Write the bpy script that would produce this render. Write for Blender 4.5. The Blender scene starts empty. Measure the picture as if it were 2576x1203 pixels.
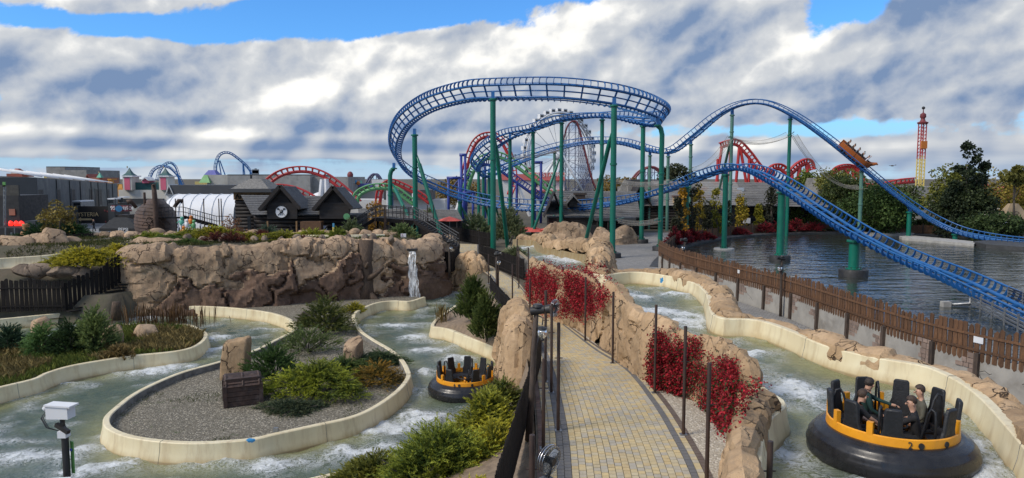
import bpy, bmesh, math, random
import numpy as np
from mathutils import Vector, Matrix
SC = bpy.context.scene
COL = SC.collection
RND = random.Random(11)
NP = np.random.default_rng(5)
# ------------------------------------------------------------------ camera
EYE = 8.0
FP, CXP, CYP = 1786.0, 1288.0, 601.5          # focal length and centre on a 2576 wide frame
PITCH = math.atan(153.5 / FP)
cam = bpy.data.cameras.new("camera"); cam.sensor_width = 36; cam.sensor_fit = 'HORIZONTAL'
cam.lens = FP * 36 / 2576; cam.clip_start = 0.1; cam.clip_end = 6000
camo = bpy.data.objects.new("camera", cam); COL.objects.link(camo)
camo.location = (0, 0, EYE); camo.rotation_euler = (math.pi / 2 - PITCH, 0, 0)
SC.camera = camo
# ------------------------------------------------------------------ sun and sky
SUN_DIR = Vector((-0.66, -0.34, 0.67)).normalized()
sl = bpy.data.lights.new("sun", 'SUN'); sl.energy = 2.1; sl.angle = math.radians(22); sl.color = (1, 0.91, 0.78)
so = bpy.data.objects.new("sun", sl); COL.objects.link(so)
so.rotation_euler = (-SUN_DIR).to_track_quat('-Z', 'Y').to_euler(); so.location = (-40, -20, 60)
SC.view_settings.view_transform = 'Standard'; SC.view_settings.look = 'None'
SC.view_settings.exposure = 0.55; SC.view_settings.gamma = 1.0
SC.cycles.max_bounces = 5; SC.cycles.diffuse_bounces = 2; SC.cycles.glossy_bounces = 3; SC.cycles.transmission_bounces = 4; SC.cycles.transparent_max_bounces = 16
SC.cycles.caustics_reflective = False; SC.cycles.caustics_refractive = False; SC.cycles.use_denoising = True
SC.render.resolution_x = 1024; SC.render.resolution_y = 478


class X:
    """tiny expression builder for math nodes"""
    def __init__(s, nt, sock): s.nt = nt; s.s = sock
    def _op(s, op, o=None, rev=False, clamp=False):
        n = s.nt.nodes.new('ShaderNodeMath'); n.operation = op; n.use_clamp = clamp
        a, b = (o, s) if rev else (s, o)
        for i, q in enumerate((a, b)):
            if q is None: continue
            if isinstance(q, X): s.nt.links.new(q.s, n.inputs[i])
            else: n.inputs[i].default_value = q
        return X(s.nt, n.outputs[0])
    def __add__(s, o): return s._op('ADD', o)
    __radd__ = __add__
    def __sub__(s, o): return s._op('SUBTRACT', o)
    def __rsub__(s, o): return s._op('SUBTRACT', o, True)
    def __mul__(s, o): return s._op('MULTIPLY', o)
    __rmul__ = __mul__
    def __truediv__(s, o): return s._op('DIVIDE', o)
    def f(s, op, o=None): return s._op(op, o)
    def ramp(s, a, b, c=0.0, d=1.0, smooth=True):
        n = s.nt.nodes.new('ShaderNodeMapRange'); n.interpolation_type = 'SMOOTHSTEP' if smooth else 'LINEAR'
        n.clamp = True
        s.nt.links.new(s.s, n.inputs[0])
        for i, q in zip((1, 2, 3, 4), (a, b, c, d)): n.inputs[i].default_value = q
        return X(s.nt, n.outputs[0])


def xyz(nt, x, y, z):
    n = nt.nodes.new('ShaderNodeCombineXYZ')
    for i, q in enumerate((x, y, z)):
        if isinstance(q, X): nt.links.new(q.s, n.inputs[i])
        else: n.inputs[i].default_value = q
    return n.outputs[0]


def noise(nt, vec, scale, detail=6, rough=0.55, dist=0.0):
    n = nt.nodes.new('ShaderNodeTexNoise'); n.noise_dimensions = '3D'
    n.inputs['Scale'].default_value = scale; n.inputs['Detail'].default_value = detail
    n.inputs['Roughness'].default_value = rough; n.inputs['Distortion'].default_value = dist
    if vec is not None: nt.links.new(vec, n.inputs['Vector'])
    return X(nt, n.outputs[0])


def mixc(nt, fac, a, b, mode='MIX'):
    n = nt.nodes.new('ShaderNodeMix'); n.data_type = 'RGBA'; n.blend_type = mode; n.clamp_factor = True
    for i, q in ((0, fac), (6, a), (7, b)):
        if isinstance(q, X): nt.links.new(q.s, n.inputs[i])
        elif hasattr(q, 'is_linked'): nt.links.new(q, n.inputs[i])
        elif i == 0: n.inputs[i].default_value = q
        else: n.inputs[i].default_value = (*q[:3], 1)
    return n.outputs[2]


W = bpy.data.worlds.new("World"); SC.world = W; W.use_nodes = True
nt = W.node_tree; nt.nodes.clear()
sky = nt.nodes.new('ShaderNodeTexSky'); sky.sky_type = 'NISHITA'; sky.sun_disc = False
sky.sun_elevation = math.asin(SUN_DIR.z); sky.sun_rotation = math.atan2(SUN_DIR.x, SUN_DIR.y)
sky.air_density = 1.0; sky.dust_density = 0.4; sky.ozone_density = 2.5
tcw = nt.nodes.new('ShaderNodeTexCoord')
sep = nt.nodes.new('ShaderNodeSeparateXYZ'); nt.links.new(tcw.outputs['Generated'], sep.inputs[0])
sx, sy, sz = (X(nt, sep.outputs[i]) for i in range(3))
az = sx.f('ARCTAN2', sy) * 57.2958            # degrees, 0 straight ahead, + to the right
el = sz.f('ARCSINE') * 57.2958


def blob(a, e, ra, re, w):
    da = (az - a) / ra; de = (el - e) / re
    q = (da * da + de * de) * -1.0
    return q.f('EXPONENT') * w


# low down long cloud banks seen edge on, higher up heaped cumulus with soft grey undersides
lay = noise(nt, xyz(nt, az * 0.060, el * 0.62, 3.7), 1.0, 5, 0.55, 0.2)
wx = az * 0.13 - el * 0.05; wy = el * 0.185 - az * 0.020
heap = noise(nt, xyz(nt, wx, wy, 8.2), 1.0, 7, 0.60, 0.15)
hs1 = noise(nt, xyz(nt, wx, wy, 8.2), 1.0, 3, 0.50, 0.15); hs2 = noise(nt, xyz(nt, wx + 0.16, wy - 0.16, 8.2), 1.0, 3, 0.50, 0.15)
fine = noise(nt, xyz(nt, az * 0.62, el * 0.66 - az * 0.05, 1.3), 1.0, 5, 0.60, 0.2)
puff = (1.0 - (noise(nt, xyz(nt, az * 0.34, el * 0.40 - az * 0.02, 5.1), 1.0, 5, 0.55, 0.15) * 2.0 - 1.0).f('ABSOLUTE') * 2.2)
low = el.ramp(1.6, 3.8)
cov = lay * (1.0 - low) + heap * low + 0.06
for b in ((-33, 10.2, 5, 0.8, -0.16), (-26, 10.5, 7, 1.1, -0.42), (-15, 12.1, 7, 1.4, -0.54), (-6, 13.6, 7, 1.7, -0.52), (3, 14.2, 4, 0.7, -0.28), (-31, 13.3, 9, 1.7, 0.50), (-20, 14.6, 7, 1.3, .52),
          (24.8, 13.0, 2.8, 2.6, -0.52), (22.8, 10.6, 1.2, 1.2, -0.18), (-2, 8.4, 17, 3.0, 0.34), (-24, 7.0, 18, 2.6, 0.38), (14, 9.5, 9, 5.5, 0.38),
          (32, 9, 6, 6, 0.34), (22, 3.6, 13, 0.7, -0.28), (-22, 3.0, 26, 1.6, 0.22), (24, 1.7, 14, .9, .22)):
    cov = cov + blob(*b)
dens = (cov + (fine - 0.5) * 0.26).ramp(0.47, 0.60)
lit = (hs2 - hs1) * 3.0 + (heap - 0.5) * 0.5 * low + (fine - 0.5) * 0.38 * low + puff * 0.26 * low + (lay - 0.5) * (1.0 - low) * 1.0 + 0.33
for b in ((-15.8, 6.6, 3.4, 1.3, 0.50), (-10.2, 6.6, 1.6, 1.3, 0.34), (-4, 7.4, 4.0, 1.2, 0.24), (2.5, 10.8, 4.6, 1.7, 0.55), (-3.5, 9.4, 4, 1.1, 0.34), (7, 12.8, 4, 1.0, 0.34), (22.0, 9.9, 2.4, 1.2, 0.45), (25.0, 11.2, 1.2, 1.0, 0.35), (-14, 9.4, 12, 1.3, 0.26), (-31, 9.0, 6, 0.7, 0.18), (-27.5, 5.2, 1.5, .5, .3), (10, 8.4, 3, 1.2, .2),
          (-20, 4.2, 24, 0.6, -0.40), (-32, 6.6, 7, 1.4, -0.30), (14.0, 11.2, 4.6, 1.8, -0.50), (29.5, 12.0, 4.5, 1.7, -0.55), (-31, 14.0, 10, 1.4, -0.06), (33, 6, 6, 1.5, -.2), (21, 6.5, 7, 1.2, -.18),
          (-20, 3.2, 24, 0.34, 0.28), (-20, 2.4, 24, 0.35, -0.22), (-18, 1.7, 22, .3, .16), (18, 4.9, 16, 0.7, -0.24), (22, 2.3, 14, 0.5, 0.40), (7, 6.0, 7, 1.2, -0.16)):
    lit = lit + blob(*b)
cc = mixc(nt, lit.ramp(0.02, 0.62, smooth=False), (0.145, 0.215, 0.35), (0.445, 0.468, 0.50))
cc = mixc(nt, lit.ramp(0.60, 1.16), cc, (0.80, 0.785, 0.745))
skc = mixc(nt, 1.0, sky.outputs[0], (0.046, 0.092, 0.140), 'MULTIPLY')
skc = mixc(nt, el.ramp(0.0, 7.0, 0.9, 0.0), skc, (0.28, 0.43, 0.58))
alls = mixc(nt, dens, skc, cc)
hz_f = el.ramp(0.0, 2.0, 0.4, 0.0)
alls = mixc(nt, hz_f, alls, (0.46, 0.55, 0.64))
gnd = el.ramp(-1.5, 0.0)
alls = mixc(nt, gnd, (0.12, 0.11, 0.10), alls)
bg = nt.nodes.new('ShaderNodeBackground'); nt.links.new(alls, bg.inputs[0]); bg.inputs[1].default_value = 0.93
W.cycles.sampling_method = 'MANUAL'; W.cycles.sample_map_resolution = 512
ow = nt.nodes.new('ShaderNodeOutputWorld'); nt.links.new(bg.outputs[0], ow.inputs[0])

# ------------------------------------------------------------------ geometry helpers
CP, SP = math.cos(PITCH), math.sin(PITCH)


def ray(u, v):
    a = (u - CXP) / FP; b = (CYP - v) / FP
    return Vector((a, CP + b * SP, -SP + b * CP))


def G(u, v, z):                     # place seen at (u, v) on level z
    r = ray(u, v); t = (z - EYE) / r.z
    return Vector((r.x * t, r.y * t, z))


def D(u, v, y):                     # place seen at (u, v), y metres away
    r = ray(u, v); t = y / r.y
    return Vector((r.x * t, y, EYE + r.z * t))


def tag(o, label=None, cat=None, group=None, kind=None):
    if label: o['label'] = label
    if cat: o['category'] = cat
    if group: o['group'] = group
    if kind: o['kind'] = kind
    return o


def mk(name, V, Fc, mats, parent=None, smooth=None, mi=None, col=None, loc=None):
    me = bpy.data.meshes.new(name)
    me.from_pydata([tuple(p) for p in V] if not isinstance(V, np.ndarray) else V.tolist(), [], Fc if not isinstance(Fc, np.ndarray) else Fc.tolist())
    return mko(name, me, mats, parent, smooth, mi, col, loc)


def mko(name, me, mats, parent=None, smooth=None, mi=None, col=None, loc=None):
    if not isinstance(mats, (list, tuple)): mats = [mats]
    if not me.materials:
        for m in mats: me.materials.append(m)
    if mi is not None: me.polygons.foreach_set('material_index', np.array(mi, dtype=np.int32))
    if col is not None:
        a = me.color_attributes.new('col', 'FLOAT_COLOR', 'POINT')
        c = np.ones((len(me.vertices), 4), dtype=np.float32); c[:, :3] = col
        a.data.foreach_set('color', c.ravel())
    if smooth:
        me.polygons.foreach_set('use_smooth', np.ones(len(me.polygons), dtype=bool))
        if smooth is not True and smooth < 179: me.set_sharp_from_angle(angle=math.radians(smooth))
    me.update()
    o = bpy.data.objects.new(name, me); COL.objects.link(o)
    if parent: o.parent = parent
    if loc is not None: o.location = loc
    return o


def bigmesh(name, V, Q, mats, parent=None, smooth=None, col=None, attrs=None):
    """numpy mesh: V (n,3), Q (m,k) with constant k"""
    me = bpy.data.meshes.new(name); k = Q.shape[1]
    me.vertices.add(len(V)); me.vertices.foreach_set('co', np.asarray(V, dtype=np.float32).ravel())
    me.loops.add(Q.size); me.loops.foreach_set('vertex_index', Q.astype(np.int32).ravel())
    me.polygons.add(len(Q)); me.polygons.foreach_set('loop_start', np.arange(0, Q.size, k, dtype=np.int32))
    me.update(calc_edges=True)
    if not smooth: me.shade_flat()
    for an, av in (attrs or {}).items():
        a = me.attributes.new(an, 'FLOAT', 'POINT'); a.data.foreach_set('value', np.asarray(av, dtype=np.float32))
    return mko(name, me, mats, parent, smooth, None, col)


def dup(o, parent=None, M=None, loc=None, name=None):
    c = o.copy(); COL.objects.link(c); c.parent = parent
    if name: c.name = name
    if M is not None: c.matrix_local = M
    if loc is not None: c.location = loc
    return c


def duptree(o, loc=None, rotz=None, label=None, scale=None, parent=None):
    c = o.copy(); COL.objects.link(c); c.parent = parent
    if loc is not None: c.location = loc
    if rotz is not None: c.rotation_euler = (0, 0, rotz)
    if scale is not None: c.scale = scale if hasattr(scale, '__len__') else (scale,) * 3
    if label: c['label'] = label
    for ch in list(o.children): duptree(ch, parent=c)
    return c


def empty(name, loc=(0, 0, 0), label=None, cat=None, group=None, rotz=0):
    o = bpy.data.objects.new(name, None); COL.objects.link(o); o.location = loc; o.rotation_euler = (0, 0, rotz)
    o.empty_display_size = 0.2
    return tag(o, label, cat, group)


BOXF = [(0, 3, 2, 1), (4, 5, 6, 7), (0, 1, 5, 4), (1, 2, 6, 5), (2, 3, 7, 6), (3, 0, 4, 7)]


class MB:
    def __init__(s): s.v = []; s.f = []; s.m = []; s.cur = 0
    def add(s, vs, fs):
        o = len(s.v); s.v += [tuple(p) for p in vs]; s.f += [tuple(i + o for i in f) for f in fs]; s.m += [s.cur] * len(fs); return s
    def box(s, c, d, rz=0, M=None):
        c = Vector(c); h = [q / 2 for q in d]
        M = M or Matrix.Rotation(rz, 3, 'Z')
        vs = [c + M @ Vector((a * h[0], b * h[1], e * h[2])) for e in (-1, 1) for a, b in ((-1, -1), (1, -1), (1, 1), (-1, 1))]
        return s.add(vs, BOXF)
    def bb(s, x0, x1, y0, y1, z0, z1): return s.box(((x0 + x1) / 2, (y0 + y1) / 2, (z0 + z1) / 2), (x1 - x0, y1 - y0, z1 - z0))
    def beam(s, a, b, w, h=None, up=(0, 0, 1)):
        a = Vector(a); b = Vector(b); h = h or w; t = (b - a)
        L = t.length; t.normalize(); up = Vector(up)
        if abs(t.dot(up)) > 0.98: up = Vector((1, 0, 0)) if abs(t.x) < 0.9 else Vector((0, 1, 0))
        sd = t.cross(up).normalized(); n = sd.cross(t)
        vs = [p + sd * (i * w / 2) + n * (j * h / 2) for p in (a, b) for i, j in ((-1, -1), (1, -1), (1, 1), (-1, 1))]
        return s.add(vs, [(0, 1, 2, 3), (7, 6, 5, 4), (0, 4, 5, 1), (1, 5, 6, 2), (2, 6, 7, 3), (3, 7, 4, 0)])
    def tube(s, pts, r, n=8, closed=False, cap=True):
        pts = [Vector(p) for p in pts]; N = len(pts); rs = r if hasattr(r, '__len__') else [r] * N
        T = []
        for i in range(N):
            a = pts[(i - 1) % N] if (closed or i > 0) else pts[0]; b = pts[(i + 1) % N] if (closed or i < N - 1) else pts[-1]
            d = b - a; T.append(d.normalized() if d.length > 1e-9 else Vector((0, 0, 1)))
        up = Vector((0, 0, 1)) if abs(T[0].z) < 0.9 else Vector((1, 0, 0))
        sd = T[0].cross(up).normalized(); vs = []; fs = []
        for i in range(N):
            sd = (sd - T[i] * sd.dot(T[i])).normalized(); nn = sd.cross(T[i])
            for k in range(n):
                a = 2 * math.pi * k / n; vs.append(pts[i] + (sd * math.cos(a) + nn * math.sin(a)) * rs[i])
        for i in range(N if closed else N - 1):
            j = (i + 1) % N
            for k in range(n):
                l = (k + 1) % n; fs.append((i * n + k, i * n + l, j * n + l, j * n + k))
        if cap and not closed:
            fs.append(tuple(range(n))[::-1]); fs.append(tuple((N - 1) * n + k for k in range(n)))
        return s.add(vs, fs)
    def lathe(s, prof, n=24, c=(0, 0, 0), cap=True):
        vs = []; fs = []; m = len(prof)
        for i in range(n):
            a = 2 * math.pi * i / n; ca, sa = math.cos(a), math.sin(a)
            vs += [(c[0] + r * ca, c[1] + r * sa, c[2] + z) for r, z in prof]
        for i in range(n):
            j = (i + 1) % n
            for k in range(m - 1): fs.append((i * m + k, j * m + k, j * m + k + 1, i * m + k + 1))
        if cap:
            fs.append(tuple(i * m for i in range(n))[::-1]); fs.append(tuple(i * m + m - 1 for i in range(n)))
        return s.add(vs, fs)
    def cyl(s, c, r, h, n=16, r2=None): return s.lathe([(r, 0), (r if r2 is None else r2, h)], n, c)
    def prism(s, poly, z0, z1):
        n = len(poly); vs = [(p[0], p[1], z0) for p in poly] + [(p[0], p[1], z1) for p in poly]
        return s.add(vs, [tuple(range(n))[::-1], tuple(range(n, 2 * n))] + [(i, (i + 1) % n, n + (i + 1) % n, n + i) for i in range(n)])
    def sheet(s, pts, th):           # planar polygon (3D points) given thickness along its normal
        pts = [Vector(p) for p in pts]; n = len(pts)
        nn = (pts[1] - pts[0]).cross(pts[2] - pts[0]).normalized() * th
        return s.add(pts + [p - nn for p in pts], [tuple(range(n)), tuple(range(n, 2 * n))[::-1]] + [((i + 1) % n, i, n + i, n + (i + 1) % n) for i in range(n)])
    def ball(s, c, r, n=10, m=7):
        rr = r if hasattr(r, '__len__') else (r, r, r); vs = []; fs = []
        for j in range(m + 1):
            t = math.pi * j / m
            for i in range(n):
                a = 2 * math.pi * i / n
                vs.append((c[0] + rr[0] * math.sin(t) * math.cos(a), c[1] + rr[1] * math.sin(t) * math.sin(a), c[2] + rr[2] * math.cos(t)))
        for j in range(m):
            for i in range(n): fs.append((j * n + i, (j + 1) * n + i, (j + 1) * n + (i + 1) % n, j * n + (i + 1) % n))
        return s.add(vs, fs)
    def build(s, name, mats, parent=None, smooth=None, loc=None):
        return mk(name, s.v, s.f, mats, parent, smooth, s.m if isinstance(mats, (list, tuple)) and len(mats) > 1 else None, None, loc)


def cat_rom(P, per=8, closed=False):
    P = [Vector(p) for p in P]; n = len(P); out = []
    for i in range(n if closed else n - 1):
        p0 = P[(i - 1) % n] if closed or i > 0 else P[0] * 2 - P[1]
        p1 = P[i]; p2 = P[(i + 1) % n]
        p3 = P[(i + 2) % n] if closed or i + 2 < n else P[-1] * 2 - P[-2]
        for k in range(per):
            t = k / per
            out.append(0.5 * ((2 * p1) + (p2 - p0) * t + (2 * p0 - 5 * p1 + 4 * p2 - p3) * t * t + (3 * p1 - p0 - 3 * p2 + p3) * t ** 3))
    if not closed: out.append(P[-1].copy())
    return out


def resample(P, step):
    P = [Vector(p) for p in P]; L = [0]
    for a, b in zip(P, P[1:]): L.append(L[-1] + (b - a).length)
    n = max(2, int(round(L[-1] / step)) + 1); out = []; j = 0
    for i in range(n):
        t = L[-1] * i / (n - 1)
        while j < len(P) - 2 and L[j + 1] < t: j += 1
        q = (t - L[j]) / max(1e-9, L[j + 1] - L[j]); out.append(P[j].lerp(P[j + 1], min(1, q)))
    return out


def text_mesh(s, size, mat, name, parent, M, depth=0.01, col=None):
    cu = bpy.data.curves.new('lettering', 'FONT'); cu.body = s; cu.size = size; cu.extrude = depth; cu.align_x = 'CENTER'; cu.align_y = 'CENTER'
    t = bpy.data.objects.new('lettering', cu); COL.objects.link(t)
    dg = bpy.context.evaluated_depsgraph_get(); me = bpy.data.meshes.new_from_object(t.evaluated_get(dg))
    bpy.data.objects.remove(t); bpy.data.curves.remove(cu)
    me.materials.clear(); me.materials.append(mat)
    o = bpy.data.objects.new(name, me); COL.objects.link(o); o.parent = parent; o.matrix_local = M
    return o


# numpy value noise, smooth, any dimension 2 or 3
def _h(ix, iy, iz, seed):
    n = (ix.astype(np.int64) * 374761393 + iy.astype(np.int64) * 668265263 + iz.astype(np.int64) * 2147483647 + seed * 974634777) & 0xFFFFFFFF
    n = ((n ^ (n >> 13)) * 1274126177) & 0xFFFFFFFF
    return ((n ^ (n >> 16)) & 0xFFFF) / 65535.0


def vnoise(p, seed=0):
    p = np.asarray(p, dtype=np.float64)
    if p.shape[1] == 2: p = np.c_[p, np.zeros(len(p))]
    i = np.floor(p); f = p - i; f = f * f * (3 - 2 * f); i = i.astype(np.int64); r = 0
    for dx in (0, 1):
        for dy in (0, 1):
            for dz in (0, 1):
                w = (f[:, 0] if dx else 1 - f[:, 0]) * (f[:, 1] if dy else 1 - f[:, 1]) * (f[:, 2] if dz else 1 - f[:, 2])
                r = r + w * _h(i[:, 0] + dx, i[:, 1] + dy, i[:, 2] + dz, seed)
    return r


def fbm(p, oct=4, seed=0, gain=0.5):
    p = np.asarray(p, dtype=np.float64); r = 0; a = 1; t = 0
    for k in range(oct): r = r + a * vnoise(p * 2 ** k + 17.3 * k, seed + k); t += a; a *= gain
    return r / t
# ------------------------------------------------------------------ materials
MATS = {}


def newmat(name):
    m = bpy.data.materials.new(name); m.use_nodes = True; n = m.node_tree; MATS[name] = m
    p = n.nodes['Principled BSDF']; return m, n, p


def bump(n, p, h, strength=0.4, dist=0.05):
    b = n.nodes.new('ShaderNodeBump'); b.inputs['Strength'].default_value = strength; b.inputs['Distance'].default_value = dist
    n.links.new(h.s if isinstance(h, X) else h, b.inputs['Height']); n.links.new(b.outputs[0], p.inputs['Normal'])


def objco(n, kind='Object'):
    t = n.nodes.new('ShaderNodeTexCoord'); return t.outputs[kind]


def worldco(n):
    return n.nodes.new('ShaderNodeNewGeometry').outputs['Position']


def simple(name, c1, c2=None, rough=0.6, scale=3.0, metal=0.0, bumpv=0.0, detail=5, spec=0.5, vary=0.0, world=True, dirt=None, dirt_amt=0.5, dist=0.03, stretch=None):
    m, n, p = newmat(name)
    v = worldco(n) if world else objco(n)
    if stretch:
        mp = n.nodes.new('ShaderNodeMapping'); mp.inputs['Scale'].default_value = stretch; n.links.new(v, mp.inputs[0]); v = mp.outputs[0]
    c2 = c2 or tuple(q * 0.75 for q in c1)
    f = noise(n, v, scale, detail, 0.6)
    c = mixc(n, f.ramp(0.3, 0.7), c1, c2)
    if dirt:
        g = noise(n, v, scale * 0.35, 6, 0.65, 0.6)
        c = mixc(n, g.ramp(0.52, 0.72, 0, dirt_amt), c, dirt)
    if vary:
        oi = n.nodes.new('ShaderNodeObjectInfo'); r = X(n, oi.outputs['Random'])
        hs = n.nodes.new('ShaderNodeHueSaturation'); n.links.new(c, hs.inputs['Color'])
        n.links.new((r * vary * 2 + (1 - vary)).s, hs.inputs['Value']); c = hs.outputs[0]
    n.links.new(c, p.inputs['Base Color'])
    rr = noise(n, v, scale * 1.7, 3)
    n.links.new(rr.ramp(0.2, 0.8, max(0.02, rough - 0.12), min(1, rough + 0.12)).s, p.inputs['Roughness'])
    p.inputs['Metallic'].default_value = metal; p.inputs['Specular IOR Level'].default_value = spec
    if bumpv: bump(n, p, noise(n, v, scale * 2.5, 5), bumpv, dist)
    return m


# painted metals and plastics
simple('blue_paint', (0.018, 0.125, 0.36), (0.014, 0.098, 0.28), 0.38, 1.2, dirt=(0.12, 0.17, 0.26), dirt_amt=0.30)
simple('blue_paint_dark', (0.018, 0.075, 0.27), (0.022, 0.06, 0.19), 0.42, 1.0, dirt=(0.10, 0.12, 0.15), dirt_amt=0.4)
simple('green_paint', (0.004, 0.150, 0.100), (0.003, 0.118, 0.078), 0.42, 0.6, dirt=(0.01, 0.08, 0.06), dirt_amt=0.6)
simple('green_pale', (0.10, 0.22, 0.17), (0.075, 0.18, 0.14), 0.5, 0.5)
simple('red_paint', (0.50, 0.035, 0.03), (0.38, 0.03, 0.03), 0.4, 0.5)
simple('lime_paint', (0.16, 0.40, 0.17), (0.10, 0.30, 0.12), 0.45, 0.5)
simple('navy_paint', (0.03, 0.055, 0.30), (0.02, 0.04, 0.2), 0.45, 0.5)
simple('white_paint', (0.74, 0.75, 0.76), (0.62, 0.63, 0.65), 0.5, 0.5)
simple('white_tarp', (0.78, 0.79, 0.80), (0.70, 0.71, 0.73), 0.55, 0.3, bumpv=0.2)
simple('black_base', (0.014, 0.014, 0.016), (0.03, 0.03, 0.03), 0.6, 2.0)
simple('maroon_steel', (0.20, 0.04, 0.045), (0.14, 0.035, 0.04), 0.6, 0.5)
simple('lattice_steel', (0.10, 0.10, 0.20), (0.08, 0.08, 0.12), 0.6, 0.5)
simple('rust_steel', (0.052, 0.028, 0.019), (0.030, 0.018, 0.014), 0.6, 3.0, bumpv=0.1)
simple('dark_metal', (0.022, 0.022, 0.024), (0.035, 0.034, 0.033), 0.45, 4.0)
simple('grey_metal', (0.30, 0.31, 0.32), (0.20, 0.21, 0.22), 0.4, 3.0, metal=0.6)
simple('chrome', (0.62, 0.62, 0.63), (0.5, 0.5, 0.52), 0.22, 6.0, metal=1.0)
simple('yellow_plastic', (0.84, 0.36, 0.02), (0.74, 0.30, 0.016), 0.36, 3.0, dirt=(0.42, 0.20, 0.05), dirt_amt=0.35, world=False)
simple('seat_black', (0.010, 0.011, 0.013), (0.018, 0.019, 0.022), 0.52, 8.0, bumpv=0.25, world=False)
simple('tyre_black', (0.012, 0.012, 0.014), (0.02, 0.02, 0.022), 0.30, 3.0, world=False)
simple('orange_boat', (0.46, 0.13, 0.03), (0.36, 0.10, 0.02), 0.5, 2.0, world=False)
simple('black_wood', (0.010, 0.009, 0.009), (0.017, 0.014, 0.013), 0.8, 5.0, spec=0.2, bumpv=0.4, vary=0.3, stretch=(3, 3, 0.5))
simple('black_board', (0.018, 0.016, 0.016), (0.012, 0.011, 0.011), 0.6, 3.0)
simple('brown_picket', (0.155, 0.075, 0.032), (0.080, 0.040, 0.021), 0.75, 5.0, bumpv=0.6, vary=0.28, stretch=(4, 4, 0.6), world=False, dirt=(0.035, 0.026, 0.02), dirt_amt=0.75)
simple('old_wood', (0.085, 0.060, 0.045), (0.04, 0.03, 0.025), 0.8, 5.0, bumpv=0.6, stretch=(3, 3, 0.6), vary=0.2)
simple('log_wood', (0.022, 0.016, 0.014), (0.011, 0.009, 0.008), 0.7, 2.0, bumpv=0.4, vary=0.25, stretch=(0.4, 0.4, 2))
simple('ship_wood', (0.10, 0.058, 0.038), (0.055, 0.033, 0.024), 0.75, 2.0, bumpv=0.5, vary=0.22, dirt=(0.03, 0.02, 0.017))
simple('chest_wood', (0.075, 0.043, 0.032), (0.038, 0.023, 0.019), 0.7, 5.0, bumpv=0.5, vary=0.25, dirt=(0.20, 0.16, 0.14), dirt_amt=0.35)
simple('trunk_wood', (0.11, 0.075, 0.05), (0.055, 0.036, 0.026), 0.85, 6.0, bumpv=0.8, stretch=(2, 2, 0.6))
simple('bark', (0.055, 0.045, 0.035), (0.10, 0.085, 0.07), 0.9, 6.0, bumpv=0.5)
simple('concrete_cap', (0.42, 0.41, 0.38), (0.30, 0.29, 0.27), 0.8, 2.0, bumpv=0.3)
simple('concrete_wall', (0.30, 0.295, 0.28), (0.22, 0.215, 0.205), 0.85, 0.6, dirt=(0.12, 0.115, 0.105), dirt_amt=0.6)
simple('concrete_pale', (0.42, 0.41, 0.37), (0.34, 0.33, 0.30), 0.85, 0.5)
simple('panel_grey', (0.075, 0.09, 0.10), (0.065, 0.08, 0.088), 0.55, 0.4)
simple('panel_dark', (0.028, 0.034, 0.040), (0.034, 0.04, 0.046), 0.6, 0.4)
simple('roof_light', (0.46, 0.47, 0.49), (0.36, 0.37, 0.39), 0.4, 0.3)
simple('roof_dark', (0.045, 0.048, 0.052), (0.06, 0.062, 0.066), 0.6, 0.4)
simple('asphalt', (0.23, 0.235, 0.24), (0.19, 0.195, 0.2), 0.9, 0.4, dirt=(0.15, 0.15, 0.15))
simple('pink_wall', (0.62, 0.13, 0.20), (0.56, 0.12, 0.18), 0.7, 0.5)
simple('pink_sign', (0.62, 0.16, 0.15), (0.55, 0.14, 0.13), 0.6, 0.4)
simple('teal_roof', (0.022, 0.085, 0.085), (0.03, 0.10, 0.10), 0.6, 0.7)
simple('cream_wall', (0.62, 0.60, 0.53), (0.54, 0.52, 0.46), 0.8, 0.4)
simple('white_wall', (0.66, 0.66, 0.64), (0.58, 0.58, 0.57), 0.8, 0.4)
simple('yellow_wall', (0.52, 0.42, 0.16), (0.45, 0.36, 0.14), 0.8, 0.4)
simple('orange_wall', (0.60, 0.28, 0.05), (0.52, 0.24, 0.05), 0.8, 0.4)
simple('red_roof', (0.32, 0.08, 0.05), (0.25, 0.065, 0.045), 0.7, 0.6)
simple('tile_roof', (0.38, 0.15, 0.09), (0.30, 0.12, 0.08), 0.7, 0.6)
simple('violet_roof', (0.12, 0.13, 0.42), (0.10, 0.11, 0.34), 0.6, 0.6)
simple('green_roof', (0.20, 0.42, 0.17), (0.16, 0.34, 0.14), 0.6, 0.6)
simple('mint_roof', (0.10, 0.42, 0.30), (0.09, 0.35, 0.25), 0.6, 0.6)
simple('beige_wood', (0.24, 0.145, 0.065), (0.19, 0.11, 0.05), 0.75, 1.0)
simple('window_glass', (0.02, 0.025, 0.03), (0.03, 0.035, 0.04), 0.12, 1.0)
simple('skylight', (0.45, 0.5, 0.55), (0.4, 0.45, 0.5), 0.1, 1.0)
simple('red_fabric', (0.62, 0.10, 0.07), (0.5, 0.08, 0.06), 0.7, 1.0)
simple('black_fabric', (0.014, 0.015, 0.016), (0.02, 0.021, 0.022), 0.8, 2.0)
simple('net_fabric', (0.30, 0.27, 0.22), (0.24, 0.22, 0.18), 0.9, 1.0)
simple('pumpkin', (0.60, 0.19, 0.025), (0.5, 0.15, 0.02), 0.5, 3.0, vary=0.3)
simple('sandstone', (0.42, 0.32, 0.20), (0.36, 0.27, 0.17), 0.85, 1.0)
simple('white_text', (0.80, 0.80, 0.78), (0.75, 0.75, 0.74), 0.6, 1.0)
simple('gold_text', (0.55, 0.43, 0.24), (0.45, 0.34, 0.18), 0.6, 1.0)
simple('red_text', (0.62, 0.05, 0.05), (0.5, 0.04, 0.04), 0.6, 1.0)
simple('sign_yellow', (0.75, 0.58, 0.16), (0.7, 0.55, 0.15), 0.6, 1.0)
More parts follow.
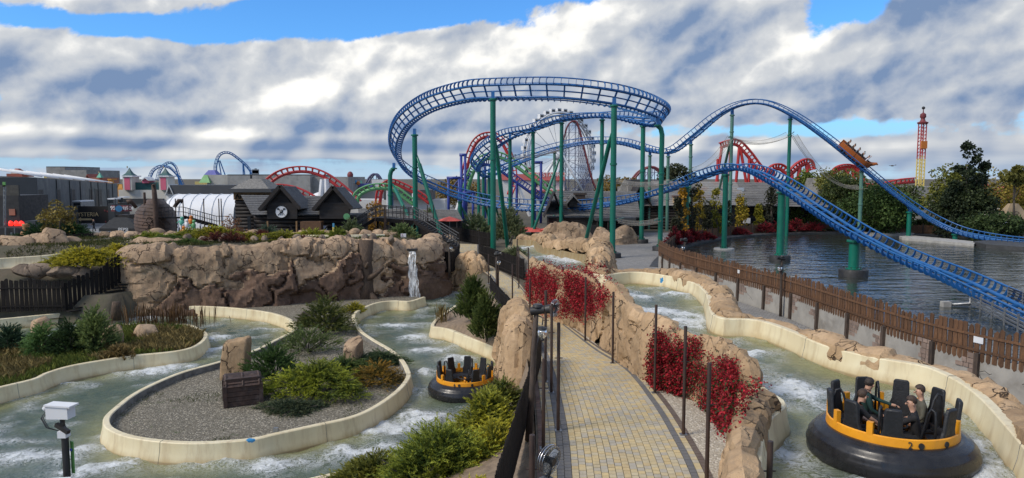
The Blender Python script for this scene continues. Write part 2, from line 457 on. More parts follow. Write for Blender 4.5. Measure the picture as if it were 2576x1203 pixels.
simple('sign_green', (0.14, 0.34, 0.09), (0.10, 0.28, 0.07), 0.5, 2.0)
simple('sign_blue', (0.08, 0.28, 0.45), (0.06, 0.22, 0.4), 0.5, 2.0)
simple('skin', (0.50, 0.29, 0.20), (0.44, 0.25, 0.17), 0.55, 6.0)
simple('hair_dark', (0.020, 0.013, 0.010), (0.035, 0.023, 0.016), 0.55, 30.0, bumpv=0.5)
simple('hair_brown', (0.060, 0.034, 0.020), (0.040, 0.023, 0.014), 0.55, 30.0, bumpv=0.5)
simple('cloth_green', (0.008, 0.040, 0.036), (0.006, 0.03, 0.028), 0.85, 8.0)
simple('cloth_black', (0.010, 0.010, 0.012), (0.016, 0.016, 0.018), 0.85, 8.0)
simple('cloth_olive', (0.10, 0.095, 0.07), (0.08, 0.075, 0.055), 0.85, 8.0)
simple('cloth_jeans', (0.10, 0.17, 0.30), (0.08, 0.13, 0.24), 0.85, 8.0)
simple('cloth_brown', (0.10, 0.055, 0.035), (0.07, 0.04, 0.03), 0.85, 8.0)
simple('cloth_white', (0.55, 0.58, 0.66), (0.5, 0.5, 0.6), 0.85, 8.0)
simple('cloth_pale_blue', (0.30, 0.50, 0.58), (0.25, 0.42, 0.5), 0.85, 8.0)
simple('statue_wood', (0.42, 0.22, 0.09), (0.32, 0.16, 0.06), 0.7, 3.0)
simple('statue_stone', (0.075, 0.072, 0.065), (0.05, 0.05, 0.045), 0.9, 3.0, bumpv=0.5)
simple('pavers_dark', (0.14, 0.14, 0.145), (0.10, 0.10, 0.105), 0.85, 5.0)
simple('path_joint', (0.15, 0.125, 0.09), (0.10, 0.085, 0.065), 0.95, 4.0)
simple('pavers_red', (0.145, 0.085, 0.07), (0.11, 0.065, 0.055), 0.85, 5.0)
simple('soil', (0.11, 0.085, 0.062), (0.07, 0.056, 0.042), 0.95, 1.2, bumpv=0.5, dirt=(0.045, 0.06, 0.028), dirt_amt=0.7)
simple('bed_dry', (0.27, 0.20, 0.135), (0.17, 0.125, 0.085), 0.95, 4.0, bumpv=0.8, dirt=(0.13, 0.10, 0.06))

# glass globe
m, n, p = newmat('clear_glass')
p.inputs['Transmission Weight'].default_value = 0.85; p.inputs['Roughness'].default_value = 0.08; p.inputs['Base Color'].default_value = (0.9, 0.92, 0.92, 1)

# gravel: several stone tones from cell noise, with patches of weeds
def gravel(name, tones, scale, weeds=0.0):
    m, n, p = newmat(name); v = worldco(n)
    vo = n.nodes.new('ShaderNodeTexVoronoi'); vo.inputs['Scale'].default_value = scale; n.links.new(v, vo.inputs['Vector'])
    wn = n.nodes.new('ShaderNodeSeparateColor'); n.links.new(vo.outputs['Color'], wn.inputs[0])
    r = X(n, wn.outputs[0])
    c = mixc(n, r.ramp(0.2, 0.6), tones[0], tones[1]); c = mixc(n, r.ramp(0.72, 0.95), c, tones[2])
    big = noise(n, v, 0.6, 6, 0.65)
    c = mixc(n, big.ramp(0.4, 0.7, 0, 0.5), c, tones[3])
    if weeds:
        w = noise(n, v, 1.1, 7, 0.7, 0.4); c = mixc(n, w.ramp(0.60, 0.70, 0, weeds), c, (0.05, 0.075, 0.02))
    n.links.new(c, p.inputs['Base Color']); p.inputs['Roughness'].default_value = 0.95
    d = X(n, vo.outputs['Distance']); bump(n, p, d * -1.0, 0.9, 0.03)
    return m


gravel('gravel_grey', ((0.20, 0.178, 0.135), (0.10, 0.09, 0.068), (0.42, 0.38, 0.30), (0.13, 0.115, 0.083)), 20, 0.85)
gravel('gravel_pale', ((0.50, 0.44, 0.34), (0.36, 0.31, 0.24), (0.66, 0.60, 0.50), (0.40, 0.34, 0.26)), 18, 0.0)

# grey block paving for the plaza
m, n, p = newmat('plaza_pavers'); v = worldco(n)
mp = n.nodes.new('ShaderNodeMapping'); mp.inputs['Rotation'].default_value = (0, 0, 0.5); n.links.new(v, mp.inputs[0])
br = n.nodes.new('ShaderNodeTexBrick'); n.links.new(mp.outputs[0], br.inputs['Vector']); br.inputs['Scale'].default_value = 1.0
br.inputs['Brick Width'].default_value = 0.40; br.inputs['Row Height'].default_value = 0.25; br.inputs['Mortar Size'].default_value = 0.018
br.inputs['Color1'].default_value = (0.30, 0.29, 0.275, 1); br.inputs['Color2'].default_value = (0.215, 0.21, 0.20, 1); br.inputs['Mortar'].default_value = (0.11, 0.105, 0.10, 1)
c = mixc(n, noise(n, v, 0.35, 6, 0.65).ramp(0.35, 0.7, 0, 0.5), br.outputs[0], (0.16, 0.155, 0.15))
n.links.new(c, p.inputs['Base Color']); p.inputs['Roughness'].default_value = 0.85
bump(n, p, br.outputs[1], -0.4, 0.02)

# path blocks, coloured by a per-block attribute
m, n, p = newmat('path_blocks')
at = n.nodes.new('ShaderNodeAttribute'); at.attribute_name = 'col'
c = mixc(n, noise(n, worldco(n), 7, 5, 0.65).ramp(0.3, 0.75, 0, 0.35), at.outputs[0], (0.24, 0.21, 0.155))
c = mixc(n, noise(n, worldco(n), 0.5, 5, 0.6).ramp(0.45, 0.75, 0, 0.3), c, (0.27, 0.26, 0.235))
n.links.new(c, p.inputs['Base Color']); p.inputs['Roughness'].default_value = 0.85

# sculpted rock: warm tan render with darker washes and hairline cracks
def rockmat(name, cs, crack=0.8, sc=1.0):
    m, n, p = newmat(name); v = worldco(n)
    a = noise(n, v, 0.55 * sc, 7, 0.6, 0.4); b = noise(n, v, 2.6 * sc, 7, 0.65, 0.3)
    mp = n.nodes.new('ShaderNodeMapping'); mp.inputs['Scale'].default_value = (2.2, 2.2, 0.5); n.links.new(v, mp.inputs[0])
    st = noise(n, mp.outputs[0], 1.4 * sc, 6, 0.65, 0.3)
    c = mixc(n, a.ramp(0.34, 0.62), cs[0], cs[1]); c = mixc(n, b.ramp(0.42, 0.72, 0, 0.65), c, cs[2])
    c = mixc(n, st.ramp(0.52, 0.75, 0, 0.55), c, cs[3])
    oi = n.nodes.new('ShaderNodeObjectInfo'); hs = n.nodes.new('ShaderNodeHueSaturation'); n.links.new(c, hs.inputs['Color'])
    n.links.new((X(n, oi.outputs['Random']) * 0.4 + 0.82).s, hs.inputs['Value']); c = hs.outputs[0]
    vw = n.nodes.new('ShaderNodeVectorMath'); vw.operation = 'ADD'; n.links.new(v, vw.inputs[0])
    nn = n.nodes.new('ShaderNodeTexNoise'); nn.inputs['Scale'].default_value = 1.3 * sc; nn.inputs['Detail'].default_value = 4; n.links.new(v, nn.inputs[0])
    n.links.new(nn.outputs[1], vw.inputs[1])
    vo = n.nodes.new('ShaderNodeTexVoronoi'); vo.feature = 'DISTANCE_TO_EDGE'; vo.inputs['Scale'].default_value = 0.8 * sc; n.links.new(vw.outputs[0], vo.inputs['Vector'])
    ck = X(n, vo.outputs[0]).ramp(0.006, 0.03, 1, 0)
    cm = (ck * noise(n, v, 0.9, 3).ramp(0.42, 0.6)) * crack
    c = mixc(n, cm, c, (0.045, 0.030, 0.022))
    pt = noise(n, v, 22 * sc, 3, 0.7); c = mixc(n, pt.ramp(0.55, 0.75, 0, 0.35), c, tuple(q * 0.55 for q in cs[1]))
    n.links.new(c, p.inputs['Base Color']); p.inputs['Roughness'].default_value = 0.92; p.inputs['Specular IOR Level'].default_value = 0.25
    bump(n, p, b * 0.6 + pt * 0.25 - cm * 0.9 + st * 0.5, 0.85, 0.10)
    return m


rockmat('rock_tan', ((0.48, 0.345, 0.225), (0.36, 0.25, 0.16), (0.20, 0.14, 0.095), (0.19, 0.155, 0.12)), 0.95, 1.25)
rockmat('rock_warm', ((0.50, 0.35, 0.21), (0.40, 0.27, 0.155), (0.28, 0.19, 0.115), (0.24, 0.18, 0.125)), 0.95, 1.3)
rockmat('rock_grey', ((0.26, 0.20, 0.15), (0.20, 0.15, 0.11), (0.13, 0.10, 0.08), (0.12, 0.10, 0.085)))
rockmat('rock_rubble', ((0.185, 0.12, 0.085), (0.135, 0.085, 0.06), (0.09, 0.06, 0.045), (0.23, 0.16, 0.11)), 0.3, 2.2)

# cream flume wall with tide marks and run-off streaks
def flume(name, zw, side=1):
    m, n, p = newmat(name); v = worldco(n)
    s3 = n.nodes.new('ShaderNodeSeparateXYZ'); n.links.new(v, s3.inputs[0]); z = X(n, s3.outputs[2])
    mp = n.nodes.new('ShaderNodeMapping'); mp.inputs['Scale'].default_value = (1, 1, 0.12); n.links.new(v, mp.inputs[0])
    st = noise(n, mp.outputs[0], 3.0, 6, 0.65); big = noise(n, v, 0.8, 6, 0.6, 0.3)
    c = mixc(n, big.ramp(0.3, 0.7), (0.76, 0.68, 0.47), (0.68, 0.58, 0.37))
    c = mixc(n, st.ramp(0.46, 0.72, 0, 0.65), c, (0.48, 0.37, 0.22))
    lo = (z + big * 0.25).ramp(zw + 0.02, zw + 0.42, 1, 0) * st.ramp(0.25, 0.6, 0.35, 1.0)
    c = mixc(n, lo * 0.9, c, (0.40, 0.28, 0.12))
    tl = (z + st * 0.08).ramp(zw + 0.03, zw + 0.10, 1, 0)
    c = mixc(n, tl * 0.6, c, (0.16, 0.11, 0.05))
    vo = n.nodes.new('ShaderNodeTexVoronoi'); vo.inputs['Scale'].default_value = 0.33; n.links.new(v, vo.inputs['Vector'])
    bl = X(n, vo.outputs['Distance']) + (noise(n, v, 7, 4) - 0.5) * 0.10
    c = mixc(n, bl.ramp(0.045, 0.05, 1, 0, False), c, (0.03, 0.22, 0.45))
    n.links.new(c, p.inputs['Base Color']); p.inputs['Roughness'].default_value = 0.5
    bump(n, p, big * 0.5 + st * 0.5, 0.25, 0.04)
    return m


flume('flume_low', -1.9); flume('flume_high', 2.1); flume('flume_top', 1.5)
simple('flume_back', (0.27, 0.26, 0.24), (0.12, 0.115, 0.105), 0.9, 2.0, dirt=(0.045, 0.05, 0.035), dirt_amt=0.9, bumpv=0.4)

# lake wall: render, cracked away in places
simple('lake_render', (0.36, 0.345, 0.315), (0.27, 0.26, 0.24), 0.9, 1.3, bumpv=0.5, dirt=(0.17, 0.155, 0.135), dirt_amt=0.75)
simple('lake_stone', (0.27, 0.20, 0.165), (0.20, 0.15, 0.125), 0.9, 4.0, bumpv=0.6, vary=0.2)
simple('crack_dark', (0.05, 0.045, 0.04), (0.035, 0.03, 0.027), 0.95, 4.0)

# shingles
def shingle(name, a, b, cmo, tint=None):
    m, n, p = newmat(name); v = worldco(n)
    f = noise(n, v, 5.0, 4, 0.75); g = noise(n, v, 0.5, 6, 0.65); h = noise(n, v, 14, 2, 0.6)
    c = mixc(n, f.ramp(0.35, 0.65), a, b); c = mixc(n, g.ramp(0.48, 0.7, 0, 0.75), c, cmo); c = mixc(n, h.ramp(0.5, 0.7, 0, 0.5), c, tuple(q * 0.4 for q in b))
    if tint: c = mixc(n, noise(n, v, 2.2, 3, 0.7).ramp(0.55, 0.68, 0, 0.55), c, tint); 
    n.links.new(c, p.inputs['Base Color']); p.inputs['Roughness'].default_value = 0.9; bump(n, p, f + h * 0.5, 0.6, 0.06)
    return m


shingle('shingle_grey', (0.15, 0.15, 0.15), (0.085, 0.085, 0.088), (0.07, 0.068, 0.066))
shingle('shingle_weathered', (0.20, 0.195, 0.185), (0.12, 0.115, 0.11), (0.085, 0.078, 0.068))
shingle('shingle_multi', (0.30, 0.29, 0.27), (0.22, 0.21, 0.20), (0.26, 0.17, 0.13), (0.16, 0.24, 0.33))
shingle('stone_roof', (0.26, 0.25, 0.23), (0.16, 0.155, 0.145), (0.11, 0.105, 0.10))

# foliage: vertex colour times a little noise, some light through the leaf
def foliage(name, tr=0.25):
    m, n, p = newmat(name)
    at = n.nodes.new('ShaderNodeAttribute'); at.attribute_name = 'col'
    n.links.new(at.outputs[0], p.inputs['Base Color']); p.inputs['Roughness'].default_value = 0.65; p.inputs['Specular IOR Level'].default_value = 0.25
    tl = n.nodes.new('ShaderNodeBsdfTranslucent'); n.links.new(at.outputs[0], tl.inputs[0])
    mx = n.nodes.new('ShaderNodeMixShader'); mx.inputs[0].default_value = tr
    n.links.new(p.outputs[0], mx.inputs[1]); n.links.new(tl.outputs[0], mx.inputs[2])
    n.links.new(mx.outputs[0], n.nodes['Material Output'].inputs[0])
    return m


foliage('leaf')

# running water: murky green, foam where the mesh says so
def rapids(name):
    m, n, p = newmat(name); v = worldco(n)
    at = n.nodes.new('ShaderNodeAttribute'); at.attribute_name = 'foam'; fo = X(n, at.outputs['Fac'])
    sh = n.nodes.new('ShaderNodeAttribute'); sh.attribute_name = 'shallow'; sf = X(n, sh.outputs['Fac'])
    n1 = noise(n, v, 3.2, 8, 0.68, 0.8); n2 = noise(n, v, 11, 5, 0.7, 0.5); n3 = noise(n, v, 0.7, 4, 0.6, 0.5)
    c = mixc(n, n3.ramp(0.35, 0.65), (0.052, 0.088, 0.066), (0.092, 0.122, 0.080))
    c = mixc(n, sf * 0.9, c, (0.32, 0.31, 0.13))
    mq = n.nodes.new('ShaderNodeMapping'); mq.inputs['Scale'].default_value = (1, 1, 0.2); n.links.new(v, mq.inputs[0])
    n4 = noise(n, mq.outputs[0], 1.7, 10, 0.74, 1.6)
    fm = (fo * 0.90 + (n4 - 0.5) * 2.2 + (n2 - 0.5) * 0.9).ramp(0.49, 0.84)
    fil = (1.0 - (noise(n, mq.outputs[0], 3.4, 7, 0.65, 1.8) * 2.0 - 1.0).f('ABSOLUTE') * 5.0).f('MAXIMUM', 0.0)
    thin = (fil * (fo * 1.0)).f('MINIMUM', 0.55)
    fm = (fm * (0.68 + fil * 0.32)).f('MAXIMUM', thin)
    c = mixc(n, fm, c, (0.78, 0.81, 0.82))
    n.links.new(c, p.inputs['Base Color'])
    n.links.new((fm * 0.5 + 0.09).s, p.inputs['Roughness']); p.inputs['Specular IOR Level'].default_value = 0.5
    bump(n, p, n1 * 0.6 + n2 * 0.3 + fm * 0.3, 0.8, 0.14)
    return m


rapids('rapids')
m, n, p = newmat('lake_water'); v = worldco(n)
mp = n.nodes.new('ShaderNodeMapping'); mp.inputs['Scale'].default_value = (0.55, 1.25, 1); n.links.new(v, mp.inputs[0])
w1 = noise(n, mp.outputs[0], 0.62, 4, 0.6, 0.3); w2 = noise(n, mp.outputs[0], 0.16, 3, 0.5)
p.inputs['Base Color'].default_value = (0.028, 0.033, 0.028, 1); p.inputs['Roughness'].default_value = 0.03; p.inputs['IOR'].default_value = 1.8
bump(n, p, w1 * 0.9 + w2 * 0.8, 0.6, 0.30)
m, n, p = newmat('falling_water'); v = worldco(n)
mp = n.nodes.new('ShaderNodeMapping'); mp.inputs['Scale'].default_value = (5, 5, 0.7); n.links.new(v, mp.inputs[0])
f = noise(n, mp.outputs[0], 1.6, 6, 0.65)
p.inputs['Base Color'].default_value = (0.75, 0.78, 0.8, 1); p.inputs['Roughness'].default_value = 0.25
n.links.new(f.ramp(0.38, 0.62, 0.12, 0.85).s, p.inputs['Alpha'])
# netting: mostly see-through
m, n, p = newmat('netting'); p.inputs['Base Color'].default_value = (0.33, 0.31, 0.28, 1); p.inputs['Roughness'].default_value = 0.9
f = noise(n, worldco(n), 3.0, 3); n.links.new(f.ramp(0.3, 0.7, 0.20, 0.36).s, p.inputs['Alpha'])
m, n, p = newmat('spray'); p.inputs['Base Color'].default_value = (0.8, 0.82, 0.84, 1)
# red lamp faces of the show board
m, n, p = newmat('red_led'); p.inputs['Base Color'].default_value = (0.8, 0.03, 0.02, 1)
p.inputs['Emission Color'].default_value = (1, 0.03, 0.02, 1); p.inputs['Emission Strength'].default_value = 1.1
MT = MATS
# ------------------------------------------------------------------ levels
ZL, ZH = -1.9, 2.1            # lower and upper flume water
def path_z(y): return max(0.0, min(1.75, 1.2 - 0.045 * (y - 18.8)))


def GP(u, v, dz=0.0):
    z = 0.6
    for _ in range(12):
        p = G(u, v, z); z = path_z(p.y) + dz
    return G(u, v, z)


PAIRS = [((1412, 1400), (1822, 1400)), ((1402, 1203), (1759, 1203)), ((1398, 1100), (1708, 1100)), ((1386, 1010), (1652, 1010)), ((1372, 935), (1584, 930)), ((1358, 880), (1503, 880)),
         ((1335, 830), (1440, 833)), ((1305, 793), (1384, 790)), ((1280, 765), (1344, 761)), ((1257, 735), (1315, 728)), ((1243, 707), (1297, 707)),
         ((1232, 692), (1270, 690)), ((1205, 674), (1242, 675)), ((1168, 652), (1216, 656)), ((1152, 634), (1204, 637)), ((1149, 612), (1203, 614))]
PLW = cat_rom([GP(*a) for a, b in PAIRS], 10); PRW = cat_rom([GP(*b) for a, b in PAIRS], 10)
_ply = np.array([p.y for p in PLW]); _plx = np.array([p.x for p in PLW]); _o = np.argsort(_ply); _ply = _ply[_o]; _plx = _plx[_o]


def xl(y): return np.interp(y, _ply, _plx)
def sst(t): t = np.clip(t, 0, 1); return t * t * (3 - 2 * t)


def inside(px, py, poly):
    r = np.zeros(len(px), bool); n = len(poly); j = n - 1
    for i in range(n):
        xi, yi = poly[i]; xj, yj = poly[j]
        with np.errstate(divide='ignore', invalid='ignore'):
            c = ((yi > py) != (yj > py)) & (px < (xj - xi) * (py - yi) / (yj - yi + 1e-12) + xi)
        r ^= c; j = i
    return r


FENCE = [(13.0, 62.5), (13.05, 55), (14.5, 47), (15.8, 40.8), (16.3, 34.3), (16.6, 30), (17.1, 27.3), (18.0, 24.8), (20.2, 20.5), (24, 15)]
SHORE = [(13.3, 63.5), (15.2, 70), (G(1710, 622, -.1).x, G(1710, 622, -.1).y)] + [tuple(G(u, v, -.1).xy) for u, v in ((1755, 610), (1811, 600), (1878, 593), (1956, 588.5), (2078, 585.5), (2200, 588), (2330, 592), (2450, 595), (2576, 596), (2800, 600))]
LAKE = [(x + 0.25, y) for x, y in FENCE] + [(60, 10), (120, 60)] + [(x, y - .2) for x, y in SHORE[::-1]]


def gz(x, y):
    """ground level"""
    x = np.asarray(x, float); y = np.asarray(y, float)
    L = xl(y) - 0.75
    pz = np.clip(1.2 - 0.045 * (y - 18.8), 0, 1.75)
    near = pz * sst((x - L) / 0.5) * (1 - sst((x - 7.0) / 5.0)) * (y < 46) - 0.08
    yb = np.where(x < -27, 47.5, np.where(x < -7.2, 49.5 + (x + 27) * 0.40, 66.0))
    basin = (1 - sst((x - L + 0.5) / 0.5)) * (1 - sst((y - yb) / 0.8))
    k27 = np.clip((x + 29.0) / 2.2, 0, 1)
    yf = (1 - k27) * 49.5 + k27 * (52.0 + (x + 27) * 0.40)
    wid = 4.5 - 3.7 * k27
    plat = sst((y - yf) / wid) * (1 - sst((y - 62.5) / 2.5)) * (1 - sst((x + 8.6) / 1.2))
    r = near * (1 - basin) + basin * -2.35 + plat * 2.95
    return np.where(inside(x, y, LAKE), -1.6, r)


xs = np.concatenate([[-4000, -1500, -500, -200, -120], np.arange(-75, -34, 2.0), np.arange(-34, 14, 0.5), np.arange(14, 76, 1.0), [80, 120, 200, 500, 1500, 4000]])
ys = np.concatenate([[-300, -60, -20, -5], np.arange(0, 8, 2.0), np.arange(8, 72, 0.5), np.arange(72, 130, 1.0), [150, 200, 300, 500, 900, 1800, 5000]])
XX, YY = np.meshgrid(xs, ys); ZZ = gz(XX.ravel(), YY.ravel())
nx, ny = len(xs), len(ys); ii = np.arange(nx * ny).reshape(ny, nx)
Q = np.stack([ii[:-1, :-1], ii[:-1, 1:], ii[1:, 1:], ii[1:, :-1]], -1).reshape(-1, 4)
m, n, p = newmat('ground_mix'); v = worldco(n)
c = mixc(n, noise(n, v, 0.5, 6, 0.65).ramp(0.35, 0.65), (0.115, 0.095, 0.068), (0.075, 0.07, 0.045))
n.links.new(c, p.inputs['Base Color']); p.inputs['Roughness'].default_value = 0.95; bump(n, p, noise(n, v, 6, 5), 0.5, 0.05)
# cut the pond out of the sheet
cx = XX[:-1, :-1].ravel() * 0.5 + XX[1:, 1:].ravel() * 0.5; cy = YY[:-1, :-1].ravel() * 0.5 + YY[1:, 1:].ravel() * 0.5
bigmesh('ground', np.c_[XX.ravel(), YY.ravel(), ZZ], Q, MT['ground_mix'], smooth=True)['kind'] = 'structure'


def slab(name, pts, z0, z1, mat, kind='structure', parent=None):
    o = MB().prism([(p[0], p[1]) for p in pts], z0, z1).build(name, mat, parent)
    if kind: o['kind'] = kind
    return o


# ------------------------------------------------------------------ flume rims
def rim_wall(name, P, side, label, mats, w=0.24, h=1.0, closed=False, flare=0.22, parent=None):
    P = [Vector(p) for p in P]; N = len(P); vs = []; fs = []; mi = []
    prof = [(w, -h), (w, -0.03), (w - 0.03, 0), (0.03, 0), (0, -0.03), (-0.03, -0.3), (-0.10, -0.6), (-flare, -h)]
    K = len(prof)
    for i in range(N):
        a = P[(i - 1) % N] if closed or i else P[0]; b = P[(i + 1) % N] if closed or i < N - 1 else P[-1]
        t = (b - a); t.z = 0; t.normalize(); o = Vector((-t.y, t.x, 0)) * side
        for q, z in prof: vs.append(P[i] + o * q + Vector((0, 0, z)))
    for i in range(N if closed else N - 1):
        j = (i + 1) % N
        for k in range(K - 1):
            f = (i * K + k, j * K + k, j * K + k + 1, i * K + k + 1)
            fs.append(f if side < 0 else f[::-1]); mi.append(1 if k < 1 else 0)
    if not closed:
        fs.append(tuple(range(K))); fs.append(tuple((N - 1) * K + k for k in range(K))[::-1]); mi += [0, 0]
    o = mk(name, vs, fs, mats, parent, 35, mi)
    if label: tag(o, label, 'wall')
    for i in range(9, N - 4, 17):
        MB().tube([Vector(vs[i * K + k]) + Vector((0, 0, .004)) for k in range(1, K)], .009, 4).build('joint_seam', MT['flume_back'], o)
    return o


LOWM = [MT['flume_low'], MT['flume_back']]; HIM = [MT['flume_high'], MT['flume_back']]
ZR = -1.2
def gl(lst, z): return [G(u, v, z) for u, v in lst]


pen_px = [(1070, 747), (1033, 758), (990, 757), (954, 761), (923, 772), (901, 784), (894, 796), (898, 811), (914, 833), (944, 854), (987, 879), (1015, 903), (1030, 928), (1033, 949), (1006, 983), (950, 1023), (889, 1050), (791, 1072), (690, 1094),
          (644, 1105), (575, 1112), (484, 1116), (394, 1111), (318, 1099), (278, 1084), (260, 1069), (262, 1047), (291, 1020), (327, 993), (378, 966), (454, 935), (551, 908), (638, 880), (684, 857), (727, 836), (739, 824), (733, 811), (714, 799), (675, 787), (613, 778), (537, 772), (420, 769), (307, 773), (215, 782), (123, 791), (0, 803), (-160, 818)]
pen = resample(cat_rom(gl(pen_px, ZR), 8), 0.35)
rim_wall('flume_wall', pen, -1, 'low cream flume wall winding round the gravel island from the rock wall', LOWM)
# land inside it
i0 = pen
back = [Vector((-8.3, 56.8, 0)), ][::-1]
land = [(p.x, p.y) for p in pen]
wallfoot = [(-45, 47.6), (-30, 48.6), (-27.4, 49.6), (-8.0, 57.4)]
def offset_in(P, side, d):
    out = []
    for i in range(len(P)):
        t = P[min(i + 1, len(P) - 1)] - P[max(0, i - 1)]; t.z = 0; t.normalize()
        out.append(P[i] + Vector((-t.y, t.x, 0)) * side * d)
    return out
pin = offset_in(pen, -1, 0.12)
slab('gravel_island', [(p.x, p.y) for p in pin] + wallfoot, -2.2, -1.5, MT['gravel_grey'])

isl_px = [(-160, 1015), (0, 975), (91, 953), (123, 938), (184, 920), (276, 904), (337, 895), (429, 886), (478, 877), (505, 865), (521, 850), (522, 838), (506, 828), (470, 815), (380, 812), (280, 818), (200, 830), (100, 850), (0, 865), (-160, 885)]
isl = resample(cat_rom(gl(isl_px, ZR), 8), 0.35)
rim_wall('flume_wall', isl, 1, 'cream flume wall round the grassy island with reeds', LOWM)
pin = offset_in(isl, 1, 0.12)
slab('reed_island', [(p.x, p.y) for p in pin], -2.2, -1.42, MT['soil'])

ban_px = [(1138, 772), (1101, 797), (1087, 811), (1084, 821), (1101, 824), (1125, 828), (1157, 841), (1199, 857), (1230, 869), (1255, 882), (1274, 902), (1283, 935), (1276, 985), (1230, 1050), (1150, 1095), (1040, 1135), (910, 1172), (820, 1192), (700, 1222), (500, 1290), (200, 1400)]
ban = resample(cat_rom(gl(ban_px, ZR), 8), 0.35)
rim_wall('flume_wall', ban, 1, 'cream flume wall below the twin conifers beside the path', LOWM)
far_px = [(1055, 697), (1073, 693), (1105, 696), (1140, 702), (1160, 712), (1165, 735), (1150, 760), (1138, 772)]
far = resample(cat_rom([Vector((-8.6, 66.8, ZR)), Vector((-6.5, 66.4, ZR)), Vector((-4.6, 65.0, ZR)), Vector((-3.6, 61, ZR)), Vector((-3.5, 56, ZR)), G(1138, 772, ZR)], 8), 0.35)
rim_wall('flume_wall', far, 1, 'cream flume wall under the tan rocks past the waterfall', LOWM)
# bank between that wall and the path fence
def loft(name, A, B, n, mat, sag=0.0, rough=0.05):
    A = resample(A, 0.01 + sum((b - a).length for a, b in zip(A, A[1:])) / n); B = resample(B, 0.01 + sum((b - a).length for a, b in zip(B, B[1:])) / n)
    k = min(len(A), len(B)); V = []
    M_ = 10
    for i in range(k):
        for j in range(M_):
            t = j / (M_ - 1); q = A[i].lerp(B[i], t); q.z += -sag * math.sin(math.pi * t) + (RND.random() - 0.5) * rough * (0 < j < M_ - 1); V.append(q)
    F_ = [(i * M_ + j, (i + 1) * M_ + j, (i + 1) * M_ + j + 1, i * M_ + j + 1) for i in range(k - 1) for j in range(M_ - 1)]
    o = mk(name, V, F_, mat, None, True); o['kind'] = 'structure'; return o


banO = offset_in(ban, 1, 0.12)
banO = [Vector((p.x, p.y, ZR - 0.12)) for p in banO if p.y > 12]
fl = []
for p in banO:
    y = min(max((p.y - 22.7) * 0.85 + 14.0 if p.y < 32 else p.y * 0.92 + 1.5, 9.5), 52); fl.append(Vector((float(xl(y)) - 0.55, y, path_z(y) - 0.10)))
loft('planting_bank', banO, fl, 60, MT['bed_dry'], 0.1)

# upper flume
rr_px = [(1290, 603, 1.6), (1338, 605, 1.6), (1355, 615, 1.6), (1368, 622, 1.6), (1397, 627, 1.6), (1436, 636, 1.6), (1466, 640, 1.65), (1488, 646, 1.75), (1488, 658, 2.0), (1477, 671, 2.35), (1478, 684, 2.65), (1519, 692, 2.75), (1560, 687, 2.75), (1610, 685, 2.75), (1685, 695, 2.75), (1742, 711, 2.75), (1768, 729, 2.75), (1779, 748, 2.75), (1783, 771, 2.75), (1791, 790, 2.75), (1821, 802, 2.75),
         (1874, 803, 2.75), (1922, 810, 2.75), (1987, 833, 2.75), (2062, 865, 2.75), (2137, 886, 2.75), (2212, 902, 2.75), (2314, 919, 2.75), (2365, 937, 2.75), (2415, 963, 2.75), (2464, 1000, 2.75), (2514, 1054, 2.75), (2576, 1128, 2.75), (2630, 1210, 2.75), (2660, 1300, 2.75), (2600, 1420, 2.75)]
lr_px = [(1285, 618, 1.6), (1306, 630, 1.6), (1333, 651, 1.6), (1352, 664, 2.0), (1374, 678, 2.5), (1425, 695, 2.75), (1480, 712, 2.75), (1530, 740, 2.75), (1574, 773, 2.75), (1612, 798, 2.75), (1660, 826, 2.75), (1740, 856, 2.75), (1810, 878, 2.75), (1850, 900, 2.75), (1890, 935, 2.75), (1933, 980, 2.75), (1972, 1004, 2.75), (1976, 1022, 2.75), (1945, 1050, 2.75), (1925, 1088, 2.75), (1917, 1144, 2.75), (1921, 1202, 2.75), (1938, 1290, 2.75), (1985, 1420, 2.75)]
RR = resample(cat_rom([G(*q) for q in rr_px], 8), 0.3); LR = resample(cat_rom([G(*q) for q in lr_px], 8), 0.3)
rim_wall('flume_wall', RR, 1, 'tall cream flume wall carrying the boulder edging along the lake side', HIM, h=1.15)
rim_wall('flume_wall', LR, -1, 'cream flume wall on top of the rock face beside the path', HIM, w=0.30, h=1.15)
chan = [(p.x, p.y) for p in LR] + [(p.x, p.y) for p in RR[::-1]]
slab('flume_bed', [(p.x - 0.0, p.y) for p in LR] + [(p.x, p.y) for p in RR[::-1]], -0.05, 0.45, MT['flume_back'])


def mindist(px, py, P):
    A = np.array([(p.x, p.y) for p in P]); out = np.full(len(px), 1e9)
    for k in range(0, len(px), 20000):
        s = slice(k, k + 20000); d = (px[s, None] - A[None, :, 0]) ** 2 + (py[s, None] - A[None, :, 1]) ** 2; out[s] = np.sqrt(d.min(1))
    return out


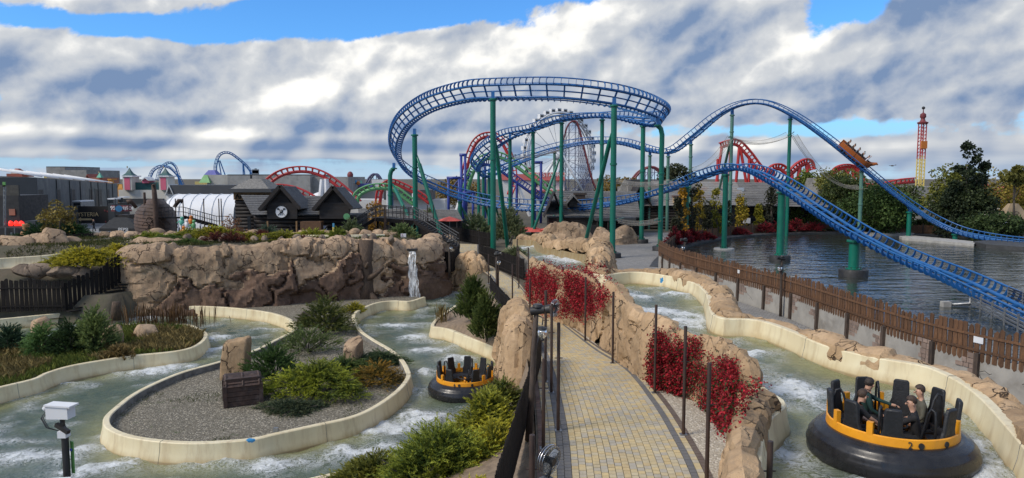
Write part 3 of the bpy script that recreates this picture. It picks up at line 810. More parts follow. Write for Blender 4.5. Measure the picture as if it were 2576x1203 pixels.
def water(name, x0, x1, y0, y1, step, zf, foams, rims, mat, poly=None, seed=3):
    gx = np.arange(x0, x1, step); gy = np.arange(y0, y1, step); A, B = np.meshgrid(gx, gy); px, py = A.ravel(), B.ravel()
    foam = np.zeros(len(px)); amp = np.zeros(len(px))
    for (cx_, cy_, rx, ry, ang, wt) in foams:
        ca, sa = math.cos(ang), math.sin(ang); dx = px - cx_; dy = py - cy_
        g = np.exp(-(((dx * ca + dy * sa) / rx) ** 2 + ((-dx * sa + dy * ca) / ry) ** 2)); foam = np.maximum(foam, g * wt); amp += g * 0.5
    f1 = fbm(np.c_[px * 0.9, py * 0.9], 4, seed); f2 = fbm(np.c_[px * 2.6, py * 2.6], 3, seed + 9)
    z = zf(px, py) + (f1 - 0.5) * (0.20 + 0.5 * np.clip(amp, 0, 1)) + (f2 - 0.5) * (0.07 + 0.26 * np.clip(amp, 0, 1)) + 0.12 * np.clip(amp, 0, 1)
    crest = np.clip((f1 - 0.50) * 3.0, 0, 0.50)
    foam = np.clip(foam + crest, 0, 1)
    sh = np.exp(-(mindist(px, py, rims) / 1.15) ** 2) * (0.55 + 0.45 * fbm(np.c_[px * 0.3, py * 0.3], 2, 4))
    nx_, ny_ = len(gx), len(gy); ii = np.arange(nx_ * ny_).reshape(ny_, nx_)
    Q = np.stack([ii[:-1, :-1], ii[:-1, 1:], ii[1:, 1:], ii[1:, :-1]], -1).reshape(-1, 4)
    if poly is not None:
        k = inside(px[Q].mean(1), py[Q].mean(1), poly); Q = Q[k]
        us, inv = np.unique(Q, return_inverse=True); Q = inv.reshape(-1, 4); px, py, z, foam, sh = px[us], py[us], z[us], foam[us], sh[us]
    o = bigmesh(name, np.c_[px, py, z], Q, mat, smooth=True, attrs={'foam': foam, 'shallow': sh}); o['kind'] = 'structure'; return o


def fo(u, v, z, rx, ry, ang=0, w=1.0): p = G(u, v, z); return (p.x, p.y, rx, ry, ang, w)


FL = [fo(60, 1150, ZL, 2.2, 0.7, 0.25, 1), fo(40, 1110, ZL, 1.5, .3, .1, .8), fo(380, 935, ZL, 1.7, 0.8, 0.5, 1), fo(175, 965, ZL, 0.8, 0.35, 0.3, .85), fo(530, 855, ZL, 0.6, 2.3, -0.6, .85), fo(540, 880, ZL, 0.5, 1.2, -.6, .8), fo(520, 820, ZL, .8, 1.5, -.6, .6),
      fo(540, 1165, ZL, 1.6, 0.5, 0.2, .75), fo(720, 1165, ZL, 2.2, 0.6, .15, .85), fo(880, 1140, ZL, 1.3, .7, .3, .95), fo(1000, 1075, ZL, 1.6, 1.0, .7, 1.0), fo(1080, 1050, ZL, 1.2, 1.0, .3, .95), fo(1060, 985, ZL, .7, 1.2, 0, .5),
      fo(1090, 880, ZL, 1.4, 0.7, .2, 1), fo(1010, 820, ZL, 2.2, .6, -.1, .85), fo(1150, 905, ZL, 1.2, .8, .2, .9), fo(1070, 935, ZL, .6, .9, 0, .7), fo(1110, 740, ZL, 1.2, 2, 0, .75), fo(1090, 700, ZL, 1.5, 1.5, 0, .8), fo(1070, 775, ZL, 1, .8, 0, .6),
      fo(340, 800, ZL, 2.4, .7, 0, .9), fo(640, 830, ZL, 1.5, .4, 0, .45), fo(1060, 845, ZL, 1.2, 1.2, .3, .6), fo(930, 1100, ZL, .8, .5, 0, .5), fo(250, 1180, ZL, 2, .6, .1, .6)]
water('rapids_water', -46, 1.0, 16.5, 67.5, 0.15, lambda x, y: np.full(len(x), ZL), FL, pen[::2] + isl[::2] + ban[::2], MT['rapids'])
FH = [fo(1425, 650, 1.0, 1.8, 4.0, 0, 1), fo(1450, 676, 1.6, 1.5, 2.4, 0, 1), fo(1400, 632, 1.0, 1.3, 3.2, 0, .8), fo(1590, 745, ZH, .9, 1.2, .6, 1), fo(1660, 785, ZH, 2.4, 1.0, -.5, 1), fo(1730, 815, ZH, 1.3, .8, -.4, 1), fo(1880, 890, ZH, 1.3, .5, .3, 1), fo(1700, 745, ZH, 1.5, .6, 0, .5),
      fo(2000, 985, ZH, 1.2, .8, 0.4, .9), fo(1985, 1140, ZH, .5, 1.2, 0, 1), fo(2030, 1010, ZH, .6, .6, 0, .7), fo(2100, 1230, ZH, 1.5, .4, 0, .8), fo(2490, 1150, ZH, .6, .9, 0, .8), fo(2440, 1200, ZH, .8, .5, 0, .9), fo(1340, 622, 1.0, 1.4, 2.5, 0, .6)]
zf = lambda x, y: ZH - 1.15 * sst((y - 39.5) / 13.0)
water('rapids_water', -4, 13, 8.5, 80, 0.12, zf, FH, LR[::2] + RR[::2], MT['rapids'], chan, 8)

# ------------------------------------------------------------------ sculpted rock faces, one mesh per block
ROCKS = []


def rock_face(name, P, side, zb, zt, tt, tb, label, mats, cell=1.25, amp=0.20, step=0.13, pick=None, inner=0.5, lump=0.0, seed=1, hump=0.12, rough=0.07, cat='rock wall', taper=0, flut=1.5):
    """P: inner top edge (Vectors); side: outward direction; zb, zt: functions of index fraction / point"""
    rng = np.random.default_rng(seed)
    P = resample(P, step); N = len(P); rows = []
    s_acc = 0
    for i in range(N):
        t = P[min(i + 1, N - 1)] - P[max(0, i - 1)]; t.z = 0; t.normalize(); o = Vector((-t.y, t.x, 0)) * side
        a = zt(P[i], i / (N - 1)); b = zb(P[i], i / (N - 1))
        de = min(i if taper != 2 else 9e9, (N - 1 - i) if taper != 1 else 9e9) * step
        if taper and de < 0.9: a = b + (a - b) * (0.25 + 0.75 * math.sqrt(de / 0.9))
        prof = [(0, max(b, a - inner)), (0.0, a), (tt * 0.35, a + hump), (tt * 0.75, a + hump * 0.6), (tt, a - 0.15), (tt + (tb - tt) * 0.5, (a + b) / 2), (tb, b)]
        rows.append([P[i] + o * q + Vector((0, 0, z - P[i].z)) for q, z in prof])
    prl = [Vector((0, q.dot(q) * 0, 0)) for q in rows[0]]
    L = np.cumsum([0] + [max((rows[i][k + 1] - rows[i][k]).length for i in range(0, N, max(1, N // 8))) for k in range(6)])
    M_ = max(8, int(L[-1] / step)); tq = np.linspace(0, L[-1], M_)
    R3 = np.array([[tuple(q) for q in r] for r in rows])                       # N,7,3
    V = np.empty((N, M_, 3))
    for c in range(3):
        for i in range(N): V[i, :, c] = np.interp(tq, L, R3[i, :, c])
    du = np.gradient(V, axis=0); dv = np.gradient(V, axis=1); nr = np.cross(du, dv) * side; nr /= np.linalg.norm(nr, axis=2, keepdims=True) + 1e-9
    if side > 0: nr = nr
    S = np.cumsum([0] + [(P[i + 1] - P[i]).length for i in range(N - 1)])
    SS, TT = np.meshgrid(S, tq, indexing='ij'); st = np.c_[SS.ravel(), TT.ravel()]
    wob = np.c_[fbm(st * 0.9, 3, seed), fbm(st * 0.9, 3, seed + 5)] * 0.9 * cell
    nc = max(4, int(S[-1] * L[-1] / cell ** 2)); seeds = np.c_[rng.uniform(-.3, S[-1] + .3, nc), rng.uniform(-.2, L[-1] + .2, nc)] + 0.45 * cell
    off = rng.uniform(-0.6, 0.6, nc); tilt = rng.uniform(-0.25, 0.25, (nc, 2))
    q = st + wob; d1 = np.full(len(q), 1e9); d2 = d1.copy(); id1 = np.zeros(len(q), int)
    for k in range(nc):
        d = np.hypot(q[:, 0] - seeds[k, 0], (q[:, 1] - seeds[k, 1]) * 0.9)
        nw = d < d1; d2 = np.where(nw, d1, np.minimum(d2, d)); id1 = np.where(nw, k, id1); d1 = np.where(nw, d, d1)
    edge = np.clip((d2 - d1) / (0.11 * cell), 0, 1) ** 0.7; flu = fbm(np.c_[q[:, 0] * 2.4, q[:, 1] * .55], 4, seed + 8) - 0.5
    n2 = nc * 3; sd2 = np.c_[rng.uniform(0, S[-1] + cell, n2), rng.uniform(0, L[-1] + cell, n2)]; tl2 = rng.uniform(-1, 1, (n2, 2)); e1 = np.full(len(q), 1e9); j1 = np.zeros(len(q), int)
    for k in range(n2):
        d = np.hypot(q[:, 0] - sd2[k, 0], (q[:, 1] - sd2[k, 1]) * .6); nw = d < e1; j1 = np.where(nw, k, j1); e1 = np.where(nw, d, e1)
    fac = ((q - sd2[j1]) * tl2[j1]).sum(1) * 0.30
    til = ((q - seeds[id1]) * tilt[id1]).sum(1) / cell
    V2 = V.reshape(-1, 3)
    f = fbm(V2 * 1.1, 4, seed + 2) - 0.5; f2 = fbm(V2 * 4.0, 3, seed + 3) - 0.5
    rg = 1 - np.abs(2 * fbm(V2 * np.array([1.5, 1.5, 0.8]), 4, seed + 4) - 1)
    disp = amp * (edge * (1.25 + off[id1]) + til * 2.6) + fac * amp * 0.9 + f * amp * 0.4 + flu * amp * flut + f2 * rough * 1.3 + (rg - 0.75) * amp * 0.6
    if lump: disp += lump * (fbm(np.c_[SS.ravel() * 0.55, TT.ravel() * 0.1], 2, seed + 6) - 0.5) * 2
    V2 = V2 + nr.reshape(-1, 3) * disp[:, None]
    ROCKS.append((V2, nr.reshape(-1, 3)))
    ii = np.arange(N * M_).reshape(N, M_); Q = np.stack([ii[:-1, :-1], ii[1:, :-1], ii[1:, 1:], ii[:-1, 1:]], -1).reshape(-1, 4)
    if side > 0: Q = Q[:, ::-1]
    fc = id1[Q]; fcid = np.array(fc[:, 0]); root = empty(name, tuple(P[N // 2]), label, cat)
    inv = Matrix.Translation(P[N // 2]).inverted(); base = np.array(P[N // 2])
    for k in np.unique(fcid):
        q_ = Q[fcid == k]; us, iv = np.unique(q_, return_inverse=True)
        vv = V2[us] - base; zc = V2[us][:, 2].mean(); xc = V2[us][:, 0].mean()
        mt = mats[0] if pick is None else mats[pick(xc, zc, rng)]
        bigmesh('rock_block', vv, iv.reshape(-1, 4), mt, root, smooth=28)
    return root


def nz(p, k, s): return float(fbm(np.array([[p.x * k + s, p.y * k]]), 3, 2)[0])


# the big wall behind the island
bw = cat_rom([Vector((-27.4, 53.8, 0)), Vector((-26.9, 52.2, 0)), Vector((-24, 52.6, 0)), Vector((-18, 54.6, 0)), Vector((-12.0, 57.6, 0)), Vector((-9.0, 59.0, 0)), Vector((-7.6, 60.6, 0)), Vector((-7.8, 64.5, 0))], 8)
rock_face('rock_wall', bw, -1, lambda p, t: -2.1, lambda p, t: 2.25 + 0.45 * math.sin(math.pi * min(1, t * 1.3)) + (nz(p, .35, 3) - .5) * 0.9, 1.2, 1.9,
          'long sculpted brown rock wall with cracked blocks behind the gravel island', [MT['rock_tan'], MT['rock_rubble']], 2.5, 0.36, 0.12,
          lambda x, z, r: 1 if (z < 0.6 and x > -26 and r.random() < 0.78) or (z < -0.4 and r.random() < .9) else 0, seed=4, hump=0.2, rough=0.06, flut=.7)
# path side of the upper flume
segA = [p for p in LR if 26 < p.y < 45 or (p.y <= 26 and p.y > 12 and p.x < 99)]
LRm = LR
def part_of(P, ya, yb_, side): return [p for p in offset_in(P, side, 0.26) if ya <= p.y <= yb_]


pA = [p for p in offset_in(LR, -1, -0.26) if 0]
offL = offset_in(LR, -1, 0.22)
rA = [p for p in offL if 31.5 < p.y < 50]
rB = [p for p in offL if 16.9 < p.y < 31.0 and p.x < 6.9]
rC = [p for p in offL[-60:] if 8.5 < p.y < 16.6]
def pzb(p, t): return path_z(p.y) - 0.25


rock_face('rock_wall', rA, -1, pzb, lambda p, t: p.z + .22 + (nz(p, .5, 1) - .5) * .5, 0.2, 0.34, 'tan rock wall hung with a large red creeper beside the path', [MT['rock_warm']], 1.3, 0.14, 0.13, seed=7, taper=3)
rock_face('rock_wall', rB, -1, pzb, lambda p, t: 2.95 + (nz(p, .5, 5) - .4) * .6 + 0.25 * math.exp(-((p.y - 29.5) / 2) ** 2), 0.18, 0.22, 'tall tan rock wall with red creeper strands above pale gravel', [MT['rock_warm']], 1.5, 0.15, 0.11, seed=9, taper=3)
rock_face('rock_wall', rC, -1, pzb, lambda p, t: 2.92 + (nz(p, .8, 8) - .5) * .5, 0.28, 0.5, 'tan rock edging wrapped round the flume corner by the path', [MT['rock_warm']], 0.9, 0.12, 0.11, seed=12, taper=3)
# lake side of the upper flume: lumpy edging
offR = offset_in(RR, 1, 0.27)
def sl_(a, b): n_ = len(offR); return offR[int(a * n_):int(b * n_)]


kR = [p for p in offR]
iA = next(i for i, p in enumerate(kR) if p.y < 60.0); iB = next(i for i, p in enumerate(kR) if p.y < 40.2); iC = next(i for i, p in enumerate(kR) if p.y < 27.0 and p.x > 7)
rock_face('rock_wall', kR[:iA + 1], 1, lambda p, t: -0.1, lambda p, t: p.z + .45 + (nz(p, .6, 2) - .5) * 1.2, 0.9, 1.5, 'rugged tan boulders edging the far bend of the upper flume', [MT['rock_warm']], 1.3, 0.22, 0.16, seed=14, lump=0.3, taper=1)
rock_face('rock_wall', kR[iA - 1:iB + 1], 1, lambda p, t: -0.1, lambda p, t: p.z + .65 + 0.3 * math.sin(t * 5) * (t < .7) + (nz(p, .7, 2) - .5) * 1.3 - t * .4, 0.8, 1.3, 'high craggy tan rocks beside the foaming drop of the flume', [MT['rock_warm']], 1.35, 0.24, 0.15, seed=15, lump=0.35)
rock_face('rock_wall', kR[iB - 1:iC + 1], 1, lambda p, t: -0.1, lambda p, t: 2.72 + (nz(p, .8, 6) - .45) * .55, .75, 1.3, 'low tan boulder edging between the flume and the grey block paving', [MT['rock_warm']], 1.5, 0.13, 0.13, seed=17, lump=0.12, hump=.05)
rock_face('rock_wall', kR[iC - 1:], 1, lambda p, t: -0.1, lambda p, t: 2.66 + (nz(p, .7, 4) - .45) * .5, 0.6, 1.1, 'long tan boulder edging along the flume below the picket fence', [MT['rock_warm']], 1.6, 0.12, 0.12, seed=19, lump=0.12, hump=.04)

# rocks between the lower flume and the path (their tops and feet read from the path level)
def knoll(pts, zt, label, seed, tt=0.9, tb=1.4, cell=1.1, mat='rock_warm', zb=-1.9, hump=.3, amp=.2, nzamp=.8):
    P = cat_rom([Vector(q) for q in pts], 8)
    return rock_face('rock_outcrop', P, -1, lambda p, t: zb, lambda p, t: zt - (0.9 * (abs(t - .5) * 2) ** 3) + (nz(p, .7, seed) - .5) * nzamp, tt, tb, label, [MT[mat]], cell, amp, 0.14, seed=seed, inner=6.0, hump=hump, cat='rock', taper=3)


knoll([(0.45, 36.2, 0), (0.60, 34, 0), (0.68, 32, 0), (0.70, 30, 0), (0.6, 28.2, 0)], 1.75, 'tall tan rock outcrop between the raft channel and the path fence', 31, 0.8, 1.15, 1.3)
knoll([(-5.4, 63.0, 0), (-3.6, 62.4, 0), (-2.6, 61.4, 0), (-1.9, 60.4, 0)], 1.15, 'tan rock outcrop in front of the black gate and winding path', 33, 0.9, 1.3, 1.2)
knoll([(-8.6, 67.8, 0), (-6.5, 67.4, 0), (-4.9, 66.0, 0)], -0.35, 'low tan rock ledge above the cream wall past the waterfall', 34, .8, 1.2, 1.0)

# ------------------------------------------------------------------ block path
def at_edges(k):
    k = max(0, min(len(PLW) - 1.001, k)); i = int(k); f = k - i
    return PLW[i].lerp(PLW[i + 1], f), PRW[i].lerp(PRW[i + 1], f)


mid = [(a + b) / 2 for a, b in zip(PLW, PRW)]
S = [0]
for a, b in zip(mid, mid[1:]): S.append(S[-1] + (b - a).length)
S = np.array(S); KI = np.arange(len(S))


def pw(s, w):                       # s along, w in metres from the left edge as fraction 0..1
    a, b = at_edges(float(np.interp(s, S, KI))); q = a.lerp(b, w); q.z = path_z(q.y); return q


V = []; F_ = []
ns = int(S[-1] / 0.5)
for i in range(ns + 1):
    for w in (-0.16, 0, 0.25, .5, .75, 1, 1.14):
        q = pw(S[-1] * i / ns, w); q.z -= 0.012; V.append(q)
for i in range(ns):
    for j in range(6): F_.append((i * 7 + j, i * 7 + j + 1, i * 7 + 8 + j, i * 7 + 7 + j))
pathb = mk('path', V, F_, MT['path_joint'], None, True); pathb['kind'] = 'structure'
tones = [(0.58, 0.46, 0.25), (0.55, 0.45, 0.27), (0.48, 0.425, 0.32), (0.62, 0.48, 0.245), (0.57, 0.43, 0.215), (0.46, 0.415, 0.33), (0.58, 0.49, 0.31)]
blk = []
NC = 19
def block(s0, s1, w0, w1, tone):
    g = 0.008; wm = 0.0022
    c = [pw(s0 + g, w0 + wm), pw(s0 + g, w1 - wm), pw(s1 - g, w1 - wm), pw(s1 - g, w0 + wm)]
    blk.append((c, tone))


s_start = float(np.interp(12.5, [q.y for q in mid], S))
row = 0.205
for j in range(NC):
    w0, w1 = j / NC, (j + 1) / NC; s = s_start + (row / 2 if j % 2 else 0)
    while s < S[-1] - 1:
        st = row if s < s_start + 32 else row * 2
        if w0 > 0.001 and not (0.02 < w0 < 0.06 or 0.93 < w0 < 0.96): block(s, s + st, w0, w1, RND.choice(tones))
        else: block(s, s + st, w0, w1, (0.135, 0.135, 0.14))
        s += st
    s = s_start
for k, (w0, w1, tn) in enumerate(((-0.10, -0.05, None), (-0.05, 0.0, None), (-0.145, -0.10, (0.15, 0.085, 0.065)), (1.0, 1.05, None), (1.05, 1.10, (0.12, 0.085, 0.07)))):
    s = s_start
    while s < S[-1] - 14:
        block(s, s + row, w0, w1, tn or RND.choice(tones)); s += row
blk.sort(key=lambda b: (b[0][0].y + b[0][2].y) if (b[0][0].y > 15.2) else 999 + b[0][0].y)
BF = np.array([(0, 1, 2, 3), (4, 5, 1, 0), (5, 6, 2, 1), (6, 7, 3, 2), (7, 4, 0, 3)])
def bverts(c, h): return [p + Vector((0, 0, h)) for p in c] + [p - Vector((0, 0, 0.008)) for p in c]


for c, tn in blk[:300]:
    mk('paving_block', bverts(c, 0.012 + RND.random() * 0.006), BF, MT['path_blocks'], pathb, None, None, np.array([tn] * 8))
V = []; C = []; F_ = []
for i, (c, tn) in enumerate(blk[300:]):
    V += [tuple(p) for p in bverts(c, 0.012 + RND.random() * 0.006)]; C += [tn] * 8
nb = len(blk) - 300
Fq = (BF[None] + (np.arange(nb) * 8)[:, None, None]).reshape(-1, 4)
ob = bigmesh('paving_blocks', np.array(V), Fq, MT['path_blocks'], pathb, None, np.array(C)); ob['kind'] = 'stuff'

# pale gravel strip right of the path
ga = [pw(S[k], 1.10) for k in range(0, len(S)) if 10 < mid[k].y < 44]; gb = [Vector((p.x, p.y, 0)) for p in offL if 10 < p.y < 44]
gb = sorted([Vector((p.x - 0.5, p.y, path_z(p.y) - 0.02)) for p in gb], key=lambda p: p.y); ga = sorted(ga, key=lambda p: p.y)
def atY(P, y):
    yy = [p.y for p in P]; return Vector((np.interp(y, yy, [p.x for p in P]), y, path_z(y)))
V = []; F_ = []; yy = np.arange(11, 43.5, .4)
for y in yy:
    a = atY(ga, y); b = atY(gb, y)
    for t in range(6): q = a.lerp(b, t / 5); q.z = path_z(y) - 0.004 + RND.random() * .02 * (t > 0); V.append(q)
for i in range(len(yy) - 1):
    for t in range(5): F_.append((i * 6 + t, i * 6 + t + 1, i * 6 + 7 + t, i * 6 + 6 + t))
mk('gravel_strip', V, F_, MT['gravel_pale'], None, True)['kind'] = 'structure'

# plaza pavings, lake bed and lake
slab('plaza_paving', [(1.5, 47), (7.5, 41), (9.5, 29.5), (12.0, 24.5), (13.2, 18), (14.5, 10), (22, 10), (20.0, 20.3), (17.9, 24.6), (16.5, 30), (16.2, 34.3), (15.7, 40.8), (14.4, 47), (12.95, 55), (12.9, 62.5), (15.0, 71), (18.5, 83), (24, 93), (24, 104), (4, 104), (3, 70)], -0.07, 0.015, MT['plaza_pavers'])
slab('plaza', [(-140, 67), (-14, 68), (-14, 210), (-140, 210)], -0.07, 0.012, MT['asphalt'])
# ------------------------------------------------------------------ lake
slab('lake', LAKE, -0.9, -0.2, MT['lake_water'])
kb = [Vector((x, y, 0)) for x, y in SHORE]
kbs = resample(cat_rom(kb, 6), 1.2)
V = []; F_ = []
for i, p in enumerate(kbs):
    t = kbs[min(i + 1, len(kbs) - 1)] - kbs[max(0, i - 1)]; t.normalize(); o = Vector((-t.y, t.x, 0))
    for q, z in ((-0.75, -0.7), (-0.75, -0.02), (-0.3, 0.05), (0.9, 0.06), (1.0, -0.3)): V.append(p + o * q + Vector((0, 0, z)))
for i in range(len(kbs) - 1):
    for k in range(4): F_.append((i * 5 + k, i * 5 + 5 + k, i * 5 + 6 + k, i * 5 + k + 1))
simple('kerb_dark', (0.060, 0.062, 0.064), (0.035, 0.036, 0.038), 0.7, 1.5, bumpv=.3)
mk('lake_kerb', V, F_, MT['kerb_dark'], None, 30)['kind'] = 'structure'


def pickets(name, line, h, spacing, wd, mat, label, zf, rails=(0.3, 0.8), th=0.035, seed=1, tilt=0.03, cat='fence', part='picket', var=0.12, railmat=None, below=0.0, side=1):
    rng = random.Random(seed); P = resample(line, spacing); root = empty(name, (P[0].x, P[0].y, zf(P[0])), label, cat)
    base = Vector(root.location); meshes = []
    for k in range(6):
        hh = h * (1 + rng.uniform(-var, var)); w = wd * rng.uniform(.82, 1.08); a = rng.uniform(.03, .10) * min(1, h); b = rng.uniform(0, .06); c = rng.uniform(-.3, .3) * w
        bt = rng.uniform(0, .06) * (below > 0)
        poly = [(-w / 2, -below + bt), (0, -below - bt), (w / 2, -below + bt * rng.random()), (w / 2 * .97, hh - a), (c, hh), (-w / 2 * .95, hh - a - b)]
        n_ = 6; vs = [(x, -th / 2, z) for x, z in poly] + [(x, th / 2, z) for x, z in poly]
        fs = [tuple(range(6)), tuple(range(11, 5, -1))] + [(i, i + 6, (i + 1) % 6 + 6, (i + 1) % 6) for i in range(6)]
        me = bpy.data.meshes.new(part); me.from_pydata(vs, [], fs); me.materials.append(mat); me.update(); meshes.append(me)
    cnt = 0
    for i, p in enumerate(P):
        t = P[min(i + 1, len(P) - 1)] - P[max(0, i - 1)]; a = math.atan2(t.y, t.x)
        o = bpy.data.objects.new(part, rng.choice(meshes)); COL.objects.link(o); o.parent = root
        q = Vector((p.x, p.y, zf(p) + rng.uniform(-.02, .02))) - base
        o.matrix_local = Matrix.Translation(q) @ Matrix.Rotation(a, 4, 'Z') @ Matrix.Rotation(rng.uniform(-tilt, tilt), 4, 'Y')
    for r in rails:
        mb = MB(); pts = resample(line, 1.0)
        for a, b in zip(pts, pts[1:]):
            t = (b - a).normalized(); o = Vector((-t.y, t.x, 0)) * (th / 2 + 0.025) * side
            mb.beam(a + o + Vector((0, 0, zf(a) + r - a.z)) - base, b + o + Vector((0, 0, zf(b) + r - b.z)) - base, 0.045, 0.09)
        mb.build('rail', railmat or mat, root)
    return root


FL3 = cat_rom([Vector((x, y, 0)) for x, y in FENCE], 8)
WT = 1.42
# wall under the picket fence
wl = resample(FL3, 1.0)
wroot = empty('lake_wall', (wl[0].x, wl[0].y, 0), 'cracked grey rendered wall under the brown picket fence by the lake', 'wall')
wb = Vector(wroot.location)
V = []; F_ = []
for i, p in enumerate(wl):
    t = wl[min(i + 1, len(wl) - 1)] - wl[max(0, i - 1)]; t.normalize(); o = Vector((-t.y, t.x, 0))
    for q, z in ((0.05, -0.1), (0.0, WT + 0.06 * math.sin(i * 2.1)), (-0.30, WT + 0.05 * math.sin(i * 2.1 + .4)), (-0.30, -1.0)): V.append(p - o * 0 - o * q * -1 * -1 + Vector((0, 0, z)) - wb)
for i in range(len(wl) - 1):
    for k in range(3): F_.append((i * 4 + k, i * 4 + 4 + k, i * 4 + 5 + k, i * 4 + k + 1))
mk('render_face', V, F_, MT['lake_render'], wroot)
nrm = []
for i, p in enumerate(wl):
    t = wl[min(i + 1, len(wl) - 1)] - wl[max(0, i - 1)]; t.normalize(); nrm.append((t, Vector((t.y, -t.x, 0))))
i = 2; rng = random.Random(4)
while i < len(wl) - 2:
    p = wl[i]; t, o = nrm[i]; f = -1 if o.x > 0 else 1
    of = o * (1 if o.x < 0 else -1)                        # towards the paving
    mb = MB(); mb.beam(p + of * 0.10 - wb + Vector((0, 0, -0.05)), p + of * 0.09 - wb + Vector((0.02, 0, WT + 0.05)), 0.17, 0.15, up=of)
    mb.build('wall_post', MT['old_wood'], wroot)
    # bare stones beside the post
    zz = 0.15 + rng.random() * 0.2; sdn = rng.choice((-1, 1))
    nrow = rng.randint(3, 5)
    for r in range(nrow):
        hgt = rng.uniform(.16, .24); x0 = 0.10
        for c in range(rng.randint(1, 3)):
            ww = rng.uniform(.18, .34); q = p + t * sdn * (x0 + ww / 2) + of * 0.004 + Vector((0, 0, zz + hgt / 2 + 0.2)) - wb
            q += of * 0.0
            b_ = MB(); an = math.atan2(t.y, t.x); b_.box(q, (ww - .025, 0.07, hgt - .025), an); b_.build('stone', MT['lake_stone'], wroot); x0 += ww
        zz += hgt
    # cracks: thin dark seams, real grooves read as raised filler lines
    for k in range(2):
        a = p + t * rng.uniform(.8, 2.4) * 1 + of * 0.012 + Vector((0, 0, rng.uniform(.3, 1.1))) - wb; pts = [a]
        for _ in range(5): a = a + t * rng.uniform(.05, .22) + Vector((0, 0, rng.uniform(-.16, .16))); a.z = min(max(a.z, .1), WT - .1); pts.append(a)
        MB().tube(pts, 0.012, 4).build('crack', MT['crack_dark'], wroot)
    i += 3 if p.y > 30 else 2
pickets('picket_fence', FL3, 1.16, 0.232, 0.185, MT['brown_picket'], 'weathered brown picket fence on the rendered wall beside the lake', lambda p: WT - 0.10, (0.25, 0.82), 0.04, 3, 0.05, below=0.16, var=.10, side=-1)
# fence signs
def small_sign(p, w, h, an, label, mats, mark='figure', cat='sign'):
    r = empty('notice_sign', p, label, cat, rotz=an)
    MB().box((0, 0, 0), (w, 0.012, h)).build('plate', mats[0], r)
    MB().box((w * .25, -0.008, 0), (w * .42, 0.006, h * .9)).build('yellow_panel', mats[1], r)
    mb = MB(); mb.tube([(-w * .22 + .1 * w * math.cos(a), -0.012, h * .15 + .1 * w * math.sin(a)) for a in np.linspace(0, 2 * math.pi, 13)], .006, 5); mb.build('red_ring', MT['red_text'], r)
    MB().box((-w * .22, -.012, h * .15), (.02, .006, .08)).build('pictogram', MT['black_base'], r)
    for k in range(3): MB().box((-w * .2, -.01, -h * (.15 + .09 * k)), (w * .45, .004, .012)).build('text_line', MT['black_base'], r)
    return r


def at_fence(u, v, z):
    best = None
    for i in range(len(wl) - 1):
        a = wl[i]; uu = CXP + a.x / (a.y * CP + (EYE - z) * SP) * FP
        if best is None or abs(uu - u) < best[0]: best = (abs(uu - u), i)
    i = best[1]; t, o = nrm[i]; of = o * (1 if o.x < 0 else -1); return wl[i] + of * 0.05 + Vector((0, 0, z)), math.atan2(t.y, t.x) + math.pi
p_, a_ = at_fence(2486, 850, 2.0); small_sign(p_ , .38, .30, a_ + 0, 'large white and yellow warning notice on broad pickets of the lake fence', (MT['white_paint'], MT['sign_yellow']))
p_, a_ = at_fence(1852, 678, 1.95); small_sign(p_, .26, .22, a_ + 0, 'small yellow notice on the lake fence near the lamp post', (MT['white_paint'], MT['sign_yellow']))

# far shore fence with red bushes in front
shb = [p + Vector((0.1, 1.1, 0)) for p in kbs if p.y > 66 and p.x < 100]
sf = empty('shore_fence', tuple(shb[0]), 'low brown board fence with posts running along the far lake shore', 'fence'); b0 = Vector(sf.location)
ps = resample(shb, 1.75)
for a, b in zip(ps, ps[1:]):
    mb = MB(); n_ = 8
    for k in range(n_):
        q = a.lerp(b, (k + .5) / n_); an = math.atan2((b - a).y, (b - a).x); hh = 1.25 + RND.uniform(-.1, .1)
        mb.box(q - b0 + Vector((0, 0, hh / 2)), ((b - a).length / n_ * .9, .04, hh), an)
    o_ = mb.build('board_panel', MT['brown_picket'], sf); o_['kind'] = 'stuff'
    MB().box(a - b0 + Vector((0, -.05, .75)), (.14, .12, 1.5)).build('post', MT['old_wood'], sf)

# ------------------------------------------------------------------ path posts
def post(u, vb, vt, r=0.045, label=None, base=None, h=None, clamp=True):
    p = base or GP(u, vb); q = D(u, vt, p.y); hh = h or (q.z - p.z)
    o = empty('path_post', tuple(p), label, 'post', 'rust brown steel posts along the path')
    MB().lathe([(r, 0), (r, hh), (r * .9, hh + .015), (0.001, hh + .018)], 10).build('shaft', MT['rust_steel'], o, 40)
    MB().box((0, 0, 0.02), (r * 4.2, r * 4.2, .03)).build('base_plate', MT['grey_metal'], o)
    if clamp: MB().tube([(-.11, 0, hh * .68), (.11, 0, hh * .68)], .014, 6).build('cross_bolt', MT['rust_steel'], o)
    return o


RP = [(1541, 915, 735, 'before the bare end of the tall rock wall'), (1647, 990, 768, 'beside the first creeper strand on the tall rock wall'), (1719, 1095, 822, 'before the thicker creeper strand on the tall rock wall'), (1777, 1235, 915, 'before the creeper on the corner rocks'), (1472, 858, 698, 'at the right edge of the large creeper'),
      (1415, 812, 672, 'before the middle of the large creeper'), (1329, 747, 623, 'at the bare left end of the creeper rock wall'), (1367, 778, 652, 'at the left edge of the large creeper')]
LP = [(1372, 962, 732, 'just behind the rough lamp pole with globes'), (1387, 989, 765, 'carrying the smaller mist fan at its top'), (1404, 1085, 813, 'on the dark paving band opposite the tall rock wall'), (1367, 1130, 904, 'between the lamp pole and the large fan'), (1333, 799, 703, 'on the paving beside the tall rock outcrop'),
      (1289, 771, 666, 'on the paving behind the tall rock outcrop'), (1254, 742, 654, 'beside the bend lamp pole behind the conifers'), (1229, 714, 640, 'behind the taller twin conifer')]
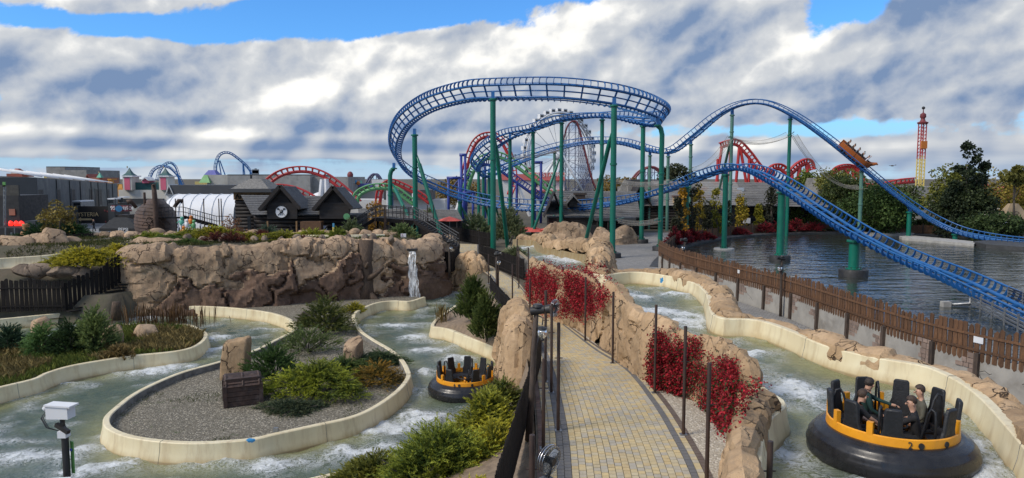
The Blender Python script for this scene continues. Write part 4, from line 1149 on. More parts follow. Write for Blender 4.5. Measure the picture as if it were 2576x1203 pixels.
for u, vb, vt, w in RP + LP: post(u, vb, vt, label='slim rust brown post ' + w)
post(1301, 706, 601, label='slim rust brown post close against the curving black fence'); post(1305, 726, 622, label='slim rust brown post where black fence meets creeper rock')
pb = Vector((4.72, 12.6, path_z(12.6))); post(0, 0, 0, 0.055, 'stout rust brown post beside the last red creeper', pb, 1.72)
pf = Vector((0.36, 12.3, path_z(12.3))); fp = post(0, 0, 0, 0.055, 'stout rust brown post carrying the large mist fan', pf, D(1337, 1096, 12.3).z - path_z(12.3))

# black fences
def blackf(px, h, label, seed, zf=None, z=0.0, rails=(0.25, 1.0), spacing=.16):
    line = [p if isinstance(p, Vector) else G(*p, z) for p in px]
    return pickets('black_fence', cat_rom(line, 6), h, spacing, .135, MT['black_wood'], label, zf or (lambda p: z - .05), rails, .03, seed, .02, var=.05)


nearline = [Vector((0.92 - (25 - y) * .097, y, path_z(y))) for y in np.arange(10.2, 27.4, 1.0)]
blackf(nearline, 1.35, 'black picket fence between the golden juniper and the path', 5, lambda p: path_z(p.y) - .15)
farline = [Vector((float(xl(y)) - 0.55, y, path_z(y))) for y in np.arange(38.2, 52, 1.0)]
blackf(farline, 1.15, 'black picket fence behind the twin conifers beside the path', 6, lambda p: path_z(p.y) - .15)
blackf([(1318, 703), (1290, 692), (1262, 680), (1232, 668), (1210, 658), (1206, 640), (1205, 622)], 1.75, 'black fence curving along the far side of the winding path', 7)
blackf([(1240, 622), (1200, 614), (1160, 606), (1128, 602)], 1.75, 'black fence behind the winding path below the coaster', 8)
blackf([(1156, 642), (1152, 668), (1133, 684), (1100, 676), (1094, 662)], 1.75, 'black curved fence with a notice above the rock ledge', 9)
p_ = G(1114, 680, 0); small_sign(p_ + Vector((0, -.25, 1.0)), .35, .5, 0.15, 'white notice with red edge on the curved black fence', (MT['white_paint'], MT['white_paint']))
# handrail fence in front of the left beds
lf = [Vector((-40, 47.0, -.9)), Vector((-36, 47.2, -.9)), Vector((-33.2, 47.4, -.9)), Vector((-30.4, 47.6, -.9))]
pickets('black_fence', lf, 2.2, .30, .24, MT['black_wood'], 'tall black paling fence below the golden junipers', lambda p: -1.0, (0.35, 1.6), .04, 12, .02, var=.06, side=-1)
st_ = [Vector((-30.3, 47.7, 0)), Vector((-28.9, 49.2, 0)), Vector((-27.9, 51.0, 0))]
pickets('black_fence', st_, 2.0, .28, .22, MT['black_wood'], 'black paling fence climbing beside the rock wall', lambda p: -1.0 + (p.y - 47.7) / 3.3 * 1.7, (0.3, 1.5), .04, 13, .02, var=.05)
mb = MB()
for k in range(9):
    t = k / 8; y = 47.9 + 3.1 * t; x = -30.0 + 2.4 * t
    mb.box((x + .3, y, -1.0 + 1.6 * t), (1.2, .42, .06), .9)
ws = mb.build('black_steps', MT['black_wood']); tag(ws, 'black timber steps beside the paling fence and rock wall', 'steps')
blackf([Vector((-39.0, 59.6, 3)), Vector((-37.2, 60.0, 3)), Vector((-35.7, 60.3, 3))], 1.15, 'short black fence under the dark conifers on the upper bed', 14, lambda p: 2.2)

# ------------------------------------------------------------------ lamps on rough poles
def lamp_pole(p, h, label, lean=0.0, arm=1, r=.075):
    o = empty('lamp_pole', tuple(p), label, 'lamp post')
    MB().tube([(0, 0, -.1), (lean * .4 + .01, 0, h * .33), (lean * .7 - .01, 0, h * .66), (lean, 0, h)], [r * 1.25, r * 1.1, r, r * .8], 8).build('pole', MT['old_wood'], o, True)
    t = Vector((lean, 0, h))
    b = MB(); b.tube([t + Vector((-.16 * arm, 0, -.18)), t + Vector((.20 * arm, -.05, -.12))], .11, 10); b.lathe([(.04, 0), (.14, .03), (.12, .1)], 10, t + Vector((.02, -.03, -.08))); b.build('speaker_horn', MT['dark_metal'], o, 40)
    MB().tube([t + Vector((.22 * arm, -.05, -.12)), t + Vector((.34 * arm, -.07, -.10))], [.10, .13], 10).build('horn_mouth', MT['dark_metal'], o, 40)
    c = t + Vector((.14 * arm, -.10, -.72))
    MB().tube([t + Vector((.05, 0, -.3)), t + Vector((.16 * arm, -.08, -.34)), c + Vector((0, 0, .2))], .018, 6).build('bracket', MT['dark_metal'], o)
    MB().lathe([(.03, .16), (.12, .13), (.13, .09), (.12, .085)], 12, c).build('lamp_cap', MT['dark_metal'], o, 40)
    MB().lathe([(.11, .085), (.135, 0), (.11, -.10), (.05, -.16), (.01, -.17)], 12, c).build('globe', MT['clear_glass'], o, True)
    MB().lathe([(.05, 0), (.05, -.05), (.01, -.07)], 8, c + Vector((0, 0, -.16))).build('finial', MT['dark_metal'], o, True)
    return o


pp = GP(1343, 1090); lamp_pole(pp + Vector((-.15, 0, -.1)), D(1360, 757, pp.y).z - pp.z, 'rough wooden lamp pole with glass globes beside the fans on the path', .22)
pp = GP(1249, 742); lamp_pole(pp, D(1250, 634, pp.y).z - pp.z, 'wooden lamp pole at the path bend by the twin conifers', .02, 1)
pp = G(1985, 800, 0); lamp_pole(Vector((15.55, 40.6, 0)), 3.55, 'grey wooden lamp pole in front of the lake fence', -.02, -1)
pp = G(1131, 690, 0); lamp_pole(Vector(pp), D(1131, 603, pp.y).z, 'black lamp pole beside the curved black fence', 0, 1)
pp = Vector((13.25, 54.2, 0)); lamp_pole(pp, 3.4, 'weathered lamp pole at the corner of the lake fence', 0, -1)

# ------------------------------------------------------------------ mist fans
def fan(p, r, an, label, tilt=0.1):
    o = empty('mist_fan', tuple(p), label, 'fan'); o.rotation_euler = (tilt, 0, an)
    mb = MB()
    for rr_, yy in ((1, 0), (.97, .05), (.97, -.05)): mb.tube([(r * rr_ * math.cos(a), yy, r * rr_ * math.sin(a)) for a in np.linspace(0, 2 * math.pi, 37)[:-1]], .012 if yy == 0 else .006, 5, closed=True)
    mb.build('rim', MT['chrome'], o, True)
    mb = MB()
    for k in range(36):
        a = 2 * math.pi * k / 36; c, s_ = math.cos(a), math.sin(a)
        for sg in (-1, 1): mb.tube([(.12 * r * c, sg * r * .36, .12 * r * s_), (.6 * r * c, sg * r * .30, .6 * r * s_), (r * c, sg * .04, r * s_)], .0032, 4)
    for q in (.35, .6, .82):
        for sg in (-1, 1): mb.tube([(q * r * math.cos(a), sg * r * (.36 - .12 * q * q * 1.6), q * r * math.sin(a)) for a in np.linspace(0, 2 * math.pi, 25)[:-1]], .0032, 4, closed=True)
    mb.build('guard', MT['dark_metal'], o)
    for k in range(3):
        a0 = k * 2.094 + .5; vs = []
        for i in range(6):
            q = .15 + .78 * i / 5; w = .34 * math.sin(math.pi * (.25 + .65 * i / 5))
            for j in (-1, 1): a = a0 + j * w * .9 / (q + .3); vs.append((r * q * math.cos(a), j * .035 * r / .3, r * q * math.sin(a)))
        b = MB(); b.add(vs, [(2 * i, 2 * i + 1, 2 * i + 3, 2 * i + 2) for i in range(5)]); b.build('blade', MT['grey_metal'] if k else MT['white_paint'], o, True)
    MB().tube([(0, -r * .45, 0), (0, r * .42, 0)], [r * .26, r * .20], 14).build('motor', MT['dark_metal'], o, 40)
    MB().tube([(0, -r * .25, -.1 * r), (-.2 * r, -r * .3, -.75 * r), (-.35 * r, -r * .2, -1.2 * r)], .028, 8).build('mount_arm', MT['dark_metal'], o, True)
    MB().box((-.42 * r, -r * .2, -1.22 * r), (.22, .16, .10)).build('clamp', MT['grey_metal'], o)
    return o


fan(Vector(D(1381, 1157, 11.9)), .265, 0.85, 'large wall-mounted mist fan with wire guard beside the stout post', .1)
fan(Vector(D(1396, 770, 23.5)) , .22, 0.9, 'smaller mist fan with wire guard at the top of a path post by the lamp', .1)

# ------------------------------------------------------------------ camera mast at the lower left
p = D(152, 1040, 8.8); g0 = -1.95
o = empty('camera_mast', (p.x + .04, p.y, g0), 'black mast with a white boxed security camera over the rapids', 'camera'); b0 = Vector(o.location)
L_ = lambda q: Vector(q) - b0
zt = D(152, 1095, 8.8).z
MB().tube([L_((p.x + .04, p.y, g0 - .3)), L_((p.x + .04, p.y, zt))], .042, 12).build('mast', MT['dark_metal'], o, 40)
MB().box(L_((p.x + .03, p.y, zt + .02)), (.105, .105, .085)).build('mast_cap', MT['white_paint'], o)
MB().cyl(L_((p.x + .03, p.y, zt + .06)), .03, .06, 10).build('swivel', MT['dark_metal'], o, 40)
hc = D(152, 1036, 8.8); M3 = Matrix.Rotation(-.12, 3, 'Z') @ Matrix.Rotation(-.03, 3, 'Y')
MB().beam(L_((p.x - .06, p.y, zt + .14)), L_((p.x + .13, p.y - .06, zt + .06)), .05, .05).build('arm', MT['dark_metal'], o)
MB().beam(L_((p.x + .02, p.y, zt + .12)), L_((p.x + .02, p.y, hc.z - .07)), .04, .04).build('bracket', MT['dark_metal'], o)
MB().box(L_(hc), (.30, .14, .155), M=M3).build('housing', MT['white_paint'], o)
MB().box(L_(hc + Vector((.015, 0, .09))), (.355, .17, .022), M=M3 @ Matrix.Rotation(.05, 3, 'Y')).build('sun_shield', MT['white_paint'], o)
MB().tube([L_(hc + Vector((-.16, 0, .06))), L_(hc + Vector((-.2, -.01, .03)))], [.05, .03], 10).build('rear_gland', MT['white_paint'], o, 40)
for k, dx in enumerate((-.2, -.17, -.19)):
    MB().tube([L_(hc + Vector((-.17, 0, .03 - .03 * k))), L_(hc + Vector((dx - .04, -.02, -.08))), L_(hc + Vector((dx + .03, -.03, -.2))), L_((p.x - .01, p.y, zt + .05))], .006, 5).build('cable', MT['dark_metal'], o, True)
MB().box(L_((p.x + .105, p.y + .03, zt - .30)), (.06, .012, .42), -.5).build('sign_board', MT['sign_green'], o)
MB().ball(L_((p.x + .10, p.y + .015, zt - .20)), (.018, .006, .02)).build('sign_emblem', MT['navy_paint'], o, True)
p2 = D(130, 1222, 8.4)
b2 = empty('camera_housing', tuple(p2), 'top of a white equipment box at the foot of the camera mast', 'camera box')
MB().box((0, 0, -.05), (.30, .2, .16), .15).build('housing', MT['white_paint'], b2); MB().box((0, 0, .04), (.36, .24, .02), .15).build('lid', MT['white_paint'], b2)
MB().tube([(0, 0, -.1), (.02, 0, -5.6)], .03, 8).build('stand', MT['dark_metal'], b2)
# ------------------------------------------------------------------ water coaster
UPV = (0, 0, 1)
TP = [(2760, 868, 34.5, (0, 0, 1)), (2650, 822, 37.5, (0, 0, 1)), (2576, 788, 40.5, (0, 0, 1)), (2400, 704, 48.5, (0, 0, 1)), (2270, 650, 54, (0, 0, 1)), (2150, 588, 59, (0, 0, 1)), (2050, 524, 65, (0, 0, 1)), (1967, 468, 70.5, (0, 0, 1)), (1895, 432, 76.5, (0, 0, 1)), (1835, 427, 81, (0, 0, 1)), (1765, 447, 85.5, (0, 0, 1)),
      (1690, 478, 90.5, (0, -.15, 1)), (1600, 503, 95.5, (0, -.35, .95)), (1500, 518, 99.5, (0, -.5, .9)), (1400, 524, 103.5, (0, -.62, .85)), (1280, 518, 107.5, (0.1, -.68, .8)), (1170, 497, 110.5, (.25, -.65, .8)), (1080, 464, 110.5, (.5, -.5, .75)), (1020, 428, 106.5, (.75, -.2, .65)), (992, 390, 101.5, (.85, .15, .55)), (990, 348, 96, (.75, .5, .5)), (1014, 303, 90, (.55, .75, .5)), (1072, 263, 83.5, (.35, .85, .5)), (1160, 237, 77.5, (.18, .92, .5)),
      (1240, 230, 74.5, (.05, .95, .5)), (1400, 229, 71.5, (0, .95, .5)), (1540, 244, 72, (-.2, .92, .5)), (1628, 266, 75.5, (-.5, .8, .5)), (1672, 288, 80, (-.8, .4, .5)), (1660, 304, 84.5, (-.7, -.1, .7)), (1610, 303, 88.5, (-.35, -.3, .9)), (1530, 294, 92.5, (-.1, -.1, 1)), (1420, 302, 98, (0, 0, 1)), (1340, 326, 102, (0, .05, 1)), (1270, 346, 106, (.2, .4, .9)), (1215, 382, 111, (.55, .6, .65)), (1192, 418, 116, (.8, .1, .6)), (1218, 438, 120.5, (.4, -.5, .8)), (1290, 412, 123, (0, -.55, .85)), (1380, 380, 123, (0, -.5, .9)), (1470, 360, 121, (0, -.4, .92)), (1560, 360, 117, (0, -.3, .95)), (1640, 381, 112, (0, -.1, 1)), (1690, 383, 109, (0, 0, 1)),
      (1745, 344, 106.5, (0, 0.05, 1)), (1810, 291, 104, (0, 0, 1)), (1870, 264, 102.5, (0, -.05, 1)), (1930, 264, 101.5, (0, -.15, 1)), (2000, 296, 100.5, (0, -.25, 1)), (2080, 352, 99.5, (0, -.3, 1)), (2165, 421, 98.5, (0, -.3, 1)), (2250, 490, 97.5, (0, -.25, 1)), (2330, 546, 96, (0, -.2, 1)), (2410, 584, 93, (0, -.1, 1)), (2500, 604, 89, (0, -.1, 1)), (2620, 618, 84, (0, -.1, 1)), (2760, 634, 78, (0, 0, 1))]
ctr = cat_rom([D(u, v, d) for u, v, d, n in TP], 14); nv = cat_rom([Vector(n) for u, v, d, n in TP], 14)
trk = []; L = 0; acc = [0]
for a, b in zip(ctr, ctr[1:]): acc.append(acc[-1] + (b - a).length)
acc = np.array(acc); NT = int(acc[-1] / 0.35)
ca = np.array(ctr); na = np.array(nv); sq = np.linspace(0, acc[-1], NT)
TC = np.stack([np.interp(sq, acc, ca[:, k]) for k in range(3)], 1); TNn = np.stack([np.interp(sq, acc, na[:, k]) for k in range(3)], 1)
TT_ = np.gradient(TC, axis=0); TT_ /= np.linalg.norm(TT_, axis=1, keepdims=True)
TNn -= (TNn * TT_).sum(1, keepdims=True) * TT_; TNn /= np.linalg.norm(TNn, axis=1, keepdims=True); TS = np.cross(TT_, TNn)
def tp(i, s, n): return Vector(TC[i] + TS[i] * s + TNn[i] * n)


track = empty('coaster_track', (TC[0][0], TC[0][1], TC[0][2]), 'looping blue steel water coaster track on green columns', 'roller coaster'); tb0 = Vector(track.location)
for s_, n_, r_, nm in ((-.70, 0, .14, 'running_rail'), (.70, 0, .14, 'running_rail'), (-1.18, .58, .07, 'guide_rail'), (1.18, .58, .07, 'guide_rail')):
    MB().tube([tp(i, s_, n_) - tb0 for i in range(0, NT, 2)], r_, 8).build(nm, MT['blue_paint'], track, True)
mb = MB(); pts = [tp(i, 0, .0) - tb0 for i in range(0, NT, 2)]
mb.tube(pts, .08, 6); mb.build('centre_beam', MT['blue_paint'], track, True)
tie = MB(); tie.box((0, 0, 0), (1.30, .16, .12)); tie.box((0, 0, -.02), (1.1, .05, .2)); tie = tie.build('tie', MT['blue_paint'], track)
br = MB(); pr = []
for k in range(7):
    a = k / 6; ang = -1.15 + a * 1.35 + .1
    o_ = (.48 + .16 * math.sin(math.pi * a)) ; pr.append((.74 + .44 * math.cos(ang) * (1.0) + .02, .52 + .56 * math.sin(ang)))
inn = [(.82, .05), (.95, .10), (1.04, .20), (1.09, .33), (1.12, .46), (1.14, .58)]; out = [(.80, -.14), (1.02, -.10), (1.17, .03), (1.25, .20), (1.26, .40), (1.22, .58)]
vs = [(x, y, z) for y in (-.02, .02) for x, z in inn] + [(x, y, z) for y in (-.02, .02) for x, z in out]
n6 = 6; fs = []
for k in range(5):
    fs += [(k, k + 1, 12 + k + 1, 12 + k), (6 + k, 18 + k, 18 + k + 1, 6 + k + 1), (k, 6 + k, 6 + k + 1, k + 1), (12 + k, 12 + k + 1, 18 + k + 1, 18 + k)]
br.add(vs, fs); br = br.build('bracket', MT['blue_paint'], track)
def fr(i, flip=False):
    x = Vector(TS[i]) * (-1 if flip else 1); z = Vector(TNn[i]); y = Vector(TT_[i]) * (1 if not flip else -1)
    M = Matrix((x, y, z)).transposed().to_4x4(); M.translation = Vector(TC[i]) - tb0; return M


ties = [i for i in range(2, NT, 5)]; brs = [(i, f) for i in range(1, NT, 2) for f in (False, True)]
def order(i): return float(np.linalg.norm(TC[i] - np.array((0, 0, EYE))))


vis = lambda i: -1.02 < (TC[i][0] / TC[i][1]) / .7212 < 1.02
ties.sort(key=lambda i: (not vis(i), order(i))); brs.sort(key=lambda q: (not vis(q[0]), order(q[0])))
tie.matrix_local = fr(ties[0]); br.matrix_local = fr(*brs[0])
for i in ties[1:300]: dup(tie, track, fr(i))
for q in brs[1:300]: dup(br, track, fr(*q))
def stuffcopies(name, src, Ms):
    v0 = np.array([tuple(v.co) for v in src.data.vertices]); f0 = np.array([tuple(p.vertices) for p in src.data.polygons]); VV = []; FF = []
    for k, M in enumerate(Ms):
        A = np.array(M); VV.append(v0 @ A[:3, :3].T + A[:3, 3]); FF.append(f0 + k * len(v0))
    if not VV: return
    o = bigmesh(name, np.concatenate(VV), np.concatenate(FF), MT['blue_paint'], track); o['kind'] = 'stuff'


stuffcopies('ties', tie, [fr(i) for i in ties[300:]]); stuffcopies('brackets', br, [fr(*q) for q in brs[300:]])

# columns
def column(u, v, d, label, r=.28, mat='green_paint', zb=0.0, foot=True, strut=None, flange=True, group='green coaster columns', footr=.85, joints=(0.62,), footmat='black_base', footh=.5, kink=None):
    t = D(u, v, d); o = empty('support_column', (t.x, t.y, zb), label, 'column', group); h = t.z - zb
    if kink is not None:
        k = Vector((kink, 0, h)); pts = [(0, 0, -.2), (0, 0, h - 1.0), (kink * .3, 0, h - .35), tuple(k)]
        MB().tube(pts, r, 16).build('shaft', MT[mat], o, 50)
    else:
        MB().lathe([(r, -.2), (r, h)], 18).build('shaft', MT[mat], o, 50)
    if flange:
        MB().lathe([(r * 1.45, h - .10), (r * 1.5, h - .02), (r * 1.45, h + .06), (r * .9, h + .10)], 18, (kink or 0, 0, 0)).build('flange', MT[mat], o, 50)
        MB().beam((kink or 0, 0, h), (kink or 0, .1, h + .75), .5, .35).build('saddle', MT['blue_paint'], o)
    for j in joints:
        MB().lathe([(r, h * j - .12), (r * 1.25, h * j - .1), (r * 1.25, h * j + .1), (r, h * j + .12)], 18, cap=False).build('joint', MT[mat], o, 50)
    if foot:
        f = MB(); f.lathe([(footr, -.3), (footr, footh - .06), (footr - .04, footh), (0.01, footh)], 24); f.build('footing', MT[footmat], o, 50)
        MB().lathe([(r * 1.5, footh), (r * 1.5, footh + .08), (r, footh + .12)], 18).build('base_plate', MT[mat], o, 50)
        for k in range(8):
            a = k * math.pi / 4; MB().cyl((r * 1.32 * math.cos(a), r * 1.32 * math.sin(a), footh + .07), .035, .14, 6).build('anchor_bolt', MT['dark_metal'], o)
    if strut:
        (u1, v1), (u2, v2) = strut; a = D(u1, v1, d) - Vector(o.location); b = G(u2, v2, zb) - Vector(o.location); dr = (b - a).normalized()
        MB().tube([a, a + dr * 1.2, a + dr * 1.25, b - dr * .1], [r * .35, r * .6, r * .8, r * .8], 14).build('strut', MT[mat], o, 50)
    return o


column(1240, 250, 74, 'tall green column carrying the top loop above the black fence', .29, strut=((1246, 352), (1277, 622)), foot=False)
column(1545, 266, 71, 'tall green column in a black footing on the plaza near the flume rocks', .29, strut=((1540, 331), (1471, 617)), footr=.88)
column(1043, 340, 88, 'green column with a slanting strut over the upper rock beds', .31, strut=((1048, 390), (1117, 616)), foot=False, joints=(.3, .7))
column(981, 424, 100, 'bent green column beside the black footbridge', .31, strut=((988, 463), (1056, 606)), foot=False, joints=(.35, .6), kink=.55)
column(1666, 316, 78, 'bent green column in a black footing at the lake fence corner', .27, footr=.85, kink=-.5)
column(1618, 318, 87, 'green column in a black footing on the plaza beside the log house', .28, footr=.85)
for u, v, d in ((1283, 350, 106.5), (1341, 334, 102.5), (1413, 310, 98.5), (1515, 302, 93.5)):
    column(u, v, d, {1283: 'green column before the restaurant under the sweeping middle track', 1341: 'green column left of the big wheel under the middle track', 1413: 'green column before the wheel hub with a long slanting strut', 1515: 'green column right of the big wheel under the middle track'}[u], .26, foot=False, joints=(.80, .35), strut=((1407, 400), (1338, 592)) if u == 1413 else None)
for k, (u, v, d) in enumerate(((1204, 434, 116), (1216, 440, 119), (1230, 436, 121))):
    column(u, v, d, 'green column clustered under the far hairpin of the blue track', .24, foot=False, joints=(.5,), strut=((u + 2, 478), (u + 30, 560)))
for (u, v, d, lb) in ((1395, 384, 122.5, 'pale green column behind the wheel under the far blue hill'), (1635, 392, 112, 'pale green column under the dip of the far track'), (1681, 394, 109, 'pale green column beside the leafy poplar'), (1738, 364, 106.7, 'pale green column on the rising far track'),
                      (1842, 290, 103, 'tall pale green column under the rise of the far hill with a strut'), (1988, 300, 100.6, 'tall pale green column just past the crest of the far hill')):
    column(u, v, d, lb, .24, 'green_pale' if u < 1988 else 'green_paint', foot=False, joints=(.86, .55, .42), strut=((1840, 345), (1790, 560)) if u == 1842 else None, group='pale green coaster columns')
column(2168, 431, 98.5, 'pale green column standing in the lake under the descending track', .26, 'green_pale', -.2, joints=(.5,), group='pale green coaster columns')
column(2288, 534, 97, 'short green column on the concrete lake slab under the drop', .30, 'green_paint', -.1, foot=False, joints=())
column(2403, 590, 93, 'very short green column near the splash end of the drop', .30, 'green_paint', -.1, foot=False, joints=())
column(1157, 508, 110.3, 'short green column under the low blue bend by the coral parasol', .30, strut=((1159, 516), (1188, 576)), foot=False, joints=())
column(1728, 472, 88.4, 'short green column behind the autumn hornbeams', .28, foot=False, joints=())
column(1826, 440, 81.3, 'green column on a round pale footing in the lake beyond the bushes', .30, zb=-.2, footmat='concrete_cap', footr=1.15, joints=(), footh=.16)
column(1967, 484, 70.3, 'stout green column in the lake beneath the steep blue drop', .36, zb=-.2, footmat='black_base', footr=1.0, joints=(), footh=.55)
column(2150, 606, 59, 'short stout green column with the largest lake footing', .42, zb=-.2, footmat='black_base', footr=1.15, joints=(), footh=.6)
# splash platform in the lake
mb = slab('lake_slab', [tuple(G(u, v, 0).xy) for u, v in ((2262, 596), (2270, 600), (2450, 616), (2456, 610), (2380, 602), (2290, 594))], -.6, .10, MT['concrete_cap'], None); tag(mb, 'pale concrete slab in the lake under the end of the drop', 'slab')
mb = slab('lake_slab', [tuple(G(u, v, 0).xy) for u, v in ((2448, 612), (2480, 620), (2640, 632), (2640, 620), (2500, 608))], -.6, .25, MT['kerb_dark'], None); tag(mb, 'black edged basin wall in the lake beyond the concrete slab', 'slab')
mb = slab('lake_slab', [tuple(G(u, v, 0).xy) for u, v in ((2150, 586), (2200, 592), (2300, 590), (2270, 584))], -.6, .18, MT['concrete_cap'], None); tag(mb, 'low concrete landing at the far lake shore', 'slab')
# grey rail fence by the lower splash run
o = empty('splash_rail', tuple(G(2385, 765, 0.0)), 'grey pipe railing with many bars beside the end of the near blue track', 'railing'); b0 = Vector(o.location)
a = G(2440, 772, -.2); b = G(2640, 880, -.2); N = 7
for k in range(N):
    q = a.lerp(b, k / (N - 1)); MB().tube([q - b0 + Vector((0, 0, -.3)), q - b0 + Vector((0, 0, 1.0))], .06, 8).build('rail_post', MT['grey_metal'], o, 40)
for z in (.25, .45, .65, .85): MB().beam(a - b0 + Vector((0, 0, z)), b - b0 + Vector((0, 0, z)), .06, .09).build('bar', MT['grey_metal'], o)
MB().tube([a - b0 + Vector((0, 0, 1.0)), a - b0 + Vector((0, 0, .2)), a - b0 + Vector((-1.2, .1, .12))], .10, 10).build('pipe', MT['grey_metal'], o, True)
MB().box(a - b0 + Vector((-1.5, .1, .1)), (.5, .4, .45)).build('pump_box', MT['concrete_cap'], o)
o2 = empty('splash_rail', tuple(G(2560, 770, 0.0)), 'grey barred railing beyond the end of the near blue track', 'railing'); b0 = Vector(o2.location)
a = G(2535, 757, .3); b = G(2660, 810, .3)
for k in range(4): q = a.lerp(b, k / 3); MB().tube([q - b0 + Vector((0, 0, -.8)), q - b0 + Vector((0, 0, .9))], .05, 8).build('rail_post', MT['grey_metal'], o2, 40)
for z in (.1, .3, .5, .7, .85): MB().beam(a - b0 + Vector((0, 0, z)), b - b0 + Vector((0, 0, z)), .05, .07).build('bar', MT['dark_metal'], o2)

# safety nets slung between the columns
def net(a, b, w, sag, label):
    a, b = Vector(a), Vector(b); o = empty('safety_net', tuple(a), label, 'net'); sd = Vector((0, 1, .15)) * w; V = []; F_ = []
    for i in range(13):
        t = i / 12; c = a.lerp(b, t) - a; c.z -= 4 * sag * t * (1 - t)
        for j in range(5): q = c + sd * (j / 4 - .5); q.z -= .35 * math.sin(math.pi * j / 4); V.append(q)
    for i in range(12):
        for j in range(4): F_.append((i * 5 + j, i * 5 + j + 1, i * 5 + 6 + j, i * 5 + 5 + j))
    mk('mesh_sheet', V, F_, MT['netting'], o, True)
    for j in (0, 2, 4): MB().tube([V[i * 5 + j] for i in range(13)], .022, 4).build('edge_cable', MT['net_fabric'], o)
    for e in (0, 12): MB().tube([V[e * 5] + Vector((-.8, -.2, .05)), V[e * 5 + 4] + Vector((.8, .2, .05))], .06, 6).build('spreader_bar', MT['green_pale'], o)
    return o


net(D(1838, 344, 103), D(1988, 335, 100.6), 3.0, 1.0, 'sagging safety net between the two tall pale columns')
net(D(1738, 425, 106.7), D(1838, 345, 103), 3.0, 1.2, 'safety net rising from the shorter pale column to the hill')
net(D(1995, 335, 100.6), D(2170, 470, 98.5), 3.0, 2.2, 'long safety net falling from the crest column to the lake')
net(D(1545, 452, 80), D(1690, 455, 78), 2.2, .4, 'flat tan safety net between columns in front of the log house')
net(D(1555, 553, 80), D(1660, 552, 78), 1.6, .35, 'low tan safety net by the log house doors')
net(D(1285, 392, 108), D(1413, 372, 100), 2.0, .4, 'thin safety net beneath the middle track')

